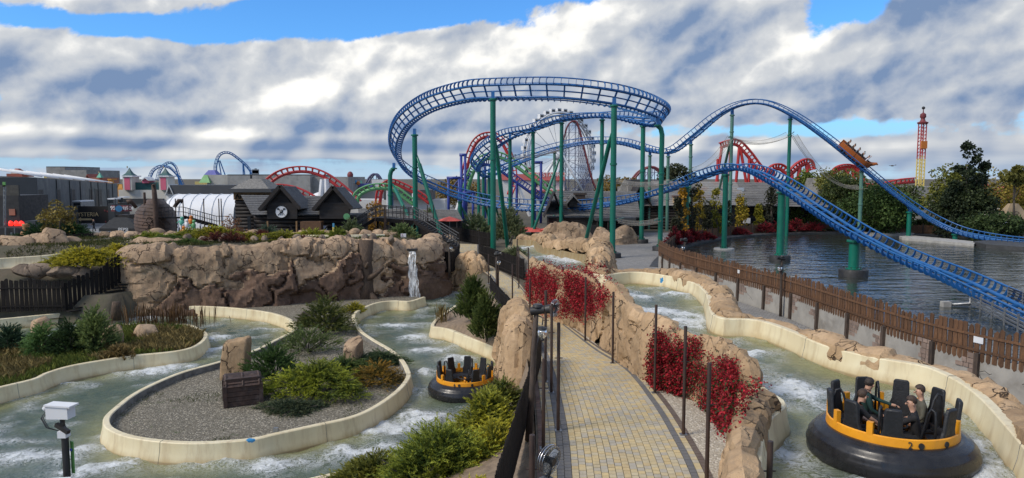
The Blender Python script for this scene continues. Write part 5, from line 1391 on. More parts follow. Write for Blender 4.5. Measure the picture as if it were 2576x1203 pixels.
# ------------------------------------------------------------------ people
def person(label, loc, rotz, pose='sit', top='cloth_black', legs='cloth_black', hair='hair_dark', scale=1.0, lean=0.0, turn=0.0, arms=None, parent=None, detail=1, group=None, long_sleeve=True, cat='person'):
    J = {}
    sp = lambda x, y, z: Vector((x, y, z))
    J['pel'] = sp(0, 0, .0); bl = lambda z: sp(0, lean * z, z)
    J['wst'] = bl(.20); J['chs'] = bl(.40); J['nk'] = bl(.55); J['hd0'] = bl(.62) + sp(0, .01, 0); J['hd1'] = bl(.70) + sp(0, .03, 0); J['hd2'] = bl(.80) + sp(0, .02, 0)
    for s, k in ((-1, 'L'), (1, 'R')):
        J['sh' + k] = bl(.47) + sp(s * .19, 0, 0)
        a = (arms or {}).get(k)
        if a: J['el' + k], J['wr' + k], J['hn' + k] = (bl(.47) + sp(*q) for q in a)
        else:
            J['el' + k] = bl(.22) + sp(s * .25, .04, 0); J['wr' + k] = bl(.05) + sp(s * .20, .26, 0); J['hn' + k] = bl(.03) + sp(s * .17, .35, 0)
        J['hp' + k] = sp(s * .10, 0, -.03)
        if pose == 'sit': J['kn' + k] = sp(s * .13, .44, .02); J['an' + k] = sp(s * .13, .50, -.40); J['to' + k] = sp(s * .14, .66, -.44)
        else:
            st = .18 if pose == 'walk' else .03; J['kn' + k] = sp(s * .10, s * st * .7 + .03, -.44); J['an' + k] = sp(s * .10, s * st * 1.3 - .02, -.86); J['to' + k] = sp(s * .11, s * st * 1.3 + .14, -.91)
    R_ = dict(pel=.15, wst=.14, chs=.165, nk=.055, hd0=.068, hd1=.098, hd2=.078)
    for k in 'LR': R_.update({'sh' + k: .075, 'el' + k: .048, 'wr' + k: .034, 'hn' + k: .036, 'hp' + k: .105, 'kn' + k: .068, 'an' + k: .045, 'to' + k: .042})
    E_ = [('pel', 'wst'), ('wst', 'chs'), ('chs', 'nk'), ('nk', 'hd0'), ('hd0', 'hd1'), ('hd1', 'hd2')]
    for k in 'LR': E_ += [('chs', 'sh' + k), ('sh' + k, 'el' + k), ('el' + k, 'wr' + k), ('wr' + k, 'hn' + k), ('pel', 'hp' + k), ('hp' + k, 'kn' + k), ('kn' + k, 'an' + k), ('an' + k, 'to' + k)]
    names = list(J); idx = {n_: i for i, n_ in enumerate(names)}
    me = bpy.data.meshes.new('body'); me.from_pydata([tuple(J[n_]) for n_ in names], [(idx[a], idx[b]) for a, b in E_], [])
    tmp = bpy.data.objects.new('body', me); COL.objects.link(tmp)
    md = tmp.modifiers.new('s', 'SKIN'); md.use_smooth_shade = True
    sv = me.skin_vertices[0].data
    for n_ in names:
        v = sv[idx[n_]]; r = R_[n_]; v.radius = (r, r); v.use_root = (n_ == 'pel')
        if n_ in ('wst', 'chs', 'pel'): v.radius = (r * 1.05, r * .78)
    sb = tmp.modifiers.new('u', 'SUBSURF'); sb.levels = detail; sb.render_levels = detail
    dg = bpy.context.evaluated_depsgraph_get(); bm_ = bpy.data.meshes.new_from_object(tmp.evaluated_get(dg)); bpy.data.objects.remove(tmp)
    bm_.materials.clear()
    for q in (top, legs, 'skin', 'black_base'): bm_.materials.append(MT[q])
    segs = []
    for a, b in E_:
        reg = 0
        if b in ('hd0', 'hd1', 'hd2'): reg = 2
        elif b[:2] in ('hn',) or (b[:2] == 'wr' and not long_sleeve): reg = 2
        elif b[:2] in ('hp', 'kn', 'an'): reg = 1
        elif b[:2] == 'to': reg = 3
        segs.append((J[a], J[b], reg))
    A = np.array([tuple(s[0]) for s in segs]); B = np.array([tuple(s[1]) for s in segs]); rg = np.array([s[2] for s in segs])
    pc = np.array([tuple(p.center) for p in bm_.polygons]); d_ = B - A; t = np.clip(((pc[:, None] - A) * d_).sum(2) / (d_ ** 2).sum(1), 0, 1); dist = np.linalg.norm(pc[:, None] - (A + t[..., None] * d_), axis=2)
    bm_.polygons.foreach_set('material_index', rg[dist.argmin(1)].astype(np.int32)); bm_.polygons.foreach_set('use_smooth', np.ones(len(bm_.polygons), bool))
    root = empty('person', tuple(loc), label, cat, group, rotz); root.scale = (scale,) * 3
    bo = bpy.data.objects.new('body', bm_); COL.objects.link(bo); bo.parent = root
    # hair cap, face details and fingers
    hc = J['hd1'].lerp(J['hd2'], .45); M = Matrix.Rotation(turn, 3, 'Z'); V = []; F_ = []; n1, n2 = 14, 8
    for j in range(n2 + 1):
        for i in range(n1):
            a = 2 * math.pi * i / n1; frontish = math.sin(a); lim = 1.25 + .85 * (frontish < .3) * (1 - max(0, frontish)) + .0
            th_ = lim * j / n2; q = Vector((math.cos(a) * math.sin(th_) * .098, math.sin(a) * math.sin(th_) * .110 - .012, math.cos(th_) * .112 + .025)); V.append(hc + M @ q)
    for j in range(n2):
        for i in range(n1): F_.append((j * n1 + i, (j + 1) * n1 + i, (j + 1) * n1 + (i + 1) % n1, j * n1 + (i + 1) % n1))
    mk('hair', V, F_, MT[hair], root, True)
    if detail:
        f = MB(); hq = J['hd1'] + Vector((0, 0, .01))
        f.ball(hq + M @ Vector((0, .105, -.01)), (.014, .022, .022), 6, 5)
        for s in (-1, 1): f.ball(hq + M @ Vector((s * .095, 0, 0)), (.014, .02, .03), 6, 5)
        f.build('nose_and_ears', MT['skin'], root, True)['kind'] = 'stuff'
        e = MB()
        for s in (-1, 1): e.ball(hq + M @ Vector((s * .035, .088, .025)), .011, 6, 5)
        e.build('eyes', MT['black_base'], root, True)['kind'] = 'stuff'
        g = MB()
        for k, s in (('L', -1), ('R', 1)):
            w, h_ = J['wr' + k], J['hn' + k]; dr = (h_ - w).normalized(); sd = dr.cross(Vector((0, 0, 1)));
            sd = sd.normalized() if sd.length > .05 else Vector((1, 0, 0)); up = sd.cross(dr)
            for q in range(4):
                b_ = h_ + dr * .02 + sd * (.016 * (q - 1.5)); l_ = (.05, .06, .055, .042)[q]; g.tube([b_, b_ + dr * l_ * .7 - up * .01, b_ + dr * l_ - up * .03], [.010, .009, .007], 6)
            b_ = h_ - dr * .03 + sd * .03 * s; g.tube([b_, b_ + dr * .03 + sd * .025 * s, b_ + dr * .055 + sd * .02 * s], [.011, .010, .008], 6)
        g.build('fingers', MT['skin'], root, True)['kind'] = 'stuff'
    return root


# ------------------------------------------------------------------ coaster boat
ib = min(range(NT), key=lambda i: (TC[i] - np.array(D(2140, 398, 98.8))) @ (TC[i] - np.array(D(2140, 398, 98.8))))
boat = empty('coaster_boat', (0, 0, 0), 'orange brown wooden boat train full of riders plunging down the track', 'coaster train')
x = Vector(TS[ib]); z = Vector(TNn[ib]); y = Vector(TT_[ib]); x = y.cross(z)
M = Matrix((x, y, z)).transposed().to_4x4(); M.translation = Vector(TC[ib]) + z * .35; M = M @ Matrix.Scale(.86, 4); boat.matrix_world = M
# track runs towards the lake: +y is downhill
sec = [(-2.7, .95, 0, 1.05), (-2.6, 1.0, -.05, 1.05), (0, 1.0, -.05, 1.0), (1.9, 1.0, -.05, 1.0), (2.6, .7, .05, 1.05), (3.1, .25, .3, 1.25)]
V = []; F_ = []
for yy, w, z0, z1 in sec: V += [(-w, yy, z1), (-w * .9, yy, z0), (w * .9, yy, z0), (w, yy, z1), (w * .85, yy, z1), (w * .8, yy, z0 + .25), (-w * .8, yy, z0 + .25), (-w * .85, yy, z1)]
for k in range(len(sec) - 1):
    for j in range(8): F_.append((k * 8 + j, k * 8 + (j + 1) % 8, k * 8 + 8 + (j + 1) % 8, k * 8 + 8 + j))
F_ += [tuple(range(8))[::-1], tuple(40 + j for j in range(8))]
mk('hull', V, F_, MT['orange_boat'], boat, 30)
MB().tube([(0, 2.9, .9), (0, 3.25, 1.25), (0, 3.5, 1.55), (0, 3.75, 1.5)], [.35, .28, .2, .1], 8).build('figurehead', MT['orange_boat'], boat, True)
for k in range(5): MB().box((0, -2.1 + k * .95, .55), (1.6, .14, .8)).build('seat_row', MT['seat_black'], boat)
for s in (-1, 1):
    for yy in (-1.7, 1.5): MB().box((s * 1.0, yy, -.1), (.14, .6, .35)).build('wheel_carrier', MT['black_base'], boat)
MB().box((1.01, 0, .5), (.02, .03, 1.0)).build('seam', MT['black_base'], boat)
tops = ['cloth_black', 'cloth_brown', 'cloth_olive', 'cloth_brown', 'cloth_white', 'cloth_black', 'cloth_brown', 'cloth_black', 'cloth_brown', 'cloth_white']
rid = {}
for k in range(5):
    for s in (-1, 1):
        up_arms = {'L': ((-.22, .05, .25), (-.20, .08, .48), (-.19, .1, .56)), 'R': ((.22, .05, .25), (.20, .08, .48), (.19, .1, .56))} if (k == 4 and s == 1) else None
        lb = ('rider with both arms raised in the front row of the boat' if up_arms else 'rider in a pale blue cap in the fourth row of the boat' if (k, s) == (3, 1) else 'rider in %s on the %s side of the boat row %s' % ({'cloth_black': 'black', 'cloth_brown': 'brown', 'cloth_olive': 'olive', 'cloth_white': 'pale clothes'}[tops[k * 2 + (s > 0)]], 'lake' if s > 0 else 'hill', ('at the stern', 'second from the stern', 'in the middle', 'second from the bow', 'at the bow')[k]))
        r = person(lb, (0, 0, 0), 0, 'sit', tops[k * 2 + (s > 0)], 'cloth_black', 'cloth_pale_blue' if (k, s) == (3, 1) else 'hair_dark', detail=0, group='riders in the coaster boat', arms=up_arms, lean=-.05)
        r.matrix_world = M @ Matrix.Translation((s * .42, -1.85 + k * .95, .85)) @ Matrix.Scale(1.12, 4)

# ------------------------------------------------------------------ rafts
def raft(loc, rz, num, label, numang, gap):
    o = empty('river_raft', tuple(loc), label, 'raft', 'round rapids rafts', rz); o.scale = (.95, .95, 1.0)
    pr = []
    for k in range(41):
        a = -2.4 + 4.8 * k / 40; rr_ = .44 * (1 + .020 * math.sin(a * 15) * (abs(a) < 1.5)); pr.append((1.38 + rr_ * math.cos(a), .30 + rr_ * math.sin(a)))
    MB().lathe(pr, 72, cap=False).build('tyre', MT['tyre_black'], o, True)
    MB().lathe([(1.15, .45), (1.34, .52), (1.42, .60), (1.36, .70), (1.30, .74)], 48, cap=False).build('skirt', MT['seat_black'], o, True)
    mb = MB()
    for k in range(24):
        a = 2 * math.pi * k / 24; mb.tube([(1.44 * math.cos(a + t * .26), 1.44 * math.sin(a + t * .26), .60 + .03 * math.sin(math.pi * t) * -1.5) for t in np.linspace(0, 1, 5)], .018, 5)
    mb.build('lacing', MT['dark_metal'], o, True)
    MB().lathe([(1.43, .66), (1.455, .68), (1.455, .70), (1.40, .72), (1.385, .90), (1.36, .92), (1.32, .90), (1.30, .62), (1.0, .40), (.3, .38), (.01, .38)], 72, cap=False).build('hull_ring', MT['yellow_plastic'], o, 40)
    mb = MB()
    SA = [gap + math.radians(28 + i * 38) for i in range(9)]
    seat = None
    for k, a in enumerate(SA):
        s_ = empty('seat', (1.10 * math.cos(a), 1.10 * math.sin(a), .55)); s_.parent = o; s_.rotation_euler = (0, 0, a - math.pi / 2)
        if seat is None:
            seat = s_
            b = MB(); poly = [(-.25, .12), (.25, .12), (.26, .36), (.23, .42), (.20, .50), (.18, .88), (.15, .94), (-.15, .94), (-.18, .88), (-.20, .50), (-.23, .42), (-.26, .36)]
            vs = [(x_, .13 + .10 * (z_ - .12), z_) for x_, z_ in poly] + [(x_ * .92, .22 + .10 * (z_ - .12), z_ if z_ < .9 else z_ - .015) for x_, z_ in poly]; n_ = len(poly)
            b.add(vs, [tuple(range(n_)), tuple(range(2 * n_ - 1, n_ - 1, -1))] + [(i, i + n_, (i + 1) % n_ + n_, (i + 1) % n_) for i in range(n_)])
            bk = b.build('backrest', MT['seat_black'], s_, 40)
            bv = bk.modifiers.new('b', 'BEVEL'); bv.width = .025; bv.segments = 2
            cu = MB().box((0, -.14, .0), (.46, .46, .12)).build('cushion', MT['seat_black'], s_)
        else:
            for ch in seat.children: dup(ch, s_, ch.matrix_local.copy())
    for k in range(9):
        a = SA[k] + math.radians(19)
        if k == 8: continue
        MB().box((1.335 * math.cos(a), 1.335 * math.sin(a), .98), (.10, .13, .34), a).build('divider', MT['yellow_plastic'], o)
    for k, a in enumerate(SA):
        if k % 2 and k != 8: continue
        for dv in (-.40,) if k else (-.42, ):
            a2 = a + dv * .55 + (.0 if k else 0); c, s_ = math.cos(a2), math.sin(a2); e1 = Vector((1.22 * c, 1.22 * s_, .62)); e2 = Vector((.82 * c, .82 * s_, .50))
            MB().tube([e1, e1 + Vector((0, 0, .62)), e1 + Vector((-.03 * c, -.03 * s_, .78)), e1 + Vector((-.12 * c, -.12 * s_, .82)), e1 + Vector((-.2 * c, -.2 * s_, .70)), e2 + Vector((0, 0, .12)), e2], .028, 8).build('grab_rail', MT['seat_black'], o, True)
    w = empty('steering_wheel', (0, 0, .80)); w.parent = o
    MB().tube([(.34 * math.cos(a), .34 * math.sin(a), 0) for a in np.linspace(0, 2 * math.pi, 25)[:-1]], .026, 8, closed=True).build('wheel_rim', MT['seat_black'], w, True)
    for k in range(3): a = k * 2.094; MB().tube([(0, 0, -.02), (.34 * math.cos(a), .34 * math.sin(a), 0)], .018, 6).build('spoke', MT['seat_black'], w)
    MB().lathe([(.10, -.42), (.06, -.3), (.06, 0)], 12).build('column', MT['yellow_plastic'], w, True)
    a = numang; Mx = Matrix.Translation((1.408 * math.cos(a), 1.408 * math.sin(a), .80)) @ Matrix.Rotation(a + math.pi / 2, 4, 'Z') @ Matrix.Rotation(math.radians(84), 4, 'X')
    text_mesh(str(num), .20, MT['black_base'], 'number', o, Mx, .006)
    for dv in (.16, .60):
        q = a + dv; MB().tube([(1.37 * math.cos(q), 1.37 * math.sin(q), .80), (1.412 * math.cos(q), 1.412 * math.sin(q), .80)], .062, 14).build('vent_plug', MT['black_base'], o, 40)
    for dv in (-1.2, -.85): q = a + dv; MB().box((1.49 * math.cos(q), 1.49 * math.sin(q), .645), (.10, .28, .012), q, ).build('placard', MT['grey_metal'], o)
    return o


c2 = G(2236, 1122, 2.3); RC = Vector((c2.x + .02, c2.y, 1.98))
toC = math.atan2(-RC.y, -RC.x)
_r2 = raft(RC, 0, 2, 'black tyred raft numbered 2 with orange yellow ring carrying four riders', toC + .28, toC + .52)
_r2.scale = (.91, .91, 1.0)
c6 = G(1170, 975, -1.7); RC6 = Vector((c6.x, c6.y, -2.02)); toC6 = math.atan2(-RC6.y, -RC6.x)
raft(RC6, 0, 6, 'empty black tyred raft numbered 6 in the lower channel', toC6 - .36, toC6 - .1)


def seated(u, v, d, rz, label, arms, top, hair, lean, turn, **k):
    q = D(u, v, d); return person(label, (q.x, q.y, q.z - .72), rz, 'sit', top, 'cloth_black', hair, 1.0, lean, turn, arms, **k)


seated(2174, 966, RC.y + .75, math.radians(-105), 'person in a dark green hoodie reaching one arm across the raft', {'L': ((-.10, .22, -.10), (.05, .50, -.16), (.06, .60, -.18)), 'R': ((.25, .06, -.25), (.22, .24, -.36), (.2, .33, -.38))}, 'cloth_green', 'hair_dark', .12, .7)
seated(2148, 996, RC.y - .25, math.radians(-95), 'brown haired person in black leaning with bare forearm on the near side of the raft', {'R': ((.26, .12, -.12), (.20, .33, -.26), (.16, .42, -.30)), 'L': ((-.25, .10, -.25), (-.16, .30, -.34), (-.1, .38, -.36))}, 'cloth_black', 'hair_brown', .22, .2, long_sleeve=False)
seated(2326, 986, RC.y + .35, math.radians(70), 'brown haired person in an olive top with backpack straps at the far side', None, 'cloth_olive', 'hair_brown', .10, .3)
seated(2312, 1016, RC.y - .45, math.radians(62), 'person in a black jacket holding the rail by the raft entrance', {'L': ((-.14, .22, -.16), (-.10, .42, -.24), (-.1, .50, -.24)), 'R': ((.24, .1, -.24), (.2, .28, -.34), (.18, .36, -.36))}, 'cloth_black', 'hair_brown', .16, .45, long_sleeve=True)
# ------------------------------------------------------------------ plants
def proj(V):
    V = np.asarray(V, float); x = V[:, 0]; y = V[:, 1]; z = V[:, 2] - EYE; f = y * CP - z * SP; upc = y * SP + z * CP
    return CXP + FP * x / f, CYP - FP * upc / f


def unit(a): return a / (np.linalg.norm(a, axis=1, keepdims=True) + 1e-9)


def leaves(name, P, Dr, ln, wd, col, parent, quad=False, rng=NP, mat=None):
    """thin pointed leaves: P base points, Dr directions, ln/wd sizes, col (n,3)"""
    n_ = len(P); sd = unit(np.cross(Dr, rng.normal(size=(n_, 3)))); ln = np.broadcast_to(ln, n_)[:, None]; wd = np.broadcast_to(wd, n_)[:, None]
    if quad:
        up = np.cross(sd, Dr); V = np.stack([P, P + Dr * ln * .5 + sd * wd, P + Dr * ln + up * 0, P + Dr * ln * .5 - sd * wd], 1).reshape(-1, 3); k = 4
    else:
        V = np.stack([P - sd * wd * .5, P + sd * wd * .5, P + Dr * ln], 1).reshape(-1, 3); k = 3
    Q = np.arange(n_ * k).reshape(-1, k); C = np.repeat(col, k, 0) * 1.2
    o = bigmesh(name, V, Q, mat or MT['leaf'], parent, None, np.clip(C, 0, 1)); o['kind'] = 'stuff'
    return o


def mixv(a, b, t): return np.asarray(a) * (1 - t[:, None]) + np.asarray(b) * t[:, None]


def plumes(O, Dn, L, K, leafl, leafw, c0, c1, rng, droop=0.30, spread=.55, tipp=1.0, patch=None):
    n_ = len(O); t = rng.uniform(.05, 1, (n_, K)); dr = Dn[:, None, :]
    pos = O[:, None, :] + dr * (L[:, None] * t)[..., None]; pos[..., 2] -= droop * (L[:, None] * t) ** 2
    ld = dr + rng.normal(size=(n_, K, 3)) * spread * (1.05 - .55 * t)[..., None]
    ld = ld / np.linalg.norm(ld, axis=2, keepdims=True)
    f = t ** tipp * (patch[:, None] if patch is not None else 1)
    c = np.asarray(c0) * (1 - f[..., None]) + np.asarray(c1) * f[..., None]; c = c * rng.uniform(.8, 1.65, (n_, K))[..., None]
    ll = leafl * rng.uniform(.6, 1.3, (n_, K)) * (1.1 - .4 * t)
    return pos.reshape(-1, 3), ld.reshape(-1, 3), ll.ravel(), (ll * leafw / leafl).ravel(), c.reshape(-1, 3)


def juniper(p, rx, ry, h, label, c0=(0.018, 0.040, 0.014), c1=(0.30, 0.27, 0.03), n=260, K=30, ll=.13, seed=1, gold=1.0, name='juniper', up=.45, cat='shrub', L0=.55, rz=0, group=None, stemmat='bark', dens=1):
    rng = np.random.default_rng(seed); n = int(n * 1.7) if name == 'juniper' else n; a = rng.uniform(0, 2 * np.pi, n); q = np.sqrt(rng.uniform(0.0, 1, n)); lob = .72 + .28 * np.sin(a * 3 + seed) + rng.uniform(-.15, .2, n)
    x = np.cos(a) * q * rx * lob; y = np.sin(a) * q * ry * lob; z = h * (.12 + .80 * (1 - q ** 1.8) * rng.uniform(.45, 1.0, n))
    if rz: x, y = x * math.cos(rz) - y * math.sin(rz), x * math.sin(rz) + y * math.cos(rz)
    O = np.c_[x, y, z]; jy = name == 'juniper'; b = a + rng.normal(size=n) * (.75 if jy else .2)
    Dn = unit(np.c_[np.cos(b) * (.45 + q), np.sin(b) * (.45 + q), (up * .75 if jy else up) + .4 * (1 - q)] + rng.normal(size=(n, 3)) * (.18 if jy else .22))
    L = (.85 if jy else 1.2) * L0 * rng.uniform(.6, 1.35, n) * min(1.4, (rx + ry) / 2)
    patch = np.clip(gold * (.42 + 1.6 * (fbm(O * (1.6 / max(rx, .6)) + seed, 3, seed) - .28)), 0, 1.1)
    o = empty(name, tuple(p), label, cat, group)
    leaves('foliage', *plumes(O - Dn * (L * .35)[:, None], Dn, L, K, ll, ll * .30, c0, c1, rng, patch=patch), o, rng=rng)
    for k in range(6): b = a[k]; MB().tube([(0, 0, -.1), (math.cos(b) * rx * .3, math.sin(b) * ry * .3, h * .25), (math.cos(b) * rx * .7, math.sin(b) * ry * .7, h * .5)], [.05, .035, .012], 5).build('branch', MT[stemmat], o)
    return o


GOLD = (0.36, 0.31, 0.030); GREEN = (0.030, 0.060, 0.020); TEAL = (0.085, 0.125, 0.075); OL = (0.15, 0.16, 0.035)
def at(u, v, z): return G(u, v, z)


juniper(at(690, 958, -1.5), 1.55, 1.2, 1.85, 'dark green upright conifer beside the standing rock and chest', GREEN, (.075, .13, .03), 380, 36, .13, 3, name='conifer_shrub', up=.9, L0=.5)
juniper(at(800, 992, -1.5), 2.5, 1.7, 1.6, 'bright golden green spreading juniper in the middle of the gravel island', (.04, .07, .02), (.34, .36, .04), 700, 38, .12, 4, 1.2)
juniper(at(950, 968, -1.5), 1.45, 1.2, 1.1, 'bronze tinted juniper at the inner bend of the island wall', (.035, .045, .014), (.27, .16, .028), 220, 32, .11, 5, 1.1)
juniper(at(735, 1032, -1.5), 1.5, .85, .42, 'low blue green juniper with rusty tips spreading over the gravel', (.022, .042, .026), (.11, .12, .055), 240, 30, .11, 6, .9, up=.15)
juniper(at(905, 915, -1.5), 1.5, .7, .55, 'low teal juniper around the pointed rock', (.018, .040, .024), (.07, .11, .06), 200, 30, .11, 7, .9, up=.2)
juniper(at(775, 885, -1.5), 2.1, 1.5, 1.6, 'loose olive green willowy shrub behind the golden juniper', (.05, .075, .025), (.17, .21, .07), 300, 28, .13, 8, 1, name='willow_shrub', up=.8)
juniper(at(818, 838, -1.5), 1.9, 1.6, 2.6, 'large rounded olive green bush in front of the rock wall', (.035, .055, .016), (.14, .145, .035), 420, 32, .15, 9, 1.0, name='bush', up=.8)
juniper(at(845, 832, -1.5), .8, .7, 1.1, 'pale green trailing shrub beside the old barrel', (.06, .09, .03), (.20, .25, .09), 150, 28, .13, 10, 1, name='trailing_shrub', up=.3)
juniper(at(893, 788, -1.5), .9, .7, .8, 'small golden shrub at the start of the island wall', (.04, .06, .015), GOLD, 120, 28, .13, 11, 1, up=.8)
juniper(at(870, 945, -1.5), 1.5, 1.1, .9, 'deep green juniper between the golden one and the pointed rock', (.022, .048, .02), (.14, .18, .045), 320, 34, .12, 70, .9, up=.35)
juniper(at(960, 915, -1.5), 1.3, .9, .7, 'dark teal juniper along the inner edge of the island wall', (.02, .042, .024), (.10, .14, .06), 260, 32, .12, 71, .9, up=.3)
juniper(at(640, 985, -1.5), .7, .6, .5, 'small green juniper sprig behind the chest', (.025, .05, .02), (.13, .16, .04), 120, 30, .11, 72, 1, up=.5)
# left island
juniper(at(238, 888, -1.42), 1.15, 1.0, 2.9, 'tall feathery willow shrub on the reed island', (.055, .085, .03), (.22, .27, .09), 380, 32, .17, 12, 1, name='willow_shrub', up=1.1)
juniper(at(110, 895, -1.42), 1.15, 1.0, 1.9, 'light green drooping shrub at the back of the reed island', (.05, .10, .03), (.16, .25, .08), 300, 30, .16, 13, 1, name='willow_shrub', up=.5)
juniper(at(178, 892, -1.42), 1.2, 1.0, 2.1, 'dark green conifer between the two willow shrubs', (.016, .034, .014), (.055, .09, .03), 320, 32, .15, 14, 1, name='conifer_shrub', up=.8)
juniper(at(25, 888, -1.42), 1.2, 1.0, 1.7, 'dark blue green conifer at the edge of the reed island', (.014, .034, .018), (.045, .08, .04), 280, 30, .15, 15, 1, name='conifer_shrub', up=.7)
juniper(at(300, 905, -1.42), .8, .6, .7, 'low tawny sedge clump below the split rock', (.08, .06, .025), (.24, .17, .07), 110, 26, .2, 16, 1, name='sedge_clump', up=1.4)
juniper(at(95, 782, -1.4), 3.4, 1.2, 1.0, 'spreading teal and gold juniper bank below the black paling fence', (.018, .040, .024), (.15, .16, .045), 420, 30, .18, 17, .8, up=.3)
juniper(at(320, 742, -1.2), 1.6, .9, .8, 'dark juniper in the corner beside the rock wall', (.012, .026, .014), (.04, .07, .03), 160, 26, .18, 18, .8, up=.3)
# upper beds
juniper(D(215, 672, 50.5), 3.6, 1.2, 1.5, 'sweeping golden juniper above the black paling fence', (.05, .065, .015), (.42, .36, .035), 520, 28, .19, 19, 1.3, up=.5)
juniper(D(300, 645, 53.5), 1.9, 1.0, .9, 'golden juniper at the left corner of the rock wall top', (.05, .065, .015), (.42, .36, .035), 240, 26, .19, 20, 1.3, up=.5)
juniper(D(540, 603, 58.5), 2.7, 1.0, 1.15, 'wide golden juniper on the bed behind the rock wall', (.04, .06, .015), (.38, .33, .035), 340, 26, .2, 21, 1.25, up=.5)
juniper(D(620, 607, 57.5), 1.6, .9, .7, 'small golden juniper beside brown stones on the upper bed', (.04, .06, .015), (.36, .31, .035), 180, 26, .19, 22, 1.2, up=.5)
juniper(D(715, 612, 57.5), 2.6, .9, 1.0, 'green and gold juniper behind the middle of the rock wall', (.03, .055, .015), (.30, .28, .035), 300, 26, .19, 23, 1.1, up=.5)
juniper(D(850, 603, 60.0), 1.0, .8, 1.0, 'upright yellow green juniper near the right rocks of the upper bed', (.03, .06, .015), (.26, .28, .035), 160, 26, .19, 24, 1.0, up=.8)
juniper(D(800, 612, 59.5), 2.0, .8, .5, 'flat dark green juniper mat on the upper bed', (.02, .05, .015), (.09, .14, .03), 200, 24, .19, 25, .9, up=.2)
juniper(D(930, 608, 60.5), 2.4, .8, .5, 'flat green juniper mat toward the green columns', (.03, .07, .02), (.12, .17, .04), 200, 24, .19, 26, .9, up=.2)
juniper(D(420, 608, 57.5), 2.2, .8, .5, 'flat mid green juniper mat beside the cream upper flume', (.04, .08, .02), (.14, .19, .04), 200, 24, .19, 27, .9, up=.2)
juniper(D(475, 616, 55.0), 1.6, .7, .45, 'flat green juniper mat at the rock wall edge', (.03, .06, .02), (.13, .17, .04), 140, 24, .19, 28, .9, up=.2)
for k, (u, v, d, r_) in enumerate(((545, 605, 56.5, 1.0), (585, 607, 56.0, 1.1), (660, 600, 59.5, .9), (770, 613, 57, 1.0))):
    juniper(D(u, v, d), r_, .7, .7, ['maroon barberry at the left of the flat juniper mats', 'maroon barberry beside the golden juniper', 'maroon barberry below the grey conifer', 'maroon barberry behind the wall top stones'][k], (.05, .018, .014), (.14, .04, .03), 120, 22, .15, 40 + k, 1, name='barberry', up=.8, group='maroon barberries on the upper bed')
juniper(D(672, 598, 60.5), 1.0, .8, 1.1, 'grey green dwarf conifer behind the maroon barberry', (.03, .05, .035), (.09, .13, .08), 150, 26, .16, 46, 1, name='conifer_shrub', up=.8)
juniper(D(112, 612, 61), 2.2, 1.4, 2.0, 'dense dark green conifer below the autumn tree', (.012, .034, .014), (.04, .085, .028), 420, 30, .2, 47, 1, name='conifer_shrub', up=.9)
juniper(D(185, 612, 61), 2.3, 1.3, 1.8, 'broad dark green conifer beside the row of tan boulders', (.012, .034, .014), (.045, .095, .03), 420, 30, .2, 48, 1, name='conifer_shrub', up=.8)
juniper(D(480, 604, 59.5), 2.2, .9, .9, 'yellow green juniper left of the wide golden juniper', (.04, .07, .02), (.34, .33, .04), 260, 26, .19, 73, 1.2, up=.5)
juniper(D(790, 603, 60.5), 1.9, .9, .9, 'yellow green juniper behind the flat dark mat', (.04, .07, .02), (.32, .32, .04), 240, 26, .19, 74, 1.2, up=.5)
juniper(D(380, 605, 58.5), 1.6, .8, .7, 'low yellow green juniper beside the flat stones', (.04, .07, .02), (.30, .31, .04), 200, 26, .19, 75, 1.1, up=.4)
# beside the path
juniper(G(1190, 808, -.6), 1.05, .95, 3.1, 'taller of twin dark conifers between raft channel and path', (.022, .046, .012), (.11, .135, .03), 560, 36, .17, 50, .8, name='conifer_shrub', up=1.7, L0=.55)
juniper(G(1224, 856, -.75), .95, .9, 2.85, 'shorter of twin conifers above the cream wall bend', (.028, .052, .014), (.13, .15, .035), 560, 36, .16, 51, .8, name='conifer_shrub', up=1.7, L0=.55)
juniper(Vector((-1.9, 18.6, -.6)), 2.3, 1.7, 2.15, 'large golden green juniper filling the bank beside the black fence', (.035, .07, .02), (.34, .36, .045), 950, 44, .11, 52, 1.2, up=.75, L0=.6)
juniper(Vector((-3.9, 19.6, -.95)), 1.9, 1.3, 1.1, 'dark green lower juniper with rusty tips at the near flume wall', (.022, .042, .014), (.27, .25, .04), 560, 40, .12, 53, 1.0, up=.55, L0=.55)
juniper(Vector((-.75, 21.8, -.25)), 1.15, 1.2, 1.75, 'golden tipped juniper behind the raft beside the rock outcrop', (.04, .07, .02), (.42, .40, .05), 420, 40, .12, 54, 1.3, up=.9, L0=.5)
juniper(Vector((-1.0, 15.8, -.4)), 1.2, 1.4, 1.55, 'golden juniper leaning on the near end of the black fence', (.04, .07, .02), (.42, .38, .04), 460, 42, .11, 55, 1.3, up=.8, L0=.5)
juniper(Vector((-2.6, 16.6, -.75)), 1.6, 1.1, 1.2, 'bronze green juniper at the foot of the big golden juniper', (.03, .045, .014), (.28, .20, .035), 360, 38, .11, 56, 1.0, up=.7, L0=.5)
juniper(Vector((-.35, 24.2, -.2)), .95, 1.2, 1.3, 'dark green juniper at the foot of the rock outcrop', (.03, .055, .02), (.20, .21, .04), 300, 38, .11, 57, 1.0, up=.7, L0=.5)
juniper(Vector((-.55, 19.4, -.1)), .8, 1.6, 1.3, 'bright golden juniper pressed along the black fence', (.04, .07, .02), (.42, .38, .04), 340, 40, .11, 58, 1.3, up=.9, L0=.5)
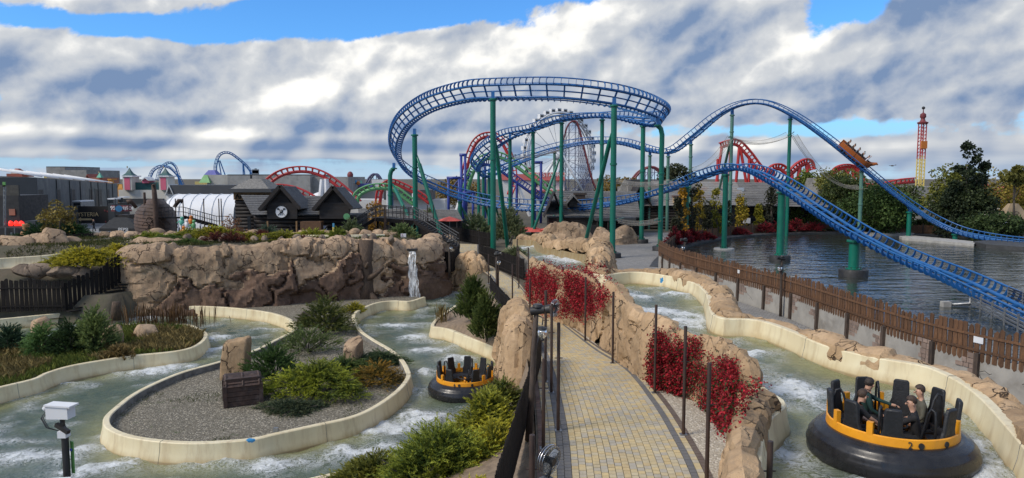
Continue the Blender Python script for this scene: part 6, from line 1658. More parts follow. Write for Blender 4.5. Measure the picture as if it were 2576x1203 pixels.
# middle distance
juniper(G(1282, 612, 0), 2.3, 1.8, 5.0, 'big grey green willow bush behind the tall green column', (.075, .095, .045), (.20, .22, .11), 620, 28, .28, 60, 1, name='willow_shrub', up=1.4, L0=.5)
juniper(G(1195, 598, 0), 3.0, 1.8, 3.6, 'rounded grey green willow beside the coral parasol', (.07, .10, .05), (.19, .23, .11), 560, 26, .28, 61, 1, name='willow_shrub', up=1.2, L0=.45)
juniper(G(1082, 597, 0), 2.3, 1.7, 4.3, 'tall dark olive bush behind the black stairs', (.06, .085, .04), (.16, .19, .085), 520, 26, .28, 62, 1, name='willow_shrub', up=1.3, L0=.5)
juniper(G(1293, 648, 1.0), 1.1, .8, 1.0, 'small silvery willow over the black fence by the flume', (.07, .085, .04), (.20, .22, .11), 220, 26, .2, 63, 1, name='willow_shrub', up=.6)
juniper(G(1090, 655, 0), 1.3, 1.0, 1.6, 'fresh green shrub beside the curved black fence', (.03, .075, .018), (.11, .20, .045), 260, 26, .22, 64, 1, name='bush', up=.8)
juniper(D(1010, 606, 63), 1.4, .9, 1.6, 'grassy pale green willow at the foot of the bent column', (.06, .09, .03), (.18, .23, .09), 220, 24, .24, 65, 1, name='willow_shrub', up=1.0)
juniper(D(885, 598, 66), 1.2, .8, 1.8, 'pale feathery shrub by the black bridge stairs', (.06, .08, .035), (.17, .20, .09), 200, 24, .24, 66, 1, name='willow_shrub', up=1.2)
juniper(G(1235, 596, 0), 3.0, 1.0, 1.0, 'tawny grasses behind the black fence', (.10, .085, .03), (.27, .21, .06), 300, 22, .3, 67, 1, name='grass_clump', up=1.5)


def blades(name, P, h, c0, c1, rng, lean=.35, w=.012, tip=None):
    n_ = len(P); a = rng.uniform(0, 6.283, n_); hh = h * rng.uniform(.5, 1.2, n_); dx = np.c_[np.cos(a), np.sin(a), np.zeros(n_)] * (lean * hh * rng.uniform(.2, 1.3, n_))[:, None]; sd = np.c_[-np.sin(a), np.cos(a), np.zeros(n_)] * w
    m1 = P + dx * .35 + np.c_[np.zeros((n_, 2)), hh * .6]; tp_ = P + dx + np.c_[np.zeros((n_, 2)), hh * rng.uniform(.75, 1, n_)]
    V = np.stack([P - sd, P + sd, m1 + sd * .8, tp_, m1 - sd * .8], 1).reshape(-1, 3); Q = np.arange(n_ * 5).reshape(-1, 5)
    t = rng.uniform(0, 1, n_); c = mixv(c0, c1, t) * rng.uniform(.6, 1.25, n_)[:, None]
    o = bigmesh(name, V, Q, MT['leaf'], None, None, np.clip(np.repeat(c, 5, 0) * 1.25, 0, 1)); o['kind'] = 'stuff'; return o


rng = np.random.default_rng(77)
poly = [(p.x, p.y) for p in offset_in(isl, 1, .35)]
P = np.c_[rng.uniform(-36, -14, 60000), rng.uniform(28, 46, 60000)]; P = P[inside(P[:, 0], P[:, 1], poly)]
dn = fbm(P * .55, 3, 3); P3 = np.c_[P, np.full(len(P), -1.42)]
k1 = dn > .46; blades('green_grass', P3[k1], .45, (.07, .11, .025), (.19, .21, .045), rng)['label'] = 'green and yellowing grass growing thickly over the reed island'
blades('dry_sedge', P3[~k1], .55, (.15, .115, .045), (.28, .22, .09), rng, .5)['label'] = 'dry brown sedge among the grass of the reed island'
for nm in ('green_grass', 'dry_sedge'): bpy.data.objects[nm]['category'] = 'grass'
# bulrushes
c_ = G(425, 822, -1.42)
P = np.c_[rng.normal(c_.x, 1.5, 260), rng.normal(c_.y, .45, 260), np.full(260, -1.42)]
o = blades('reeds', P, 1.6, (.07, .04, .022), (.17, .10, .045), rng, .12, .014); tag(o, 'stand of brown bulrushes behind the grassy island', 'reeds')
P = np.c_[rng.normal(G(1112, 808, -1.2).x, .25, 60), rng.normal(G(1112, 808, -1.2).y, .4, 60), np.full(60, -1.25)]
o = blades('reeds', P, 1.3, (.10, .07, .025), (.24, .17, .06), rng, .2, .014); tag(o, 'small tuft of tawny reeds at the cream wall bend', 'reeds')
# weeds on the gravel
land_poly = [(p.x, p.y) for p in offset_in(pen, -1, .3)] + wallfoot
P = np.c_[rng.uniform(-18, -3, 26000), rng.uniform(23, 46, 26000)]; P = P[inside(P[:, 0], P[:, 1], land_poly)]; P = P[fbm(P * .8, 3, 21) > .60]
o = blades('weeds', np.c_[P, np.full(len(P), -1.5)], .10, (.05, .075, .02), (.10, .12, .04), rng, .8, .008); tag(o, 'sparse low weeds dotted over the island gravel', 'weeds')
P = np.c_[rng.uniform(-45, -8, 60000), rng.uniform(51, 62, 60000)]; zz = gz(P[:, 0], P[:, 1]); k = (zz > 1.6) & (fbm(P * .5, 3, 31) > .45); P = P[k][:9000]; zz = zz[k][:9000]
o = blades('ground_cover', np.c_[P, zz], .25, (.04, .06, .02), (.13, .12, .04), rng, .8, .02); tag(o, 'mixed low ground cover on the upper planting bed', 'ground cover')


# red creepers hung on the rock faces
def creeper(label, regions, n, seed, green=.12, sz=.11, z0=None):
    rng = np.random.default_rng(seed); Vs = np.concatenate([r[0] for r in ROCKS]); Ns = np.concatenate([r[1] for r in ROCKS]); u, v = proj(Vs)
    w = np.zeros(len(Vs))
    for (cu, cv, ru, rv, wt) in regions: w = np.maximum(w, wt * np.clip(1.4 - np.hypot((u - cu) / ru, (v - cv) / rv), 0, 1))
    w *= (Vs[:, 1] < 60); w *= np.clip((fbm(Vs * 1.2, 3, seed) - .24) * 5, .06, 1)
    idx = rng.choice(len(Vs), n, p=w / w.sum()); N_ = Ns[idx]; s = np.sign(-(N_ * Vs[idx] - N_ * np.array([0, 0, EYE])).sum(1))[:, None]; N_ = N_ * s
    P = Vs[idx] + N_ * rng.uniform(.03, .26, (n, 1)) + rng.normal(size=(n, 3)) * .07
    Dr = unit(N_ * .6 + rng.normal(size=(n, 3)) * .55 + np.array([0, 0, -.75]))
    t = rng.uniform(0, 1, n); c = mixv((.11, .007, .012), (.40, .022, .032), t); g = rng.uniform(0, 1, n) < green * np.clip(1.6 * fbm(P * .9, 2, seed + 3), 0, 2); c[g] = (.03, .06, .02); c *= rng.uniform(.4, 1.5, n)[:, None]
    o = empty('red_creeper', tuple(P.mean(0)), label, 'creeper'); ctr_ = P.mean(0)
    leaves('foliage', P - ctr_, Dr, sz * rng.uniform(.7, 1.5, n), sz * .42 * rng.uniform(.7, 1.3, n), c, o, True, rng)
    for k in range(7):
        q = P[rng.integers(n)] - ctr_; MB().tube([q, q + Vector((.1, 0, -.4)), q + Vector((.05, -.03, -.9))], .012, 4).build('stem', MT['bark'], o)
    return o


creeper('large crimson creeper spilling over the rock wall down to the gravel', [(1440, 728, 85, 56, 1), (1375, 705, 34, 32, .8), (1470, 755, 45, 40, 1), (1520, 745, 34, 14, .6), (1395, 760, 30, 20, .5)], 34000, 5, .07, .070)
creeper('crimson creeper strands on the tall rock wall by the gravel', [(1668, 915, 20, 55, .9), (1712, 930, 26, 58, 1), (1665, 865, 12, 30, .7), (1690, 880, 30, 40, .35), (1740, 880, 22, 12, .5), (1690, 950, 40, 18, .8), (1755, 862, 16, 10, .5)], 17000, 6, .25, .062)
creeper('crimson creeper trailing over the corner rocks beside the flume', [(1810, 960, 18, 42, .7), (1850, 1000, 30, 66, 1), (1780, 940, 40, 50, .3), (1820, 1060, 22, 40, .9), (1835, 920, 34, 14, .6), (1880, 985, 30, 26, .7), (1800, 1010, 20, 30, .7)], 17000, 7, .25, .060)


# ------------------------------------------------------------------ trees
def tree(p, h, rx, label, c0, c1, n=5000, leaf=.28, seed=1, trunk=.3, clumps=26, shape='round', name='tree', squash=1.0, group=None, rz=None, ry=None):
    rng = np.random.default_rng(seed); o = empty(name, tuple(p), label, 'tree', group); ry = ry or rx
    if shape == 'round':
        a = rng.normal(size=(clumps, 3)); a = unit(a) * rng.uniform(.35, 1, (clumps, 1)) ** .6; C = a * np.array([rx, ry, h * (1 - trunk) / 2]) + np.array([0, 0, h * (trunk + (1 - trunk) / 2)]); cr = rng.uniform(.22, .42, clumps) * rx
    elif shape == 'column':
        z = rng.uniform(.08, 1, clumps) * h; rr_ = rx * (np.sin(np.pi * np.clip(z / h, .02, .98)) ** .6) * rng.uniform(.2, .8, clumps); a = rng.uniform(0, 6.28, clumps); C = np.c_[np.cos(a) * rr_, np.sin(a) * rr_, z]; cr = rng.uniform(.3, .55, clumps) * rx
    else:                                                     # several upright plumes
        z = rng.uniform(trunk, 1, clumps) * h; k = rng.integers(0, 4, clumps); px_ = np.array([-.55, -.1, .25, .6])[k] * rx; top = np.array([.62, 1.0, .9, .74])[k]; z = z * top; wd_ = (1 - (z / (h * top)) ** 1.8) * .24 * rx + .05 * rx
        C = np.c_[px_ + rng.normal(size=clumps) * wd_ + (z / h) * .10 * rx, rng.normal(size=clumps) * wd_, z]; cr = np.clip(wd_, .15 * rx, .4 * rx) * rng.uniform(.7, 1.1, clumps)
    k = rng.integers(0, clumps, n); d = unit(rng.normal(size=(n, 3))); r_ = rng.uniform(.3, 1, n) ** .5
    P = C[k] + d * (cr[k] * r_)[:, None] * np.array([1, 1, .85]); tone = rng.uniform(0, 1, clumps)[k] * .6 + rng.uniform(0, .4, n)
    c = mixv(c0, c1, tone) * rng.uniform(.9, 1.6, n)[:, None]; Dr = unit(d + rng.normal(size=(n, 3)) * .7 + np.array([0, 0, -.2]))
    leaves('crown', P, Dr, leaf * rng.uniform(.7, 1.3, n), leaf * .4, c, o, True, rng)
    tr = MB(); tr.tube([(0, 0, -.2), (.02 * h, 0, h * .3), (0, .01 * h, h * .75)], [h * .022 + .04, h * .016 + .03, .03], 7)
    tr.build('trunk', MT['bark'], o, True)
    for q in range(6):
        e = C[rng.integers(clumps)]; z0 = min(h * .5, max(h * trunk * .8, e[2] * .5)); MB().tube([(0, 0, z0), tuple((e * .5) + np.array([0, 0, z0 * .5])), tuple(e)], [h * .010 + .02, .03, .012], 5).build('limb', MT['bark'], o)
    return o


YEL = ((.16, .11, .015), (.40, .20, .02)); GRN = ((.03, .055, .012), (.10, .125, .025)); DRK = ((.018, .022, .014), (.05, .05, .028))
tree(D(152, 625, 61) - Vector((0, 0, .8)), 4.6, 1.5, 'autumn tree with thin yellow brown leaves on the upper bed', (.075, .055, .018), (.22, .17, .04), 1900, .20, 2, .25, 30, 'round')
tree(Vector((D(585, 560, 70).x, 70, 0)), 4.4, 1.0, 'small russet tree in front of the wooden tower', (.10, .045, .025), (.22, .11, .05), 900, .16, 3, .3, 26)
tree(Vector((D(940, 540, 80).x, 80, 0)), 5.4, 1.5, 'yellow leaved tree behind the black footbridge', (.10, .06, .012), (.34, .19, .03), 1500, .22, 4, .3, 26)
col_ = [(1698, 578, 555, DRK, .5), (1704, 590, 500, DRK, .7), (1716, 590, 478, YEL, .9), (1737, 590, 430, DRK, 1.0), (1756, 590, 462, ((.10, .09, .015), (.33, .22, .02)), .95), (1776, 590, 512, DRK, .7), (1800, 588, 480, ((.05, .07, .012), (.24, .20, .02)), .9), (1829, 584, 508, DRK, .6), (1863, 586, 495, ((.07, .10, .015), (.36, .22, .02)), 1.15), (1906, 580, 518, ((.07, .08, .012), (.25, .21, .02)), .75), (1938, 580, 470, DRK, 1.1), (2005, 580, 520, GRN, 1.4), (2050, 578, 510, GRN, 1.5)]
lbl = ['short dark hornbeam at the fence corner', 'dark purple hornbeam beside the air conditioner', 'orange yellow columnar hornbeam by the log wall', 'tallest dark hornbeam in front of the log house roof', 'yellow green columnar hornbeam with orange top', 'dark brown thin hornbeam between the roofs', 'yellow and green hornbeam left of the lake column', 'dull brown hornbeam behind the lake column', 'bright orange and green hornbeam before the shingle roof', 'small slim yellow hornbeam before the shingle roof', 'dark green spire hornbeam before the shingle roof end', 'loose green birch behind the steep blue track', 'green leafy tree behind the red bushes and blue track']
def shore_y(u): return float(np.interp(u, [1690, 1710, 1755, 1811, 1878, 1956, 2078], [80, 83, 89.3, 95.2, 99.8, 103, 105.2]))
for k, (u, vb, vt, cc_, r_) in enumerate(col_):
    d_ = shore_y(u) + 2.6 + (k % 3) * .8; q = D(u, vb, d_); top = D(u, vt, d_).z; tree(Vector((q.x, d_, 0)), top, r_, lbl[k], *cc_, 1500, .26, 100 + k, .05, 30, 'column', 'columnar_tree', group='trees along the lake shore')
# red bushes by the far shore fence
for k, (u, v, d_, r_, h_) in enumerate(((1697, 618, 80, 1.0, 2.6), (1720, 618, 83, 1.3, 2.0), (1745, 612, 86, 1.4, 1.8), (1775, 604, 91, 1.2, 1.0), (1860, 594, 100, 1.4, 1.1), (1925, 590, 103, 1.5, 1.8), (1965, 588, 105, 2.0, 2.0), (2000, 587, 106, 2.0, 2.1), (2045, 586, 107, 2.2, 1.7))):
    d_ = shore_y(u) + .75; p_ = D(u, v, d_); juniper(Vector((p_.x, d_, 0)), r_, .7, h_, ['deep red creeper mound at the fence corner', 'red creeper on the shore fence below the orange hornbeam', 'red creeper on the shore fence below the yellow hornbeam', 'thin red creeper over the fence boards', 'short red creeper behind the first lake column', 'red creeper left of the stout lake column', 'wide red creeper right of the stout lake column', 'thick red creeper under the steep blue track', 'long red creeper at the end of the board fence'][k], (.07, .010, .014), (.24, .022, .030), 170, 22, .24, 200 + k, 1, name='red_creeper', up=.8, cat='creeper', group='red creepers on the shore fence')
# trees on the right
tree(G(2205, 587, 0), 6.6, 4.6, 'broad mid green tree on the far lake shore', (.02, .042, .012), (.075, .115, .03), 8000, .38, 300, .08, 60)
tree(G(2125, 577, 0), 8.0, 4.2, 'darker green tree behind the broad tree by the lake', (.022, .035, .012), (.07, .09, .025), 6000, .40, 301, .12, 50)
tree(Vector((D(2110, 500, 135).x, 135, 0)), 9.5, 4.5, 'yellow green tree behind the steep track crest', (.045, .055, .014), (.15, .15, .035), 5000, .45, 302, .2, 46)
tree(Vector((D(2268, 520, 118).x, 118, 0)), 7.0, 3.4, 'dusky shrubby tree beside the concrete block', (.025, .035, .014), (.08, .10, .03), 4000, .4, 303, .1, 40)
tree(Vector((D(2425, 560, 100).x, 100, 0)), D(2440, 350, 100).z, 3.6, 'tall dark poplar with upswept plumes beside the misty drop', (.010, .017, .010), (.035, .048, .022), 9000, .36, 304, .05, 110, 'plume', 'poplar_tree')
tree(Vector((D(2425, 560, 101.5).x, 101.5, 0)), 7.0, 3.8, 'wide dark green lower tree under the poplar', (.016, .026, .010), (.045, .06, .022), 7000, .36, 305, .05, 60)
tree(Vector((D(2398, 500, 106).x, 106, 0)), 9.8, 3.4, 'yellow green tree behind the poplar', (.05, .065, .014), (.16, .16, .03), 5000, .36, 306, .15, 44)
tree(Vector((D(2540, 500, 118).x, 118, 0)), 9.0, 4.6, 'golden yellow tree near the sandstone gable', (.07, .065, .014), (.24, .18, .03), 5000, .4, 307, .15, 46)
q = D(2553, 445, 105); tree(Vector((q.x, 105, 0)), 9.6, 1.8, 'cloud pruned pine with flat pads near the red roof', (.05, .055, .014), (.15, .14, .03), 1600, .34, 308, .75, 14)
tree(Vector((D(1700, 465, 128).x, 128, 0)), D(1700, 404, 128).z, 2.9, 'dark leafy poplar behind the two tall columns', (.014, .02, .012), (.05, .055, .026), 3800, .42, 309, .3, 60, 'round')
tree(Vector((D(2022, 470, 150).x, 150, 0)), 9.2, 3.0, 'light green tree behind the red coaster', (.04, .06, .014), (.13, .16, .03), 3000, .45, 310, .2, 40)
tree(Vector((D(2500, 560, 95).x, 95, 0)), 3.0, 3.4, 'low dark hedge tree before the white canopies', (.016, .03, .012), (.05, .075, .022), 4000, .34, 311, .05, 40)
juniper(Vector((D(2350, 588, 104).x, 105, 0)), 14, 2.0, 2.2, 'dark clipped hedge along the far lake bank', (.016, .028, .012), (.05, .07, .025), 900, 24, .4, 312, 1, name='hedge', up=.9)
for k, (u, v0) in enumerate(((1545, 460), (1580, 468), (1150, 470))):
    tree(Vector((D(u, 470, 190).x, 190, 0)), D(u, v0 - 14, 190).z, 5, ['autumn orange trees behind the big wheel', 'green and orange tree beside the wooden coaster', 'dull green tree behind the white tent hall'][k], (.06, .05, .015), (.20, .13, .03), 2500, .6, 320 + k, .1, 40)

# ------------------------------------------------------------------ boulders
def boulder_mesh(seed, squ=(1, 1, 1)):
    rng = np.random.default_rng(seed); bm = bmesh.new(); bmesh.ops.create_icosphere(bm, subdivisions=3, radius=1); V = np.array([tuple(v.co) for v in bm.verts])
    for k in range(9):
        n_ = rng.normal(size=3); n_ /= np.linalg.norm(n_); d_ = rng.uniform(.55, .85); s = V @ n_ - d_; V = V - np.outer(np.clip(s, 0, None), n_) * .85
    V *= 1 + .16 * (fbm(V * 1.7 + seed, 3, seed)[:, None] - .5) + .06 * (fbm(V * 6 + seed, 2, seed)[:, None] - .5); V *= np.array(squ)
    for v, c in zip(bm.verts, V): v.co = c
    me = bpy.data.meshes.new('boulder'); bm.to_mesh(me); bm.free(); me.materials.append(MT['rock_tan']); me.polygons.foreach_set('use_smooth', np.ones(len(me.polygons), bool)); me.set_sharp_from_angle(angle=math.radians(32)); return me


BM = [boulder_mesh(s) for s in range(8)]
BMG = []
for s in range(4): m_ = boulder_mesh(20 + s); m_.materials[0] = MT['rock_grey']; BMG.append(m_)
def boulder(p, s, label, me=None, rz=0, group=None, k=0):
    o = bpy.data.objects.new('boulder', me or BM[k % 8]); COL.objects.link(o); o.location = p; o.scale = s; o.rotation_euler = (0, 0, rz); return tag(o, label, 'boulder', group)


k = 0; u = 232
while u < 985:
    w = RND.uniform(.42, .72); d_ = 61.5 + (0.5 if u < 500 else 1.2 if u > 850 else 0); q = D(u, 588, d_); top = D(u, 577 + RND.uniform(-4, 5), d_).z
    boulder((q.x, d_, 2.95), (w * 1.25, .7, max(.4, top - 2.95)), 'rounded tan boulder in the long row edging the upper bed', k=k, rz=RND.uniform(-.5, .5), group='tan boulders edging the upper bed'); k += 1; u += w * 2.0 / d_ * FP * .95
for (u, v, d_, s, lb) in ((40, 632, 54.8, (1.9, .9, 1.5), 'broad tan boulder at the edge of the upper flume'), (95, 630, 55.2, (1.7, .9, 1.6), 'tan boulder beside the pointed one above the flume'), (142, 626, 55.5, (1.3, .8, 2.0), 'pointed tan boulder above the cream upper flume'), (-25, 634, 54.5, (1.6, .9, 1.4), 'tan boulder at the end of the row above the flume'), (178, 628, 56.5, (1.2, .8, 1.1), 'low tan boulder sloping down from the pointed one'),
                          (360, 613, 57, (1.4, .7, .7), 'flat tan stone behind the golden junipers'), (400, 616, 56.5, (1.5, .7, .6), 'flat grey brown stone by the green mat'), (430, 613, 57, (1.3, .7, .65), 'flat tan stone beside the cream upper flume')):
    q = D(u, v, d_); boulder((q.x, d_, q.z), s, lb, k=k); k += 1
for j in range(16):
    u = 470 + j * 34 + RND.uniform(-8, 8); q = D(u, 612, 56.6 + .12 * j * .3 + RND.uniform(-.3, .3)); boulder((q.x, q.y, 3.05), (RND.uniform(.3, .55), .35, RND.uniform(.3, .6)), 'small grey brown stone on the bed behind the rock wall', BMG[j % 4], RND.uniform(0, 3), 'stones behind the rock wall')
for (u, v, s, lb, g) in ((100, 682, (1.2, .6, .6), 'red brown stone under the golden juniper', 0), (160, 684, (1.3, .6, .55), 'broad brown stone below the golden juniper', 1), (205, 688, (.9, .6, .5), 'rounded brown stone by the paling fence', 2), (60, 682, (.9, .6, .55), 'brown stone at the end of the stone group', 3)):
    q = D(u, v, 50.2); boulder((q.x, q.y, q.z), s, lb, BMG[g])
b_ = [((25, 770, -1.2), (1.15, .9, 1.15), 'large grey boulder below the paling fence by the flume'), ((288, 872, -1.42), (.75, .6, 1.05), 'split leaning boulder on the reed island'), ((372, 852, -1.42), (.78, .6, .75), 'squat boulder behind grass on the reed island'), ((100, 830, -1.2), (.7, .5, .7), 'brown boulder behind the left shrubs'), ((1128, 616, 1.0), (.9, .7, .8), 'tan boulder on the bed beside the far flume')]
for (q, s, lb) in b_: boulder(G(*q) + Vector((0, 0, s[2] * .35)), s, lb, k=k); k += 1
boulder(G(893, 915, -1.5) + Vector((0, 0, .55)), (.68, .55, .98), 'pointed tan rock standing on the gravel island', boulder_mesh(41, (1, 1, 1)), .4)
# standing slab rock
bm = bmesh.new(); bmesh.ops.create_cube(bm, size=2); bmesh.ops.subdivide_edges(bm, edges=bm.edges[:], cuts=14, use_grid_fill=True)
V = np.array([tuple(v.co) for v in bm.verts]); V = V / (np.linalg.norm(V, ord=8, axis=1, keepdims=True)); V *= 1 + .22 * (fbm(V * 1.3 + 4, 4, 9)[:, None] - .5); V *= np.array([.62, .38, 1.02]); V[:, 0] += .1 * V[:, 2]; V[:, 2] += .22 * V[:, 0] * (V[:, 2] > 0)
for v, c in zip(bm.verts, V): v.co = c
me = bpy.data.meshes.new('standing_rock'); bm.to_mesh(me); bm.free(); me.materials.append(MT['rock_warm']); me.polygons.foreach_set('use_smooth', np.ones(len(me.polygons), bool)); me.set_sharp_from_angle(angle=math.radians(35))
o = bpy.data.objects.new('standing_rock', me); COL.objects.link(o); q = G(590, 955, -1.5); o.location = q + Vector((0, .2, .85)); tag(o, 'tall flat standing rock behind the old chest', 'rock')
# chest
q = G(611, 1012, -1.5); ch = empty('treasure_chest', tuple(q), 'weathered dark wooden treasure chest on the island gravel', 'chest', rotz=.42); ch.scale = (1.18, 1.18, 1.22); w, d_, h = 1.20, .92, .72
for sgn in (-1, 1):
    for j in range(4): MB().box((0, sgn * d_ / 2, .1 + j * .17), (w, .05, .155)).build('plank', MT['chest_wood'], ch)
    for j in range(4): MB().box((sgn * w / 2, 0, .1 + j * .17), (.05, d_ - .06, .155)).build('plank', MT['chest_wood'], ch)
    for y_ in (-1, 1): MB().box((sgn * w / 2, y_ * d_ / 2, h / 2), (.13, .13, h + .04)).build('corner_post', MT['chest_wood'], ch)
lid = empty('lid', (0, 0, h)); lid.parent = ch
for j in range(9):
    a = math.pi * (j + .5) / 9; MB().box((0, -math.cos(a) * d_ / 2, math.sin(a) * .26), (w + .06, .19, .045), M=Matrix.Rotation(-(a - math.pi / 2) * .62, 3, 'X')).build('lid_plank', MT['chest_wood'], lid)
for sgn in (-1, 0, 1): MB().tube([(sgn * w * .46, -math.cos(a) * (d_ / 2 + .03), math.sin(a) * .29) for a in np.linspace(0, math.pi, 9)], .045, 6).build('band', MT['chest_wood'], lid)
MB().box((0, 0, .0), (w - .05, d_ - .05, .5)).build('lid_body', MT['chest_wood'], lid)
# barrel
q = G(768, 822, -1.5); br_ = empty('old_barrel', tuple(q + Vector((0, 0, .45))), 'tilted old brown barrel among the bushes', 'barrel'); br_.rotation_euler = (.2, .5, .3)
for j in range(14):
    a = 2 * math.pi * j / 14; MB().tube([(rr_ * math.cos(a), rr_ * math.sin(a), z_) for rr_, z_ in ((.30, -.4), (.37, -.15), (.37, .15), (.30, .4))], .085, 6).build('stave', MT['chest_wood'], br_, True)
for z_ in (-.3, .3): MB().lathe([(.40, z_ - .03), (.40, z_ + .03)], 20, cap=False).build('hoop', MT['rust_steel'], br_)
MB().cyl((0, 0, .36), .32, .04, 16).build('head', MT['chest_wood'], br_)
# leaning stump against the rock wall, small post and a box on the rim
q = G(292, 805, -1.4); o = MB().tube([(0, 0, 0), (.05, 0, .9), (.08, .02, 1.2)], [.34, .28, .26], 9).build('stump', MT['trunk_wood'], None, True, q); tag(o, 'dark cut tree stump by the far flume wall', 'stump')
q = G(692, 1088, -1.2); o = MB().box((0, .1, .06), (.16, .12, .16)).build('sensor_box', MT['grey_metal'], None, None, q); tag(o, 'small grey sensor box on the island flume wall', 'box')
# ------------------------------------------------------------------ buildings and rides behind
def XZ(u, v, d): p = D(u, v, d); return p.x, p.z


class Bld:
    """a thing whose parts are given by where they stand: u range, v range (top, bottom) and distance"""
    def __init__(s, name, label, cat, u, d, group=None):
        x = D(u, 500, d).x; s.o = empty(name, (x, d, 0), label, cat, group); s.b = Vector((x, d, 0)); s.d = d
    def box(s, part, u0, u1, v0, v1, mat, d=None, dep=6.0, parent=None, ground=False, dz=0):
        d = d or s.d; x0 = D(u0, v0, d).x; x1 = D(u1, v0, d).x; z1 = D(u0, v0, d).z; z0 = 0 if (ground or v1 is None) else D(u0, v1, d).z
        return MB().bb(x0 - s.b.x, x1 - s.b.x, d - s.b.y, d - s.b.y + dep, z0, z1).build(part, MT[mat], parent or s.o)
    def face(s, part, u0, u1, v0, v1, mat, d=None, dep=.08, parent=None): return s.box(part, u0, u1, v0, v1, mat, (d or s.d) - dep, dep + .02, parent)
    def pyr(s, part, u0, u1, v0, v1, mat, d=None, dep=None, top=.0, parent=None, flare=0):
        d = d or s.d; x0 = D(u0, v1, d).x - s.b.x; x1 = D(u1, v1, d).x - s.b.x; z1 = D(u0, v0, d).z; z0 = D(u0, v1, d).z; w = (x1 - x0) / 2; c = (x0 + x1) / 2; dep = dep or w; yc = d - s.b.y + dep
        lv = [(1, 0), (.5, .32), (.2, .7), (.03, 1)] if flare else [(1, 0), (max(.02, top), 1)]
        vs = []; fs = []
        for k, h in lv: vs += [(c + a * w * k, yc + b * dep * (k if not (top and not flare) else k), z0 + (z1 - z0) * h) for a, b in ((-1, -1), (1, -1), (1, 1), (-1, 1))]
        for i in range(len(lv) - 1):
            for j in range(4): fs.append((i * 4 + j, i * 4 + (j + 1) % 4, i * 4 + 4 + (j + 1) % 4, i * 4 + 4 + j))
        fs += [(3, 2, 1, 0), tuple(len(vs) - 4 + j for j in range(4))]
        return MB().add(vs, fs).build(part, MT[mat], parent or s.o)
    def gable(s, part, u0, u1, v0, v1, mat, d=None, dep=6.0, parent=None, over=.3):
        """roof with its ridge along the view: triangle seen end on"""
        d = (d or s.d) - over; x0 = D(u0, v1, d).x - s.b.x; x1 = D(u1, v1, d).x - s.b.x; z1 = D(u0, v0, d).z; z0 = D(u0, v1, d).z; c = (x0 + x1) / 2; y0 = d - s.b.y; y1 = y0 + dep
        t = .18
        vs = []
        for y in (y0, y1): vs += [(x0, y, z0), (c, y, z1), (x1, y, z0), (x1 - .0, y, z0 - t), (c, y, z1 - t * 1.5), (x0 + .0, y, z0 - t)]
        fs = [(0, 1, 7, 6), (1, 2, 8, 7), (2, 3, 9, 8), (3, 4, 10, 9), (4, 5, 11, 10), (5, 0, 6, 11), (5, 4, 1, 0), (4, 3, 2, 1), (6, 7, 10, 11), (7, 8, 9, 10)]
        return MB().add(vs, fs).build(part, MT[mat], parent or s.o)
    def slope(s, part, ridge, eave, mat, courses=10, parent=None, th=.07):
        """roof slope as overlapping shingle courses; ridge, eave: pairs of 3D points"""
        (r0, r1), (e0, e1) = ridge, eave; root = empty(part, (0, 0, 0)); root.parent = parent or s.o; nrm = (e1 - e0).cross(r0 - e0).normalized()
        if nrm.z < 0: nrm = -nrm
        for k in range(courses):
            a, b = k / courses, (k + 1.15) / courses; b = min(b, 1)
            q = [e0.lerp(r0, a) + nrm * (th * .9), e1.lerp(r1, a) + nrm * (th * .9), e1.lerp(r1, b) + nrm * .01, e0.lerp(r0, b) + nrm * .01]; q = [p - s.b for p in q]
            lo = [q[0] - nrm * th, q[1] - nrm * th, q[2] - nrm * .03, q[3] - nrm * .03]
            MB().add(q + lo, [(0, 1, 2, 3), (7, 6, 5, 4), (0, 4, 5, 1), (1, 5, 6, 2), (2, 6, 7, 3), (3, 7, 4, 0)]).build('shingle_course', MT[mat], root)
        return root
    def logs(s, u0, u1, v0, v1, n, d=None, mat='log_wood', dep=.22, part='log'):
        d = d or s.d; x0 = D(u0, v0, d).x - s.b.x; x1 = D(u1, v0, d).x - s.b.x; z1 = D(u0, v0, d).z; z0 = 0 if v1 is None else D(u0, v1, d).z; h = (z1 - z0) / n
        for k in range(n): MB().tube([(x0, d - s.b.y, z0 + h * (k + .5)), (x1, d - s.b.y, z0 + h * (k + .5))], h * .54, 8).build(part, MT[mat], s.o, True)


# --- dark warehouse on the left
A_ = Vector((-72.2, 108, 0)); B_ = Vector((-97, 175, 0)); dv = (B_ - A_).normalized(); nr_ = Vector((dv.y, -dv.x, 0)); nr_ = nr_ if nr_.x > 0 else -nr_
w = empty('warehouse', tuple(A_), 'long dark grey metal warehouse with tall doors and pale ribbed roof', 'building'); L_ = (B_ - A_).length
def wz(t): return 8.1 - 1.5 * t
def wall_quad(part, t0, t1, z0, z1, mat, off=0.0, th=.08, parent=None):
    a = A_.lerp(B_, t0) - A_ + nr_ * off; b = A_.lerp(B_, t1) - A_ + nr_ * off; top = (wz(t0), wz(t1)) if z1 is None else (z1, z1)
    q = [a + Vector((0, 0, z0)), b + Vector((0, 0, z0)), b + Vector((0, 0, top[1])), a + Vector((0, 0, top[0]))]; k = [p - nr_ * th for p in q]
    return MB().add(q + k, [(0, 1, 2, 3), (7, 6, 5, 4), (0, 4, 5, 1), (1, 5, 6, 2), (2, 6, 7, 3), (3, 7, 4, 0)]).build(part, MT[mat], parent or w)
sg = [0, .17, .30, .42, .56, .66, .80, .90, 1.0]
for a, b in zip(sg, sg[1:]): wall_quad('wall_panel', a + .002, b - .002, 0, None, 'panel_grey', 0, .3)
for t in sg[1:-1]: wall_quad('downpipe', t - .0025, t + .0025, 0, wz(t) - .1, 'black_base', .12)
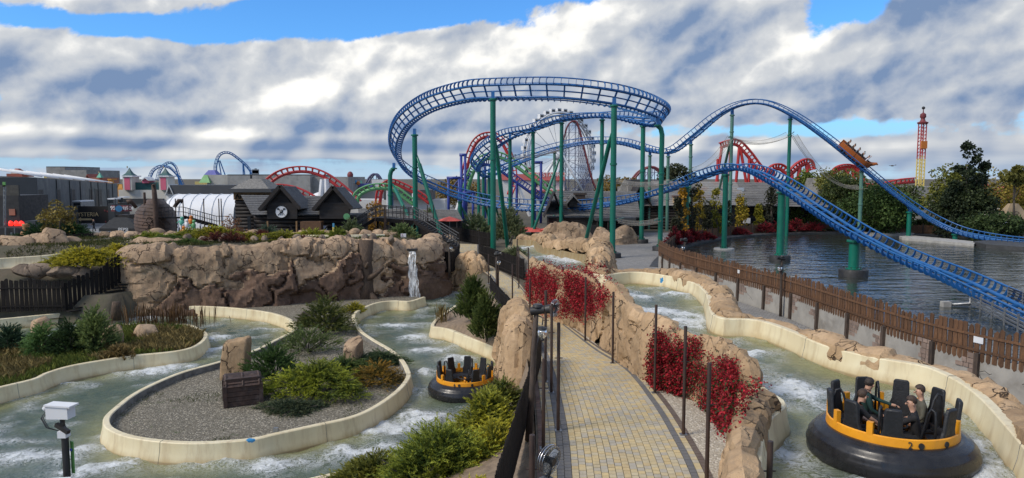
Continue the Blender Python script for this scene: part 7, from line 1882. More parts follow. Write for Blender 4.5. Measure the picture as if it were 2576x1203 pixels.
def ut(u):                                            # where along the wall a column of the picture falls
    lo, hi = 0, 1
    for _ in range(40):
        m_ = (lo + hi) / 2; p = A_.lerp(B_, m_); lo, hi = (m_, hi) if CXP + FP * p.x / p.y < u else (lo, m_)
    return lo
for u0, u1 in ((97, 111), (144, 154), (182, 191), (227, 235), (241, 248), (251, 258), (272, 277)):
    t0, t1 = ut(u0), ut(u1); hd = 6.2 - t0; df = wall_quad('door', t0, t1, 0, hd, 'black_base', .03); wall_quad('door_frame', t0 - .004, t0, 0, hd + .15, 'panel_grey', .08, parent=df); wall_quad('lintel', t0 - .004, t1, hd + .02, hd + .2, 'panel_grey', .08, parent=df)
E1 = A_ + Vector((-32, -9, 0))
q = [A_ - A_, E1 - A_, E1 - A_ + Vector((0, 0, 8.4)), Vector((0, 0, 8.05))]; MB().add(q + [p + Vector((.0, .3, 0)) for p in q], [(0, 1, 2, 3), (7, 6, 5, 4), (3, 2, 6, 7), (0, 3, 7, 4)]).build('end_wall', MT['panel_dark'], w)
MB().add([Vector((0, 0, 8.1)), B_ - A_ + Vector((0, 0, 6.65)), B_ - A_ + Vector((-14, 0, 7.6)), Vector((-26, -6, 9.1)), ], [(0, 1, 2, 3)]).build('roof', MT['roof_light'], w)
for k in range(7): a = A_.lerp(B_, k / 7 + .05) - A_; MB().tube([a + Vector((0, 0, wz(k / 7) + .12)), a + Vector((-12, 1, wz(k / 7) + 1.9))], .12, 6).build('roof_light_strip', MT['white_paint'], w, True)

# --- show container and scaffold at the far left
s = Bld('show_kiosk', 'black show kiosk with scaffold frame and three red lamps', 'kiosk', 25, 78)
s.box('body', -60, 46, 492, None, 'black_base', dep=5); s.box('upper_banner', -40, 46, 466, 492, 'statue_stone', dep=.2); s.face('emblem', 22, 37, 526, 542, 'tile_roof')
for u in (26, 40, 53): s.o and MB().tube([D(u, 563, 77.6) - s.b, D(u + 5, 563, 77.6) - s.b], [.34, .22], 10).build('red_lamp', MT['red_led'], s.o, True)
for u in (10, 14): MB().tube([D(u, 470, 77) - s.b, D(u, 600, 77) - s.b], .07, 6).build('scaffold_pole', MT['grey_metal'], s.o)
for k in range(9): MB().tube([D(9, 480 + k * 12, 77) - s.b, D(15, 480 + k * 12, 77) - s.b], .05, 5).build('scaffold_rung', MT['grey_metal'], s.o)
s.box('green_flag', 6, 13, 458, 478, 'sign_green', dep=.1)
s = Bld('storage_container', 'black container with grey streaks beside the scaffold kiosk', 'container', 35, 74)
s.box('body', -60, 62, 574, None, 'black_board', dep=6); s.box('side', 62, 88, 556, None, 'panel_dark', 75, 5)
for u, v in ((26, 585), (40, 600), (55, 582), (30, 612), (57, 603)): s.face('grey_streak', u, u + 5, v, v + 22, 'grey_metal')
for u in (14, 37, 60): MB().tube([D(u, 572, 73.8) - s.b, D(u, 628, 73.8) - s.b], .06, 6).build('frame_tube', MT['grey_metal'], s.o)
s = Bld('orange_hut', 'small terracotta coloured booth behind the black kiosk', 'booth', 54, 84); s.box('lower', 44, 56, 530, None, 'tile_roof', dep=2); s.box('upper', 44, 55, 512, 526, 'tile_roof', dep=2); s.box('shelf', 44, 56, 526, 530, 'black_base', dep=2.2)
q = D(67, 606, 72); st = empty('statue', (q.x, 72, 0), 'carved wooden turbaned figure on a dark stone block', 'statue')
MB().tube([(0, 0, 0), (0, 0, 1.0), (0, 0, 2.0), (0, 0, 2.6)], [.65, .62, .5, .2], 12).build('stone_body', MT['statue_stone'], st, True)
for z_, r_ in ((2.5, .42), (2.3, .5), (2.1, .52)): MB().tube([(r_ * math.cos(a), r_ * .8 * math.sin(a), z_ + .05 * math.sin(a)) for a in np.linspace(0, 6.28, 17)[:-1]], .1, 6, closed=True).build('shawl_fold', MT['statue_wood'], st, True)
MB().ball((0, -.05, 2.95), (.27, .27, .32)).build('head', MT['statue_wood'], st, True)
for z_ in (3.12, 3.28): MB().tube([(.26 * math.cos(a), .26 * math.sin(a), z_) for a in np.linspace(0, 6.28, 13)[:-1]], .1, 6, closed=True).build('turban_coil', MT['statue_wood'], st, True)
MB().tube([(.5, -.3, 1.6), (.52, -.4, 1.1), (.55, -.4, .5)], [.14, .16, .1], 8).build('arm', MT['statue_wood'], st, True)

# --- banner fence, canopy, entrance kiosk, walkers, hedge
s = Bld('banner_fence', 'dark banner fence lettered HYSTERIA with a gold arrow', 'banner', 235, 121)
s.box('banner', 196, 294, 519, 562, 'black_board', dep=.1)
for u in (212, 254, 290): MB().tube([D(u, 515, 121.2) - s.b, D(u, 563, 121.2) - s.b], .07, 6).build('post', MT['grey_metal'], s.o)
def lettering(s, txt, u, v, size, mat, d, dep=.1):
    p = D(u, v, d - dep); text_mesh(txt, size, MT[mat], 'lettering', s.o, Matrix.Translation(p - s.b) @ Matrix.Rotation(math.pi / 2, 4, 'X'), .01)
lettering(s, 'HYSTERIA', 216, 540, .98, 'gold_text', 121); lettering(s, 'TU', 283, 544, .7, 'white_text', 121)
p = D(217, 552, 120.9) - s.b
MB().sheet([p + Vector(q) for q in ((-.9, 0, -.16), (.95, 0, -.16), (.95, 0, .16), (-.9, 0, .16), (-.9, 0, .38), (-1.45, 0, 0), (-.9, 0, -.38))], .03).build('arrow', MT['gold_text'], s.o)
for u, v in ((264, 556), (262, 528), (268, 530)): s.face('red_patch', u, u + 3, v, v + 4, 'maroon_steel')
s = Bld('entrance_kiosk', 'black entrance kiosk with sign board numbered 95 WEJŚCIE', 'kiosk', 308, 112); s.box('body', 290, 324, 541, None, 'log_wood', dep=3)
s.box('sign_board', 279, 330, 517, 532, 'maroon_steel', dep=.15); lettering(s, '95', 284, 524, .85, 'white_text', 112); lettering(s, 'WEJŚCIE', 318, 524, .6, 'white_text', 112); MB().tube([D(299, 525, 111.8) - s.b, D(299, 525, 111.6) - s.b], .5, 14).build('emblem', MT['sign_blue'], s.o)
for u in (290, 324): MB().tube([D(u, 500, 111.9) - s.b, D(u, 590, 111.9) - s.b], .06, 6).build('post', MT['dark_metal'], s.o)
s = Bld('canopy', 'black pop up canopy lettered PEPSI on the plaza', 'canopy', 297, 99)
p0, p1 = D(249, 575, 97), D(346, 575, 97); pk = D(303, 547, 99.5); bk0, bk1 = p0 + Vector((.8, 4, .1)), p1 + Vector((.4, 4, .1)); rg0 = pk + Vector((-.9, 0, 0)); rg1 = pk + Vector((.9, 0, 0))
for nm, q in (('roof_panel', (p0, p1, rg1, rg0)), ('roof_panel', (bk1, bk0, rg0, rg1)), ('roof_panel', (bk0, p0, rg0)), ('roof_panel', (p1, bk1, rg1))): MB().sheet([a - s.b for a in q], .04).build(nm, MT['black_fabric'], s.o)
MB().add([a - s.b for a in (p0, p1, p1 - Vector((0, 0, .4)), p0 - Vector((0, 0, .4)))], [(0, 1, 2, 3)]).build('valance', MT['black_fabric'], s.o)
p = D(310, 578, 96.9); text_mesh('PEPSI', .62, MT['white_text'], 'lettering', s.o, Matrix.Translation(p - s.b) @ Matrix.Rotation(math.pi / 2, 4, 'X'), .01)
for a in (p0, p1, bk0, bk1, p0.lerp(p1, .5)): MB().tube([a - s.b, Vector((a.x, a.y, 0)) - s.b], .05, 6).build('leg', MT['grey_metal'], s.o)
for u, v, d, lb, tp_, lg, hr in ((237, 581, 107, 'person in long black clothes walking across the plaza', 'cloth_black', 'cloth_black', 'hair_dark'), (279, 586, 104, 'person in a dark jacket and jeans beside the canopy', 'cloth_black', 'cloth_jeans', 'hair_dark'), (284, 586, 104.6, 'person in blue jeans under the canopy edge', 'cloth_brown', 'cloth_jeans', 'hair_brown'), (330, 590, 101, 'person in black standing at the canopy corner', 'cloth_black', 'cloth_black', 'hair_dark')):
    x = D(u, v, d).x; person(lb, (x, d, .95), RND.uniform(1.2, 2.0), 'walk', tp_, lg, hr, 1.02, detail=0)
s = Bld('hedge', 'dark clipped hedge by the warehouse forecourt', 'hedge', 95, 116)
juniper(Vector((D(140, 555, 104).x, 104, 0)), 3.6, 1.2, 2.6, 'dark yellow green hedge in front of the warehouse', (.02, .03, .01), (.08, .09, .02), 420, 24, .35, 402, 1, name='hedge', up=.9)
bpy.data.objects.remove(s.o)
s = Bld('golf_cart', 'white electric cart parked by the warehouse', 'cart', 278, 118)
s.box('body', 271, 286, 514, None, 'panel_dark', dep=2); s.face('windscreen', 272, 284, 503, 512, 'window_glass'); s.box('roof', 270, 287, 499, 502, 'white_paint', dep=2)
s = Bld('golf_cart', 'black electric cart parked behind the entrance kiosk', 'cart', 302, 126); s.box('body', 296, 310, 510, None, 'black_base', dep=2); s.box('roof', 296, 311, 495, 498, 'white_paint', dep=2); s.face('windscreen', 297, 309, 498, 509, 'window_glass')
s = Bld('parked_van', 'pale grey van roof behind the banner fence', 'van', 193, 123); s.box('body', 183, 203, 508, None, 'grey_metal', dep=4); s.face('window', 185, 201, 511, 517, 'window_glass'); s.box('roof', 182, 202, 505, 508, 'white_paint', dep=4)

# --- rooflines of the far town
s = Bld('grey_hall', 'windowless grey block hall with stepped top behind the warehouse', 'building', 165, 235); s.box('tall_block', 116, 163, 421, None, 'concrete_wall', dep=20); s.box('low_block', 163, 217, 428, None, 'concrete_wall', dep=20); s.box('yellow_return', 110, 117, 437, None, 'yellow_wall', dep=10); s.box('parapet', 116, 163, 419, 421, 'roof_dark', dep=20)
s = Bld('red_cupola', 'red roofed cupola peeping over the warehouse', 'building', 36, 240); s.box('drum', 27, 46, 432, None, 'cream_wall', dep=5); s.pyr('roof', 25, 49, 424, 433, 'red_roof', top=.3); s.box('wing_roof', 16, 55, 437, 445, 'red_roof', 238, 6)
s = Bld('terracotta_house', 'terracotta roofed house with mint spire', 'house', 240, 215); s.box('wall', 217, 262, 462, None, 'cream_wall', dep=10); s.box('roof', 224, 258, 447, 463, 'tile_roof', dep=9); s.gable('red_gable', 212, 227, 438, 452, 'red_roof'); s.pyr('spire', 242, 254, 434, 447, 'mint_roof', 214); s.box('spire_finial', 247, 249, 432, 435, 'gold_text', 214, .3)
s = Bld('orange_gable', 'small orange baroque gable behind the warehouse', 'house', 275, 212); s.box('wall', 268, 283, 463, None, 'orange_wall', dep=5); s.pyr('neck', 269, 282, 452, 464, 'orange_wall', top=.55); s.box('cap', 270, 280, 450, 453, 'orange_wall', dep=3)
s = Bld('orange_gable', 'orange scrolled gable beside the pink tower', 'house', 301, 205); s.box('wall', 296, 309, 474, None, 'orange_wall', dep=5); s.pyr('top', 296, 308, 464, 475, 'orange_wall', top=.5)
s = Bld('pink_pavilion', 'pink pavilion with two teal spired towers and teal roof', 'building', 363, 150)
s.box('plinth', 298, 418, 478, None, 'cream_wall', dep=16); s.box('dark_band', 302, 410, 500, 512, 'panel_dark', 149.5, .6)
for u0, u1 in ((308, 330), (399, 421)):
    s.box('tower', u0, u1, 444, 479, 'cream_wall', 149, 3.2); s.face('pink_panel', u0 + 4, u1 - 4, 447, 478, 'pink_wall', 149); s.pyr('spire', u0 - 3, u1 + 3, 422, 443, 'teal_roof', 148.8, flare=1); s.box('cornice', u0 - 3, u1 + 3, 442, 445, 'white_paint', 148.7, 3.6); s.box('finial', (u0 + u1) / 2 - .6, (u0 + u1) / 2 + .6, 418, 423, 'gold_text', 149.8, .3)
s.box('roof', 330, 399, 459, 480, 'teal_roof', 150.5, 6); s.box('dormer', 357, 371, 451, 461, 'pink_wall', 149.8, 3); s.gable('dormer_roof', 355, 373, 445, 453, 'white_paint', 149.6, 3)
def arc_ride(name, label, ptsl, d, r, mat, supports=(), tie=None, w=1.2, supr=None, group=None, nt_=3, supmat=None):
    P = cat_rom([D(u, v, d + (q[0] if q else 0)) for u, v, *q in ptsl], 8); o = empty(name, (P[0].x, P[0].y, 0), label, 'roller coaster', group); b = Vector(o.location); N = len(P)
    Z = Vector((0, 0, 1)); S_ = []
    for i in range(N):
        t = (P[min(i + 1, N - 1)] - P[max(i - 1, 0)]).normalized(); sd = t.cross(Vector((0, 1, 0))).normalized(); S_.append(sd if sd.z > 0 or abs(sd.z) < .2 else sd)
    MB().tube([p - b for p in P], r, 7).build('spine_tube', MT[mat], o, True)
    for k in (-1, 1): MB().tube([P[i] - b + Vector((0, k * .45 - .3, 0)) + S_[i] * (w * .62) for i in range(N)], r * .45, 6).build('rail', MT[mat], o, True)
    for i in range(1, N - 1, nt_):
        MB().tube([P[i] - b + Vector((0, -.75, 0)) + S_[i] * (w * .62), P[i] - b, P[i] - b + Vector((0, .15, 0)) + S_[i] * (w * .62)], r * .35, 5).build('tie', MT[mat], o)
    for (u, v, *q) in supports: a = D(u, v, d); MB().tube([a - b, Vector((a.x + (q[0] if q else 0), a.y, 0)) - b], supr or r * .9, 7).build('support', MT[supmat or mat], o)
    return o
arc_ride('blue_coaster', 'distant blue coaster arch crossing over the pink pavilion', [(380, 446), (388, 430), (405, 420), (425, 423), (440, 436), (452, 452), (460, 468)], 215, .2, 'blue_paint', ((448, 446, 1.2), (453, 455, 1.5)), w=.8)
arc_ride('blue_coaster', 'thin distant blue coaster hump behind the pink tower', [(398, 455), (404, 432), (415, 417), (428, 411), (440, 420), (447, 438), (452, 452)], 225, .18, 'blue_paint', ((447, 438, 1),), w=.8)
arc_ride('blue_coaster', 'tall distant blue coaster loop top over the grey halls', [(546, 440), (545, 418), (552, 395), (565, 386), (580, 388), (600, 402), (620, 420), (636, 442)], 230, .2, 'blue_paint', ((550, 404, 2), (553, 404, 4.5), (611, 413, 0), (612, 413, 1.4), (629, 430, 0)), w=.9)
s = Bld('white_house', 'white house with long dark grey metal roof', 'house', 500, 117); s.box('wall', 418, 590, 488, None, 'white_wall', dep=9); s.box('roof', 424, 592, 466, 488, 'roof_dark', 116.5, 9.5); s.gable('gable_end', 415, 436, 464, 490, 'white_wall', 116.6, 3)
for u in (440, 458, 475, 510, 525, 540): s.face('window', u, u + 6, 489, 495, 'window_glass')
s = Bld('grey_hall', 'long low concrete hall in front of the tall blue loop', 'building', 690, 175); s.box('pale_block', 520, 572, 440, None, 'concrete_pale', dep=20); s.box('long_block', 572, 780, 441, None, 'concrete_wall', 174, 20); s.box('end_block', 780, 876, 445, None, 'concrete_wall', 176, 20); s.box('parapet', 572, 780, 439, 441.5, 'roof_dark', 174, 20)
s = Bld('violet_house', 'candy coloured house with violet and green roofs', 'house', 515, 178); s.box('wall', 490, 530, 457, None, 'yellow_wall', dep=8); s.pyr('violet_roof', 512, 545, 428, 441, 'violet_roof', 176, top=.45); s.pyr('green_roof', 500, 528, 440, 460, 'green_roof', 174, top=.3)
s = Bld('white_tunnel_tent', 'long white inflated tunnel tent behind the black stairs', 'tent', 490, 96)
x0, x1 = D(397, 520, 96).x - s.b.x, D(592, 520, 96).x - s.b.x; zt_ = D(450, 490, 96).z; V = []; F_ = []
for i in range(15):
    t = i / 14; x = x0 + (x1 - x0) * t; e = min(1, math.sqrt(max(0, 1 - (1 - min(1, t / .12)) ** 2)) * .85 + .15)
    for j in range(13): a = math.pi * j / 12; V.append((x, 3 - 4 * math.cos(a) * e, zt_ * math.sin(a) ** .55 * e))
for i in range(14):
    for j in range(12): F_.append((i * 13 + j, i * 13 + 13 + j, i * 13 + 14 + j, i * 13 + j + 1))
mk('skin', V, F_, MT['white_tarp'], s.o, True)
for i in range(2, 14, 2): MB().tube([Vector(V[i * 13 + j]) * 1.0 + Vector((0, -.02, .02)) for j in range(13)], .07, 5).build('hoop', MT['white_paint'], s.o)

# --- viking ship hull
s = Bld('viking_ship', 'brown planked ship hull with tall carved prow facing the plaza', 'ship', 390, 84); W_ = 2.35; Hh = D(390, 505, 84).z
s.o.rotation_euler = (0, 0, .466)
for k in range(13):
    z0 = .2 + (Hh - .2) * k / 13; z1 = .2 + (Hh - .2) * (k + 1.12) / 13
    def wid(z): t = z / Hh; return W_ * (math.sin(math.pi * min(1, .18 + .62 * t) ** .9) ** .75) * (1 if t < .75 else 1 - .45 * (t - .75) / .25)
    for sgn in (-1, 1):
        V = []
        for i in range(9):
            t = i / 8; yy = -2.4 * (1 - t) ** 2 * 1 + 6 * t * t - .0; ww = lambda z: wid(z) * (math.sin(t * math.pi / 2) ** .65)
            V += [(sgn * (ww(z0) + .14), yy + .12 * k * (1 - t) * -.25, z0), (sgn * ww(z1), yy - .03 * k * (1 - t), z1 + .35 * (1 - t) ** 2 * (k / 12))]
        MB().add(V, [(2 * i, 2 * i + 2, 2 * i + 3, 2 * i + 1) for i in range(8)]).build('strake', MT['ship_wood'], s.o, True)
MB().tube([(0, -2.6, .2), (0, -3.0, Hh * .55), (0, -3.1, Hh), (-.05, -3.0, D(385, 480, 84).z), (-.1, -2.7, D(385, 466, 84).z), (-.1, -3.1, D(385, 464, 84).z)], [.22, .26, .28, .26, .22, .12], 8).build('stem_post', MT['ship_wood'], s.o, True)
for sgn in (-1, 1): MB().tube([(sgn * .1 - .1, -2.7, D(385, 468, 84).z), (sgn * .35 - .1, -2.8, D(385, 458, 84).z)], [.08, .02], 6).build('prow_horn', MT['ship_wood'], s.o); MB().tube([(sgn * 2.0, -1.0, Hh * .86), (sgn * 2.5, -1.2, Hh * 1.0), (sgn * 2.9, -1.2, Hh * .98)], [.2, .26, .3], 7).build('side_carving', MT['ship_wood'], s.o, True)
for sgn in (-1, 1):
    for k in range(3): MB().tube([(sgn * (.35 + .38 * k + .22 * math.cos(a) * (1 + k * .2)), -2.75 + .33 * k, Hh * (.52 + .07 * math.sin(k * 2)) + .42 * math.sin(a)) for a in np.linspace(0, 5.2, 14)], .06, 5).build('scroll_carving', MT['ship_wood'], s.o, True)
MB().tube([(-1.1, 1.0, Hh * .7), (-1.1, 1.0, D(377, 484, 85).z)], .14, 7).build('mast_stub', MT['ship_wood'], s.o)
# --- black deck, rails and stairs right of the ship
s = Bld('black_stairs', 'black timber stairs with iron railings beside the ship', 'stairs', 500, 82)
a, b = D(462, 545, 82) - s.b, D(545, 568, 82) - s.b
for k in range(10): q = a.lerp(b, k / 9); MB().box((q.x, q.y, q.z - .1), (.55, 1.4, .1)).build('tread', MT['black_wood'], s.o)
MB().beam(a, b, .1, .3).build('stringer', MT['black_wood'], s.o)
for z_ in (.55, 1.1): MB().tube([a + Vector((-3, 0, z_)), a + Vector((0, 0, z_)), b + Vector((0, 0, z_)), b + Vector((1.5, 0, z_))], .045, 6).build('handrail', MT['dark_metal'], s.o)
for k in range(22): q = (a + Vector((-3, 0, 0))).lerp(a, k / 7) if k < 7 else a.lerp(b, (k - 7) / 14); MB().tube([q, q + Vector((0, 0, 1.1))], .03, 5).build('baluster', MT['dark_metal'], s.o)
MB().box(a + Vector((-1.5, .6, -.15)), (3.2, 1.6, .12)).build('landing', MT['black_wood'], s.o)
for u in (441, 460, 512, 550, 556): MB().tube([D(u, 500, 82) - s.b, Vector((D(u, 500, 82).x, 82, 0)) - s.b], .06, 6).build('tall_post', MT['rust_steel'], s.o)
blackf([Vector((D(445, 590, 80).x, 80, 0)), Vector((D(520, 590, 80).x, 80, 0)), Vector((D(585, 590, 80).x, 80, 0))], 2.6, 'ragged black paling behind the painted figures', 411, spacing=.3)
for k, (u, v, mt_) in enumerate(((457, 560, 'mint_roof'), (470, 566, 'white_paint'), (480, 557, 'pumpkin'), (487, 568, 'lime_paint'), (540, 584, 'lime_paint'), (553, 582, 'lime_paint'), (520, 587, 'orange_wall'), (500, 590, 'white_paint'), (462, 583, 'pumpkin'))):
    q = D(u, v, 78); o = empty('painted_figure', tuple(q), ['mint green', 'white crouching', 'orange', 'lime green seated', 'bright green', 'green waving', 'orange small', 'white small', 'pumpkin orange'][k] + ' painted figure by the black paling', 'figure')
    MB().ball((0, 0, 0), (.26, .2, .36)).build('torso', MT[mt_], o, True); MB().ball((.05, 0, .48), .19).build('head', MT[mt_], o, True); MB().tube([(0, 0, -.2), (0, 0, -q.z)], .05, 5).build('stake', MT['log_wood'], o)
    MB().tube([(-.2, 0, .2), (-.45, -.1, -.05)], .07, 6).build('arm', MT[mt_], o, True)

# --- wooden tower and twin gabled hut
s = Bld('wooden_tower', 'square wooden tower with zigzag frieze and stone tiled cap', 'tower', 632, 79)
s.logs(592, 655, 503, None, 14, 79, 'log_wood'); s.box('core', 594, 653, 503, None, 'log_wood', 79.1, 4); s.pyr('flared_cap', 584, 677, 485, 505, 'beige_wood', 78.2, top=.8) if 0 else None
o_ = s.box('frieze', 587, 668, 484, 503, 'beige_wood', 78.6, 4.6)
for k in range(7): u = 591 + k * 11; MB().tube([D(u, 500, 78.5) - s.b, D(u + 5.5, 490, 78.5) - s.b, D(u + 11, 500, 78.5) - s.b], .09, 4).build('zigzag', MT['log_wood'], s.o)
s.box('eave', 573, 682, 475, 484, 'roof_dark', 77.9, 6); s.pyr('stone_cap', 578, 677, 450, 476, 'stone_roof', 78.2, 2.6, top=.3); s.box('finial', 629, 632, 440, 452, 'black_base', 80.5, .3)
s = Bld('twin_gabled_hut', 'dark timber hut with two steep gables and a skull crossbones roundel', 'hut', 745, 72)
zr, ze = D(700, 505, 77).z, D(700, 547, 72).z
R0, R1 = D(606, 491, 77), D(890, 494, 77); E0, E1 = D(634, 541, 71.6), D(880, 540, 71.6)
s.slope('roof', (R0, R1), (E0, E1), 'shingle_grey', 11); s.slope('hip', (R0, R0 + Vector((.05, 0, 0))), (E0 + Vector((-1.0, 5, 0)), E0), 'shingle_grey', 8)
s.logs(640, 900, 542, None, 10, 72.4); s.box('wall_core', 640, 900, 542, None, 'log_wood', 72.5, 5)
for (u0, u1, um, vp) in ((664, 745, 705, 466), (871 - 40 + 0, 945 - 40, 0, 0),):
    pass
for (um, vp, hw, ve) in ((705, 468, 45, 527), (838, 470, 43, 527)):
    g = empty('gable', (0, 0, 0)); g.parent = s.o; pk = D(um, vp, 70.6); el_ = D(um - hw - 8, ve + 2, 70.6); er = D(um + hw + 5, ve - 2, 70.6); bk = Vector((0, 5, -.1))
    for e in (el_, er):
        q = [pk, e, e + bk, pk + bk]; q = q if e is er else q[::-1]; MB().sheet([p - s.b for p in q], .16).build('gable_slope', MT['shingle_grey'], g)
        MB().beam(pk - s.b + Vector((0, -.08, .02)), e - s.b + Vector((0, -.08, 0)), .16, .34).build('bargeboard', MT['log_wood'], g)
    wl_, wr_ = D(um - 36, 527, 71.2), D(um + 36, 527, 71.2); n_ = 12
    for k in range(n_):
        z_ = wl_.z + (pk.z - wl_.z - .3) * k / n_; f = 1 - k / n_; MB().beam(Vector((um and pk.x + (wl_.x - pk.x) * f, 71.2, z_)) - s.b, Vector((pk.x + (wr_.x - pk.x) * f, 71.2, z_)) - s.b, .1, (pk.z - wl_.z) / n_ * .92).build('gable_board', MT['log_wood'], g)
    MB().add([el_ - s.b + Vector((.3, .75, 0)), er - s.b + Vector((-.3, .75, 0)), Vector((pk.x, 71.35, pk.z - .12)) - s.b], [(0, 1, 2)]).build('gable_back', MT['log_wood'], g)
    MB().box(Vector((pk.x, 71.0, D(um, 548, 71).z + .7)) - s.b, (3.0, .14, 1.6)).build('cross_panel', MT['log_wood'], g)
    for sgn in (-1, 1): MB().tube([Vector((pk.x + sgn * 1.45, 70.9, 0)) - s.b, Vector((pk.x + sgn * 1.45, 70.9, 2.8 + .9)) - s.b], .10, 7).build('porch_post', MT['beige_wood'], g); MB().tube([Vector((pk.x + sgn * 1.4, 70.9, 2.2)) - s.b, Vector((pk.x + sgn * .7, 70.9, 3.3)) - s.b], .06, 6).build('brace', MT['log_wood'], g)
    for sgn in (-1, 1): MB().box(Vector((pk.x + sgn * .55, 71.9, 1.35)) - s.b, (1.05, .1, 2.7)).build('door_leaf', MT['black_wood'], g)
p = D(708, 533, 70.85) - s.b
rd = empty('roundel', tuple(p)); rd.parent = s.o
MB().tube([(0, .03, 0), (0, -.04, 0)], .62, 28).build('disc', MT['white_paint'], rd, 40); MB().tube([(.60 * math.cos(a), -.05, .60 * math.sin(a)) for a in np.linspace(0, 6.283, 29)[:-1]], .025, 5, closed=True).build('disc_edge', MT['black_base'], rd)
MB().ball((0, -.06, .04), (.16, .05, .18)).build('skull_mark', MT['black_base'], rd, True)
for sgn in (-1, 1): MB().beam((sgn * -.34, -.06, -.34), (sgn * .30, -.06, .32), .05, .05).build('crossed_axe', MT['black_base'], rd); MB().box((sgn * .30, -.06, .28), (.2, .03, .16)).build('axe_head', MT['black_base'], rd); MB().beam((sgn * .05, -.06, -.18), (sgn * .1, -.06, -.34), .04).build('tooth_mark', MT['black_base'], rd)
for e in (0,): MB().ball((0, -.11, .08), (.05, .02, .05)).build('eye_mark', MT['white_paint'], rd)
s.box('ticket_kiosk', 755, 807, 558, None, 'brown_picket', 70.5, 1.2); s.face('poster', 813, 822, 568, 590, 'cloth_white', 71.5); s.face('price_board', 836, 841, 562, 592, 'sign_blue', 70.8); s.face('price_board_top', 836, 841, 572, 586, 'sign_yellow', 70.7); s.face('side_window', 622, 630, 545, 575, 'window_glass', 72)
MB().tube([D(872, 545, 70.5) - s.b, D(872, 545, 70.4) - s.b], .32, 14).build('green_sign', MT['lime_paint'], s.o)
# long shingle roof behind the bridge
s = Bld('long_shed', 'long low shed with grey shingle roof behind the footbridge', 'shed', 1040, 92)
s.slope('roof', (D(900, 524, 97), D(1150, 528, 97)), (D(905, 556, 92), D(1165, 556, 92)), 'shingle_weathered', 9); s.box('wall', 908, 1160, 557, None, 'log_wood', 92.6, 4)
for u in (980, 1040, 1100, 1150): MB().tube([D(u, 556, 92.2) - s.b, Vector((D(u, 556, 92.2).x, 92.2, 0)) - s.b], .12, 6).build('post', MT['log_wood'], s.o)

# --- footbridge with stairs both sides
s = Bld('footbridge', 'black timber footbridge with iron railings and stairs on both sides', 'bridge', 1000, 74)
def rail_run(pts, h=1.1, bal=.45, name='baluster'):
    pts = [Vector(p) for p in pts]
    for z_ in (.55, h): MB().tube([p + Vector((0, 0, z_)) - s.b for p in pts], .05, 6).build('handrail', MT['dark_metal'], s.o)
    for q in resample(pts, bal): MB().tube([q - s.b, q + Vector((0, 0, h)) - s.b], .028, 5).build(name, MT['dark_metal'], s.o)
dk0, dk1 = D(945, 546, 72), D(1040, 553, 72)
for y_ in (0, 2.6): rail_run([dk0 + Vector((0, y_, 0)), dk1 + Vector((0, y_, 0))])
for k in range(10): q = dk0.lerp(dk1, (k + .5) / 10); MB().box(q - s.b + Vector((0, 1.3, -.1)), ((dk1 - dk0).length / 10 * .95, 2.8, .1)).build('deck_board', MT['log_wood'], s.o)
MB().beam(dk0 - s.b + Vector((0, -.1, -.25)), dk1 - s.b + Vector((0, -.1, -.25)), .1, .35).build('edge_beam', MT['black_wood'], s.o)
ls0, ls1 = dk0, D(872, 590, 70); rs0, rs1 = dk1, D(1150, 622, 66.5)
for a, b, n_ in ((ls0, ls1, 10), (rs0, rs1, 16)):
    for y_ in (0, 2.4): rail_run([a + Vector((0, y_, 0)), b + Vector((0, y_, 0))])
    for k in range(n_): q = a.lerp(b, (k + .5) / n_); MB().box(q - s.b + Vector((0, 1.2, -.08)), ((b - a).length / n_ * 1.05, 2.3, .09)).build('tread', MT['log_wood'], s.o)
    MB().beam(a - s.b + Vector((0, -.05, -.2)), b - s.b + Vector((0, -.05, -.2)), .1, .32).build('stringer', MT['black_wood'], s.o)
for t in np.linspace(0, 1, 6): q = dk0.lerp(dk1, t); MB().tube([q - s.b + Vector((0, 1, -.2)), Vector((q.x, q.y + 1, 0)) - s.b], .12, 6).build('trestle_leg', MT['black_wood'], s.o)
for k in range(4):
    q0, q1 = dk0.lerp(dk1, k / 4), dk0.lerp(dk1, (k + 1) / 4); MB().tube([Vector((q0.x, 72.8, .2)) - s.b, Vector((q1.x, 72.8, q1.z - .4)) - s.b], .07, 5).build('cross_brace', MT['black_wood'], s.o)
for u in (944, 968, 971, 1015, 1075, 1090): MB().tube([D(u, 516, 71.6) - s.b, D(u, 590, 71.6) - s.b], .05, 6).build('tall_post', MT['rust_steel'], s.o)

# --- rides in the middle distance
arc_ride('red_coaster', 'large red coaster arch behind the twin gabled hut', [(640, 500), (668, 472), (700, 446), (735, 434), (775, 433), (815, 446), (850, 470), (885, 500), (900, 515)], 132, .30, 'red_paint', ((822, 450, 0), (812, 452, -1), (668, 475, 0)), w=1.5, supr=.55, supmat='white_paint')
arc_ride('red_coaster', 'lower red coaster hump in front of the large arch', [(630, 495), (660, 482), (700, 476), (740, 482), (780, 500), (800, 520)], 128, .28, 'red_paint', ((702, 480, 0), (735, 488, 0)), w=1.4, supr=.5, supmat='white_paint')
arc_ride('green_coaster', 'curved green coaster rail above the shed roof', [(898, 515), (905, 492), (930, 478), (965, 474), (995, 482), (1020, 500), (1040, 515)], 112, .28, 'lime_paint', ((985, 480, 0),), w=1.2, supmat='navy_paint')
arc_ride('red_coaster', 'tangled red coaster bend behind the green column', [(955, 518), (962, 478), (985, 462), (1010, 470), (1050, 490), (1080, 512)], 140, .34, 'red_paint', ((975, 470, 0), (1040, 486, 0)), w=1.3, supmat='white_paint')
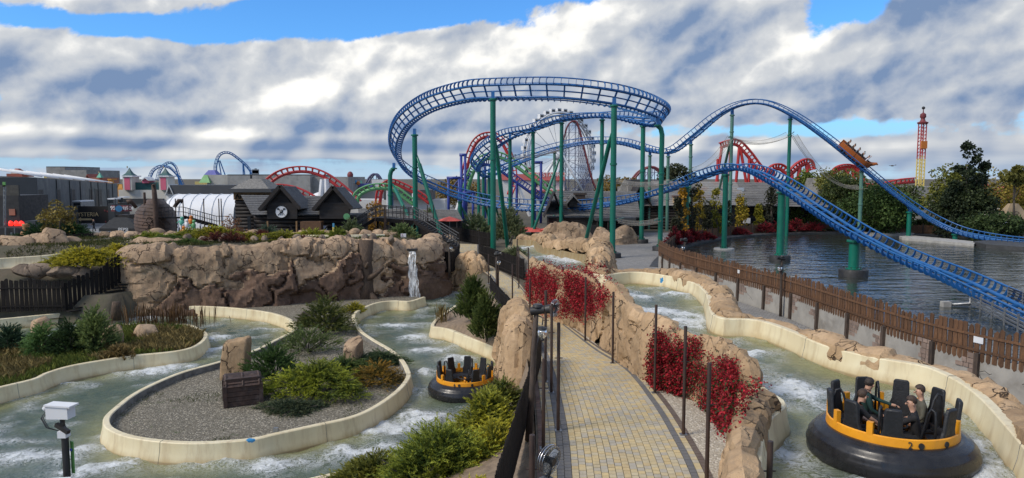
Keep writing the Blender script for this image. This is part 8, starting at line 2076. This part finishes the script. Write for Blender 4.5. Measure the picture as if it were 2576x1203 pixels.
arc_ride('red_coaster', 'slender red loop behind the middle blue track', [(1172, 470), (1176, 420), (1195, 365), (1222, 345), (1255, 352), (1280, 395), (1290, 450), (1278, 490)], 150, .34, 'red_paint', ((1180, 430, -3), (1286, 430, 4)), w=1.4, supr=.45, supmat='white_paint', nt_=2)
arc_ride('green_coaster', 'steep green lift track climbing beside the blue frames', [(1165, 560), (1172, 500), (1185, 450), (1205, 412), (1245, 395), (1285, 410), (1340, 450), (1400, 495), (1440, 515)], 135, .34, 'lime_paint', ((1172, 500, 0), (1286, 412, 0), (1345, 455, 0)), w=1.5, supmat='navy_paint', nt_=2)
arc_ride('navy_coaster', 'dark blue lattice lift track crossing the green track', [(1150, 480), (1180, 445), (1215, 415), (1250, 425), (1300, 460), (1350, 495), (1380, 515)], 142, .30, 'navy_paint', ((1300, 460, 0), (1220, 420, 0)), w=1.8, nt_=1)
for k, (u0, u1, v) in enumerate(((1128, 1155, 448), (1160, 1170, 390), (1340, 1361, 409), (1165, 1190, 485))):
    a, b = D(u0, v, 126), D(u1, v, 126); o = empty('steel_portal', (a.x, 126, 0), ['low blue steel portal frame left of the green lift', 'tall blue steel portal frame beside the red loop', 'blue steel portal in front of the restaurant', 'small blue steel portal under the green lift'][k], 'steel frame')
    MB().tube([(0, 0, 0), (0, 0, a.z), ], .24, 8).build('leg', MT['navy_paint'], o, True); MB().tube([(b.x - a.x, 0, 0), (b.x - a.x, 0, a.z)], .24, 8).build('leg', MT['navy_paint'], o, True); MB().tube([(-.3, 0, a.z), (b.x - a.x + .3, 0, a.z)], .26, 8).build('crossbar', MT['navy_paint'], o, True)
s = Bld('white_hall', 'low white hall with dark roofs behind the red rides', 'building', 880, 150); s.box('wall', 640, 1120, 502, None, 'white_wall', 152, 6); s.box('dark_roof', 965, 1085, 478, 503, 'roof_dark', 150, 8)
for u0, u1, v in ((845, 895, 497), (780, 835, 500)): MB().tube([D(u0, 512, 148) - s.b, D((u0 + u1) / 2, v, 148) - s.b, D(u1, 512, 148) - s.b], 1.6, 10).build('white_vault', MT['white_tarp'], s.o, True)
s = Bld('fairground_facade', 'pastel fairground facade with a small striped balloon', 'building', 940, 190); s.box('cream_front', 870, 990, 470, None, 'cream_wall', dep=8); s.box('mint_front', 885, 905, 455, 472, 'mint_roof', 189, 3); s.box('white_front', 935, 965, 452, 472, 'white_wall', 189, 3); s.pyr('orange_cone', 975, 990, 450, 474, 'tile_roof', 188); s.box('blue_roof', 895, 935, 462, 470, 'violet_roof', 187, 3)
o_ = MB().ball(D(881, 441, 186) - s.b, (.8, .8, 1.0)).build('balloon', MT['maroon_steel'], s.o, True); MB().tube([D(881, 448, 186) - s.b, D(881, 478, 186) - s.b], .18, 6).build('mast', MT['log_wood'], s.o)
for k in range(6): MB().ball(D(866 + k * 7, 458 + (k % 2) * 3, 184) - s.b, .55).build('swing_car', MT['pumpkin' if k % 2 else 'sign_blue'], s.o, True)
def lattice(name, label, prof, d, step, mats, dep=4, cat='roller coaster', brace=True):
    """trestle coaster: prof = [(u, v)...] top line; posts to the ground with ledgers and a track on top"""
    P = cat_rom([D(u, v, d) for u, v in prof], 6); o = empty(name, (P[0].x, d, 0), label, cat); b = Vector(o.location)
    for y_ in (0, dep): MB().tube([p - b + Vector((0, y_, 0)) for p in P], .34, 6).build('track', MT[mats[0]], o, True)
    Q = resample(P, step); posts = MB(); led = MB()
    for i, q in enumerate(Q):
        for y_ in (0, dep): posts.beam(Vector((q.x, d + y_, 0)) - b, Vector((q.x, d + y_, q.z)) - b, .2)
        if i:
            p = Q[i - 1]; zt_ = min(p.z, q.z); n_ = int(zt_ / 3.2)
            for k in range(1, n_ + 1): led.beam(Vector((p.x, d, k * 3.2)) - b, Vector((q.x, d, k * 3.2)) - b, .14); led.beam(Vector((p.x, d, (k - 1) * 3.2)) - b, Vector((q.x, d, k * 3.2)) - b, .12)
    posts.build('trestle_posts', MT[mats[1]], o)['kind'] = 'stuff'; led.build('trestle_braces', MT[mats[1]], o)['kind'] = 'stuff'; return o
lattice('wooden_coaster', 'tall maroon steel trestle coaster drop beside the big wheel', [(1398, 470), (1412, 380), (1428, 318), (1445, 305), (1456, 318), (1472, 380), (1490, 450), (1502, 478)], 330, 3.4, ('maroon_steel', 'lattice_steel'))
lattice('wooden_coaster', 'low dark trestle coaster hump behind the log house', [(1560, 476), (1590, 456), (1612, 432), (1640, 420), (1665, 432), (1700, 462), (1715, 476)], 210, 2.0, ('maroon_steel', 'lattice_steel'))
lattice('wooden_coaster', 'small dark trestle ride left of the big wheel', [(1318, 470), (1322, 430), (1335, 424), (1345, 440), (1362, 470)], 260, 2.2, ('maroon_steel', 'lattice_steel'))
lattice('wooden_coaster', 'dark trestle hump above the fairground facade', [(915, 470), (930, 445), (942, 438), (952, 448), (962, 470)], 230, 2.2, ('lattice_steel', 'lattice_steel'))
s = Bld('restaurant', 'white restaurant building with pink fascia sign', 'restaurant', 1340, 185); s.box('wall', 1262, 1420, 452, None, 'white_wall', dep=12); s.box('fascia', 1261, 1332, 438, 453, 'pink_sign', 184.5, 12); s.box('fascia', 1332, 1421, 434, 454, 'pink_sign', 184, 12); lettering(s, 'RESTAURANT', 1394, 440, 1.5, 'white_text', 184); s.box('canopy_strip', 1330, 1420, 478, 482, 'pink_sign', 183, 2)
for u in (1285, 1300, 1345, 1360, 1375): s.face('window', u, u + 7, 460, 470, 'window_glass')
for u in range(1265, 1420, 9): MB().tube([D(u, 474, 183) - s.b, D(u, 482, 183) - s.b], .06, 4).build('rail_post', MT['white_paint'], s.o)

# --- big wheel
wc = D(1408, 392, 330); Rw = 19.6; o = empty('ferris_wheel', (wc.x, wc.y, 0), 'tall white observation wheel with dark glazed gondolas', 'ferris wheel'); RZ = Matrix.Rotation(math.radians(34), 3, 'Z'); hub = Vector((0, 0, wc.z))
def wp(a, r, y): return hub + RZ @ Vector((r * math.cos(a), y, r * math.sin(a)))
for y_ in (-1.3, 1.3):
    for r_ in (Rw, Rw - 1.3): MB().tube([wp(a, r_, y_) for a in np.linspace(0, 2 * math.pi, 73)[:-1]], .36, 6, closed=True).build('rim', MT['white_paint'], o, True)
for k in range(18):
    a = 2 * math.pi * k / 18; MB().tube([wp(a, .8, .9 if k % 2 else -.9), wp(a, Rw - 1.3, 1.3 if k % 2 else -1.3)], .13, 5).build('spoke', MT['white_paint'], o)
MB().tube([hub + RZ @ Vector((0, -2.4, 0)), hub + RZ @ Vector((0, 2.4, 0))], 1.6, 18).build('hub', MT['white_paint'], o, True)
for y_ in (-3.2, 3.2):
    for x_ in (-10, 10): MB().tube([hub + RZ @ Vector((0, y_ * .7, 0)), Vector((0, 0, 0)) + RZ @ Vector((x_, y_ * 2, 0))], [.7, .6], 8).build('support_leg', MT['white_paint'], o, True)
gm = None
for k in range(36):
    a = 2 * math.pi * k / 36 + .05; g = empty('gondola', tuple(wp(a, Rw + .5, 0))); g.parent = o; g.rotation_euler = (0, 0, math.radians(34))
    if gm is None: gm = (MB().box((0, 0, .35), (2.2, 2.0, 1.7)).build('shell', MT['white_paint'], g), MB().box((0, 0, .6), (1.7, 2.04, .9)).build('glazing', MT['window_glass'], g), MB().box((0, 0, 1.35), (2.2, 2.0, .3)).build('cap', MT['white_paint'], g))
    else:
        for q in gm: dup(q, g)

# --- log houses beyond the plaza
def log_house(name, label, u, d, roof, mat, courses, wall=None, n=8):
    s = Bld(name, label, 'log house', u, d); s.slope('roof', *roof, mat, courses)
    if wall: s.logs(*wall[:3], None, n, wall[3]); s.box('wall_core', *wall[:3], None, 'log_wood', wall[3] + .1, 5)
    return s
s = log_house('log_house', 'log house with patched multicoloured shingle roof beside the plaza', 1790, 112, ((D(1635, 456, 119), D(1850, 458, 119)), (D(1590, 519, 111), D(1890, 516, 112))), 'shingle_multi', 13, (1600, 1830, 518, 112))
s.gable('left_gable', 1584, 1642, 458, 520, 'log_wood', 110.5, 8); s.box('gable_wall', 1594, 1616, 500, None, 'log_wood', 111, .4)
for u, v in ((1722, 470), (1666, 500)): s.face('skylight', u, u + 14, v, v + 8, 'skylight', 113.2)
s.box('chimney', 1696, 1714, 495, 521, 'sandstone', 111.4, 1.2); s.box('chimney_cap', 1694, 1717, 492, 496, 'pavers_red', 111.3, 1.4); s.face('door', 1607, 1622, 560, 590, 'pavers_red', 111.8); s.face('exit_sign', 1695, 1700, 560, 566, 'red_text', 111.8)
s.box('air_conditioner', 1722, 1735, 549, 562, 'white_paint', 110.6, .6); s.box('air_conditioner', 1872, 1888, 549, 562, 'white_paint', 111.5, .6)
s = log_house('log_house', 'long log house with weathered grey shingle roof behind the hornbeams', 1880, 114, ((D(1762, 458, 122), D(1990, 460, 122)), (D(1848, 517, 113), D(2090, 522, 100))), 'shingle_weathered', 14, (1860, 2080, 520, 114))
MB().beam(D(1760, 457, 121.5) - s.b, D(1846, 519, 112.5) - s.b, .3, .5).build('bargeboard', MT['old_wood'], s.o)
for u in (1823, 1855): s.face('skylight', u, u + 17, 472, 482, 'skylight', 116.5)
s.box('chimney', 1995, 2012, 497, 520, 'sandstone', 113.5, 1.2); s.box('chimney_cap', 1992, 2016, 494, 498, 'pavers_red', 113.4, 1.4); s.face('window', 1888, 1904, 545, 556, 'window_glass', 113.7)
for u in (1950, 1975): s.face('window', u, u + 10, 545, 555, 'window_glass', 113.7)
s = log_house('log_house', 'central log house with grey roof behind the low blue bend', 1480, 100, ((D(1400, 480, 107), D(1600, 482, 107)), (D(1372, 540, 99), D(1612, 548, 98))), 'shingle_weathered', 12, (1380, 1610, 548, 99.4))
s.gable('front_gable', 1370, 1420, 482, 545, 'log_wood', 98.6, 5); s.box('dormer', 1432, 1452, 500, 520, 'log_wood', 98.5, 4); s.gable('dormer_roof', 1426, 1460, 490, 510, 'shingle_weathered', 98.3, 4); s.box('chimney', 1448, 1472, 490, 502, 'old_wood', 103, 1); s.box('chimney_cap', 1444, 1476, 486, 491, 'old_wood', 102.9, 1.3)
s.face('doorway', 1470, 1500, 566, 596, 'black_base', 98.4); s.box('porch_roof', 1500, 1600, 548, 556, 'roof_dark', 95.5, 3)
for u in (1503, 1530, 1590): MB().tube([D(u, 556, 95.7) - s.b, Vector((D(u, 556, 95.7).x, 95.7, 0)) - s.b], .1, 6).build('porch_post', MT['log_wood'], s.o)
s = Bld('stone_gable', 'pale stone gable with dark metal roof behind the plaza houses', 'house', 1600, 118); s.box('wall', 1560, 1590, 470, None, 'stone_roof', dep=3); s.pyr('stone_gable', 1556, 1592, 448, 486, 'stone_roof', 117, 1.0); s.box('metal_roof', 1586, 1636, 452, 470, 'roof_dark', 117, 5); s.box('shingle_roof', 1580, 1660, 468, 486, 'shingle_multi', 116, 6)
# rocks and planters on the plaza
q = G(1405, 592, 0)
rock_face('rock_arch', cat_rom([Vector((D(1370, 590, 93).x, 93, 0)), Vector((D(1430, 590, 91).x, 91, 0)), Vector((D(1480, 590, 91.5).x, 91.5, 0))], 6), -1, lambda p, t: -.2, lambda p, t: 1.3 + .7 * math.sin(math.pi * t), .8, 1.3, 'tan rock mound at the log house entrance', [MT['rock_tan']], 1.4, .25, .25, seed=71, cat='rock', taper=3)
rock_face('rock_planter', cat_rom([Vector((D(1508, 590, 88).x, 88, 0)), Vector((D(1540, 590, 86).x, 86, 0)), Vector((D(1590, 590, 88).x, 88, 0))], 6), -1, lambda p, t: -.2, lambda p, t: 1.6 + .4 * math.cos(t * 9), .8, 1.3, 'low tan rock planter wall on the plaza behind the pumpkins', [MT['rock_tan']], 1.2, .2, .25, seed=72, cat='rock', taper=3)
for k in range(16):
    u = 1543 + (k % 8) * 7 + RND.uniform(-3, 3); r_ = RND.uniform(.16, .27); q = G(u, 607 - (k // 8) * 3 + RND.uniform(-1, 1), 0); o = empty('pumpkin', (q.x, q.y, r_ * .8 + (.4 if k > 10 else 0)), 'round orange pumpkin in the heap before the rock planter', 'pumpkin', 'pumpkins on the plaza')
    MB().ball((0, 0, 0), (r_, r_, r_ * .8), 12, 7).build('fruit', MT['pumpkin'], o, True); MB().tube([(0, 0, r_ * .7), (.02, 0, r_ * .95)], .03, 5).build('stalk', MT['bark'], o)
for k, (u, v, d_, w_) in enumerate(((1131, 548, 88, 1.5), (1345, 575, 100, 2.2), (1388, 572, 99, 1.8), (1318, 572, 103, 2.0), (1215, 580, 104, 2.0))):
    q = D(u, v, d_); o = empty('parasol', (q.x, d_, 0), ['coral parasol beside the low blue track', 'orange red parasol by the log house', 'red parasol near the entrance rocks', 'red parasol behind the willow bush', 'faded red parasol among the willows'][k], 'parasol')
    MB().lathe([(w_, q.z - .35), (w_ * .5, q.z - .05), (.03, q.z + .15)], 8, cap=False).build('canopy', MT['red_fabric'], o); MB().tube([(0, 0, 0), (0, 0, q.z)], .04, 6).build('pole', MT['grey_metal'], o)

# --- right hand background
arc_ride('red_coaster', 'red launch coaster hill with trestle towers behind the blue hill', [(1812, 372), (1835, 365), (1855, 366), (1880, 392), (1905, 425), (1935, 455), (1975, 472)], 165, .36, 'red_paint', ((1816, 372, -2), (1838, 366, 0), (1860, 368, -1), (1862, 368, 3), (1885, 398, 0), (1890, 400, 3), (1910, 430, 0), (1940, 456, 0), (1806, 400, 0)), w=1.8, supr=.34, nt_=2)
arc_ride('red_coaster', 'red inverted coaster turn right of the launch hill', [(1920, 470), (1940, 432), (1960, 425), (1985, 440), (2010, 420), (2030, 412), (2036, 430)], 160, .42, 'red_paint', ((1945, 430, 0), (1992, 440, 0), (2012, 420, -1), (2030, 415, 1)), w=1.7, supr=.45, nt_=2)
arc_ride('red_coaster', 'small red vertical loop near the pale lake column', [(2100, 478), (2095, 455), (2104, 432), (2128, 424), (2150, 432), (2160, 455), (2150, 478), (2125, 478), (2090, 475)], 170, .36, 'red_paint', ((2135, 426, -2), (2145, 428, 2), (2128, 425, 0)), w=1.6, supr=.4, nt_=1)
arc_ride('red_coaster', 'low red coaster run at the foot of the loop', [(2060, 482), (2100, 474), (2150, 470), (2200, 474), (2260, 462), (2300, 458)], 175, .36, 'red_paint', ((2080, 478, 0), (2120, 472, 0), (2180, 473, 0), (2240, 466, 0)), w=1.6, supr=.35, nt_=2)
s = Bld('drop_tower', 'slim red and yellow lattice drop tower with ball finial', 'tower ride', 2312, 250); xw = .88
z0 = D(2310, 455, 250).z; z1 = D(2313, 312, 250).z; zm = D(2312, 400, 250).z
for sx_ in (-1, 1):
    for sy_ in (-1, 1): MB().beam((sx_ * xw, sy_ * xw, 0), (sx_ * xw, sy_ * xw, zm), .3).build('yellow_leg', MT['sign_yellow'], s.o); MB().beam((sx_ * xw, sy_ * xw, zm), (sx_ * xw, sy_ * xw, z1), .26).build('red_leg', MT['red_paint'], s.o)
for k in range(20):
    za = 2 + (z1 - 2) * k / 20; zb_ = 2 + (z1 - 2) * (k + 1) / 20; mt_ = 'sign_yellow' if za < zm else 'red_paint'
    b_ = MB()
    for sy_ in (-1, 1): b_.beam((-xw, sy_ * xw, za), (xw, sy_ * xw, zb_), .14); b_.beam((-xw, sy_ * xw, zb_), (xw, sy_ * xw, zb_), .16)
    b_.build('lattice_bay', MT[mt_], s.o)['kind'] = 'stuff'
MB().lathe([(1.6, z1), (1.8, z1 + .5), (.9, z1 + .9), (.6, z1 + 1.8), (1.0, z1 + 2.4), (.9, z1 + 3.4), (.2, z1 + 3.9), (.12, z1 + 5.2)], 12).build('crown', MT['maroon_steel'], s.o, 40); MB().ball((0, 0, z1 + 5.5), .55).build('ball_finial', MT['black_base'], s.o, True); MB().box((0, -1.3, D(2312, 365, 250).z), (2.0, .8, 2.6)).build('gondola', MT['pumpkin'], s.o)
s = Bld('concrete_block', 'plain pale concrete block behind the lake trees', 'building', 2330, 130); s.box('main_block', 2298, 2385, 470, None, 'concrete_wall', dep=12); s.box('yellow_wing', 2268, 2300, 475, None, 'yellow_wall', 131, 9); s.box('dark_parapet', 2268, 2300, 470, 476, 'roof_dark', 130.8, 9)
s = Bld('grey_ruin', 'grey ragged topped wall above a yellow building', 'building', 2080, 140); s.pyr('grey_wall', 2056, 2122, 448, 490, 'stone_roof', 140, 4, top=.72); s.box('yellow_wall', 2030, 2170, 487, None, 'yellow_wall', 142, 8)
s = Bld('sandstone_gable', 'sandstone temple gable with carved eye at the park edge', 'building', 2560, 105); s.pyr('gable', 2520, 2600, 513, 560, 'sandstone', 105, 1.2, top=.25)
p = D(2553, 536, 104.6) - s.b; MB().tube([p + Vector((.55 * math.cos(a), -.15, .2 * math.sin(a))) for a in np.linspace(0, 6.28, 15)[:-1]], .05, 5, closed=True).build('carved_eye', MT['old_wood'], s.o); s.box('base_blocks', 2500, 2600, 556, None, 'sandstone', 105.5, 2)
s = Bld('red_roof_house', 'maroon roofed house peeping over the golden tree', 'house', 2565, 125); s.box('wall', 2545, 2600, 500, None, 'cream_wall', dep=8); s.pyr('roof', 2538, 2620, 468, 502, 'red_roof', 124, 5, top=.1); s = Bld('pagoda_roof', 'small dark red curved roof behind the poplar', 'house', 2500, 135); s.pyr('roof', 2472, 2525, 450, 490, 'red_roof', 135, 3, flare=1); s.box('wall', 2480, 2518, 490, None, 'cream_wall', 136, 4)
for k, u in enumerate((2465, 2530)): s = Bld('white_canopy', ['white pitched canopy under the dark hedge tree', 'white pitched canopy at the sandstone gable'][k], 'canopy', u + 25, 98); s.pyr('canopy', u, u + 56, 560, 577, 'white_tarp', 98, 2, top=.1); [MB().tube([D(q, 577, 98.3) - s.b, Vector((D(q, 577, 98.3).x, 98.3, 0)) - s.b], .05, 6).build('leg', MT['grey_metal'], s.o) for q in (u + 3, u + 53)]
q = D(3346 / 1.4907, 622 / 1.4907, 90); o = empty('bird', tuple(q), 'single dark bird gliding beyond the drop', 'bird'); MB().ball((0, 0, 0), (.22, .08, .08)).build('body', MT['cloth_brown'], o, True)
for sgn in (-1, 1): MB().add([(-.05, 0, .03), (.12, 0, .03), (sgn * .4 + .1, 0, .15 if sgn > 0 else -.02), (sgn * .5, 0, .05)], [(0, 1, 2, 3)]).build('wing', MT['cloth_brown'], o)
s = Bld('telecom_mast', 'grey telecom mast on the concrete hall', 'mast', 643, 182); MB().tube([D(643, 424, 182) - s.b, Vector((D(643, 424, 182).x, 182, 0)) - s.b], .3, 6).build('pole', MT['grey_metal'], s.o)
for k in range(3): MB().box(D(643, 430 + k * 2.5, 181.6) - s.b, (1.6, .5, .8)).build('antenna', MT['grey_metal'], s.o)

# --- big wall extras: tree trunk, water spout, fall, notice
q = Vector((-11.6, 55.9, -1.6)); o = empty('dead_tree', tuple(q), 'dark sculpted dead tree trunk against the rock wall', 'tree')
MB().tube([(0, 0, -.2), (.05, 0, 1.2), (.0, .05, 2.8), (.02, .2, 4.7)], [.85, .62, .52, .60], 12).build('trunk', MT['trunk_wood'], o, True)
for a, b, r_ in (((.1, -.3, 1.6), (1.5, -.7, 2.6), .24), ((-.1, -.2, 2.2), (-1.0, -.5, 3.1), .18), ((-.3, -.3, .6), (-1.1, -.7, -.1), .3), ((.3, -.3, .5), (1.2, -.7, -.1), .3), ((.1, -.4, 2.6), (.35, -.9, 3.0), .16)): MB().tube([a, tuple((Vector(a) + Vector(b)) / 2 + Vector((0, 0, -.1))), b], [r_, r_ * .85, r_ * .6], 8).build('limb_stub', MT['trunk_wood'], o, True)
q = D(1037, 632, 57.2); o = empty('waterfall', tuple(q), 'thin waterfall spilling from a slot at the rock wall corner', 'waterfall')
V = []; F_ = []
for i in range(15):
    t = i / 14; z_ = -t * (q.z + 1.85); y_ = -.15 - 1.0 * math.sqrt(t) * .8
    for j in range(7): V.append(((j / 6 - .5) * (.55 + .35 * t) + .05 * math.sin(i * 1.7 + j) + .3 * t, y_ + .06 * math.sin(j * 2.3 + i), z_))
for i in range(14):
    for j in range(6): F_.append((i * 7 + j, i * 7 + j + 1, i * 7 + 8 + j, i * 7 + 7 + j))
mk('water_sheet', V, F_, MT['falling_water'], o, True); MB().box((0, .1, .12), (.8, .6, .14)).build('spout_lip', MT['black_base'], o)
q = D(702 / 1.0, 605, 55.5)
small_sign(D(1015, 600, 58.5) + Vector((0, 0, .25)), .45, .3, 0.2, 'small white notice on top of the rock wall corner', (MT['white_paint'], MT['white_paint']))
# upper flume on the beds
uf = [G(-90, 656, 2.3), G(0, 650, 2.3), G(80, 645, 2.35), G(150, 638, 2.45), Vector((-31.6, 56.5, 2.8)), Vector((-29.5, 59.4, 3.25)), Vector((-25, 60.2, 3.25)), Vector((-18, 59.8, 3.2)), Vector((-13.5, 60.0, 3.2)), Vector((-11.0, 61.2, 3.15))]
rim_wall('flume_wall', resample(cat_rom(uf, 8), .5), 1, 'cream flume wall on the upper bed seen behind the golden junipers', [MT['flume_top'], MT['flume_back']], h=.75)
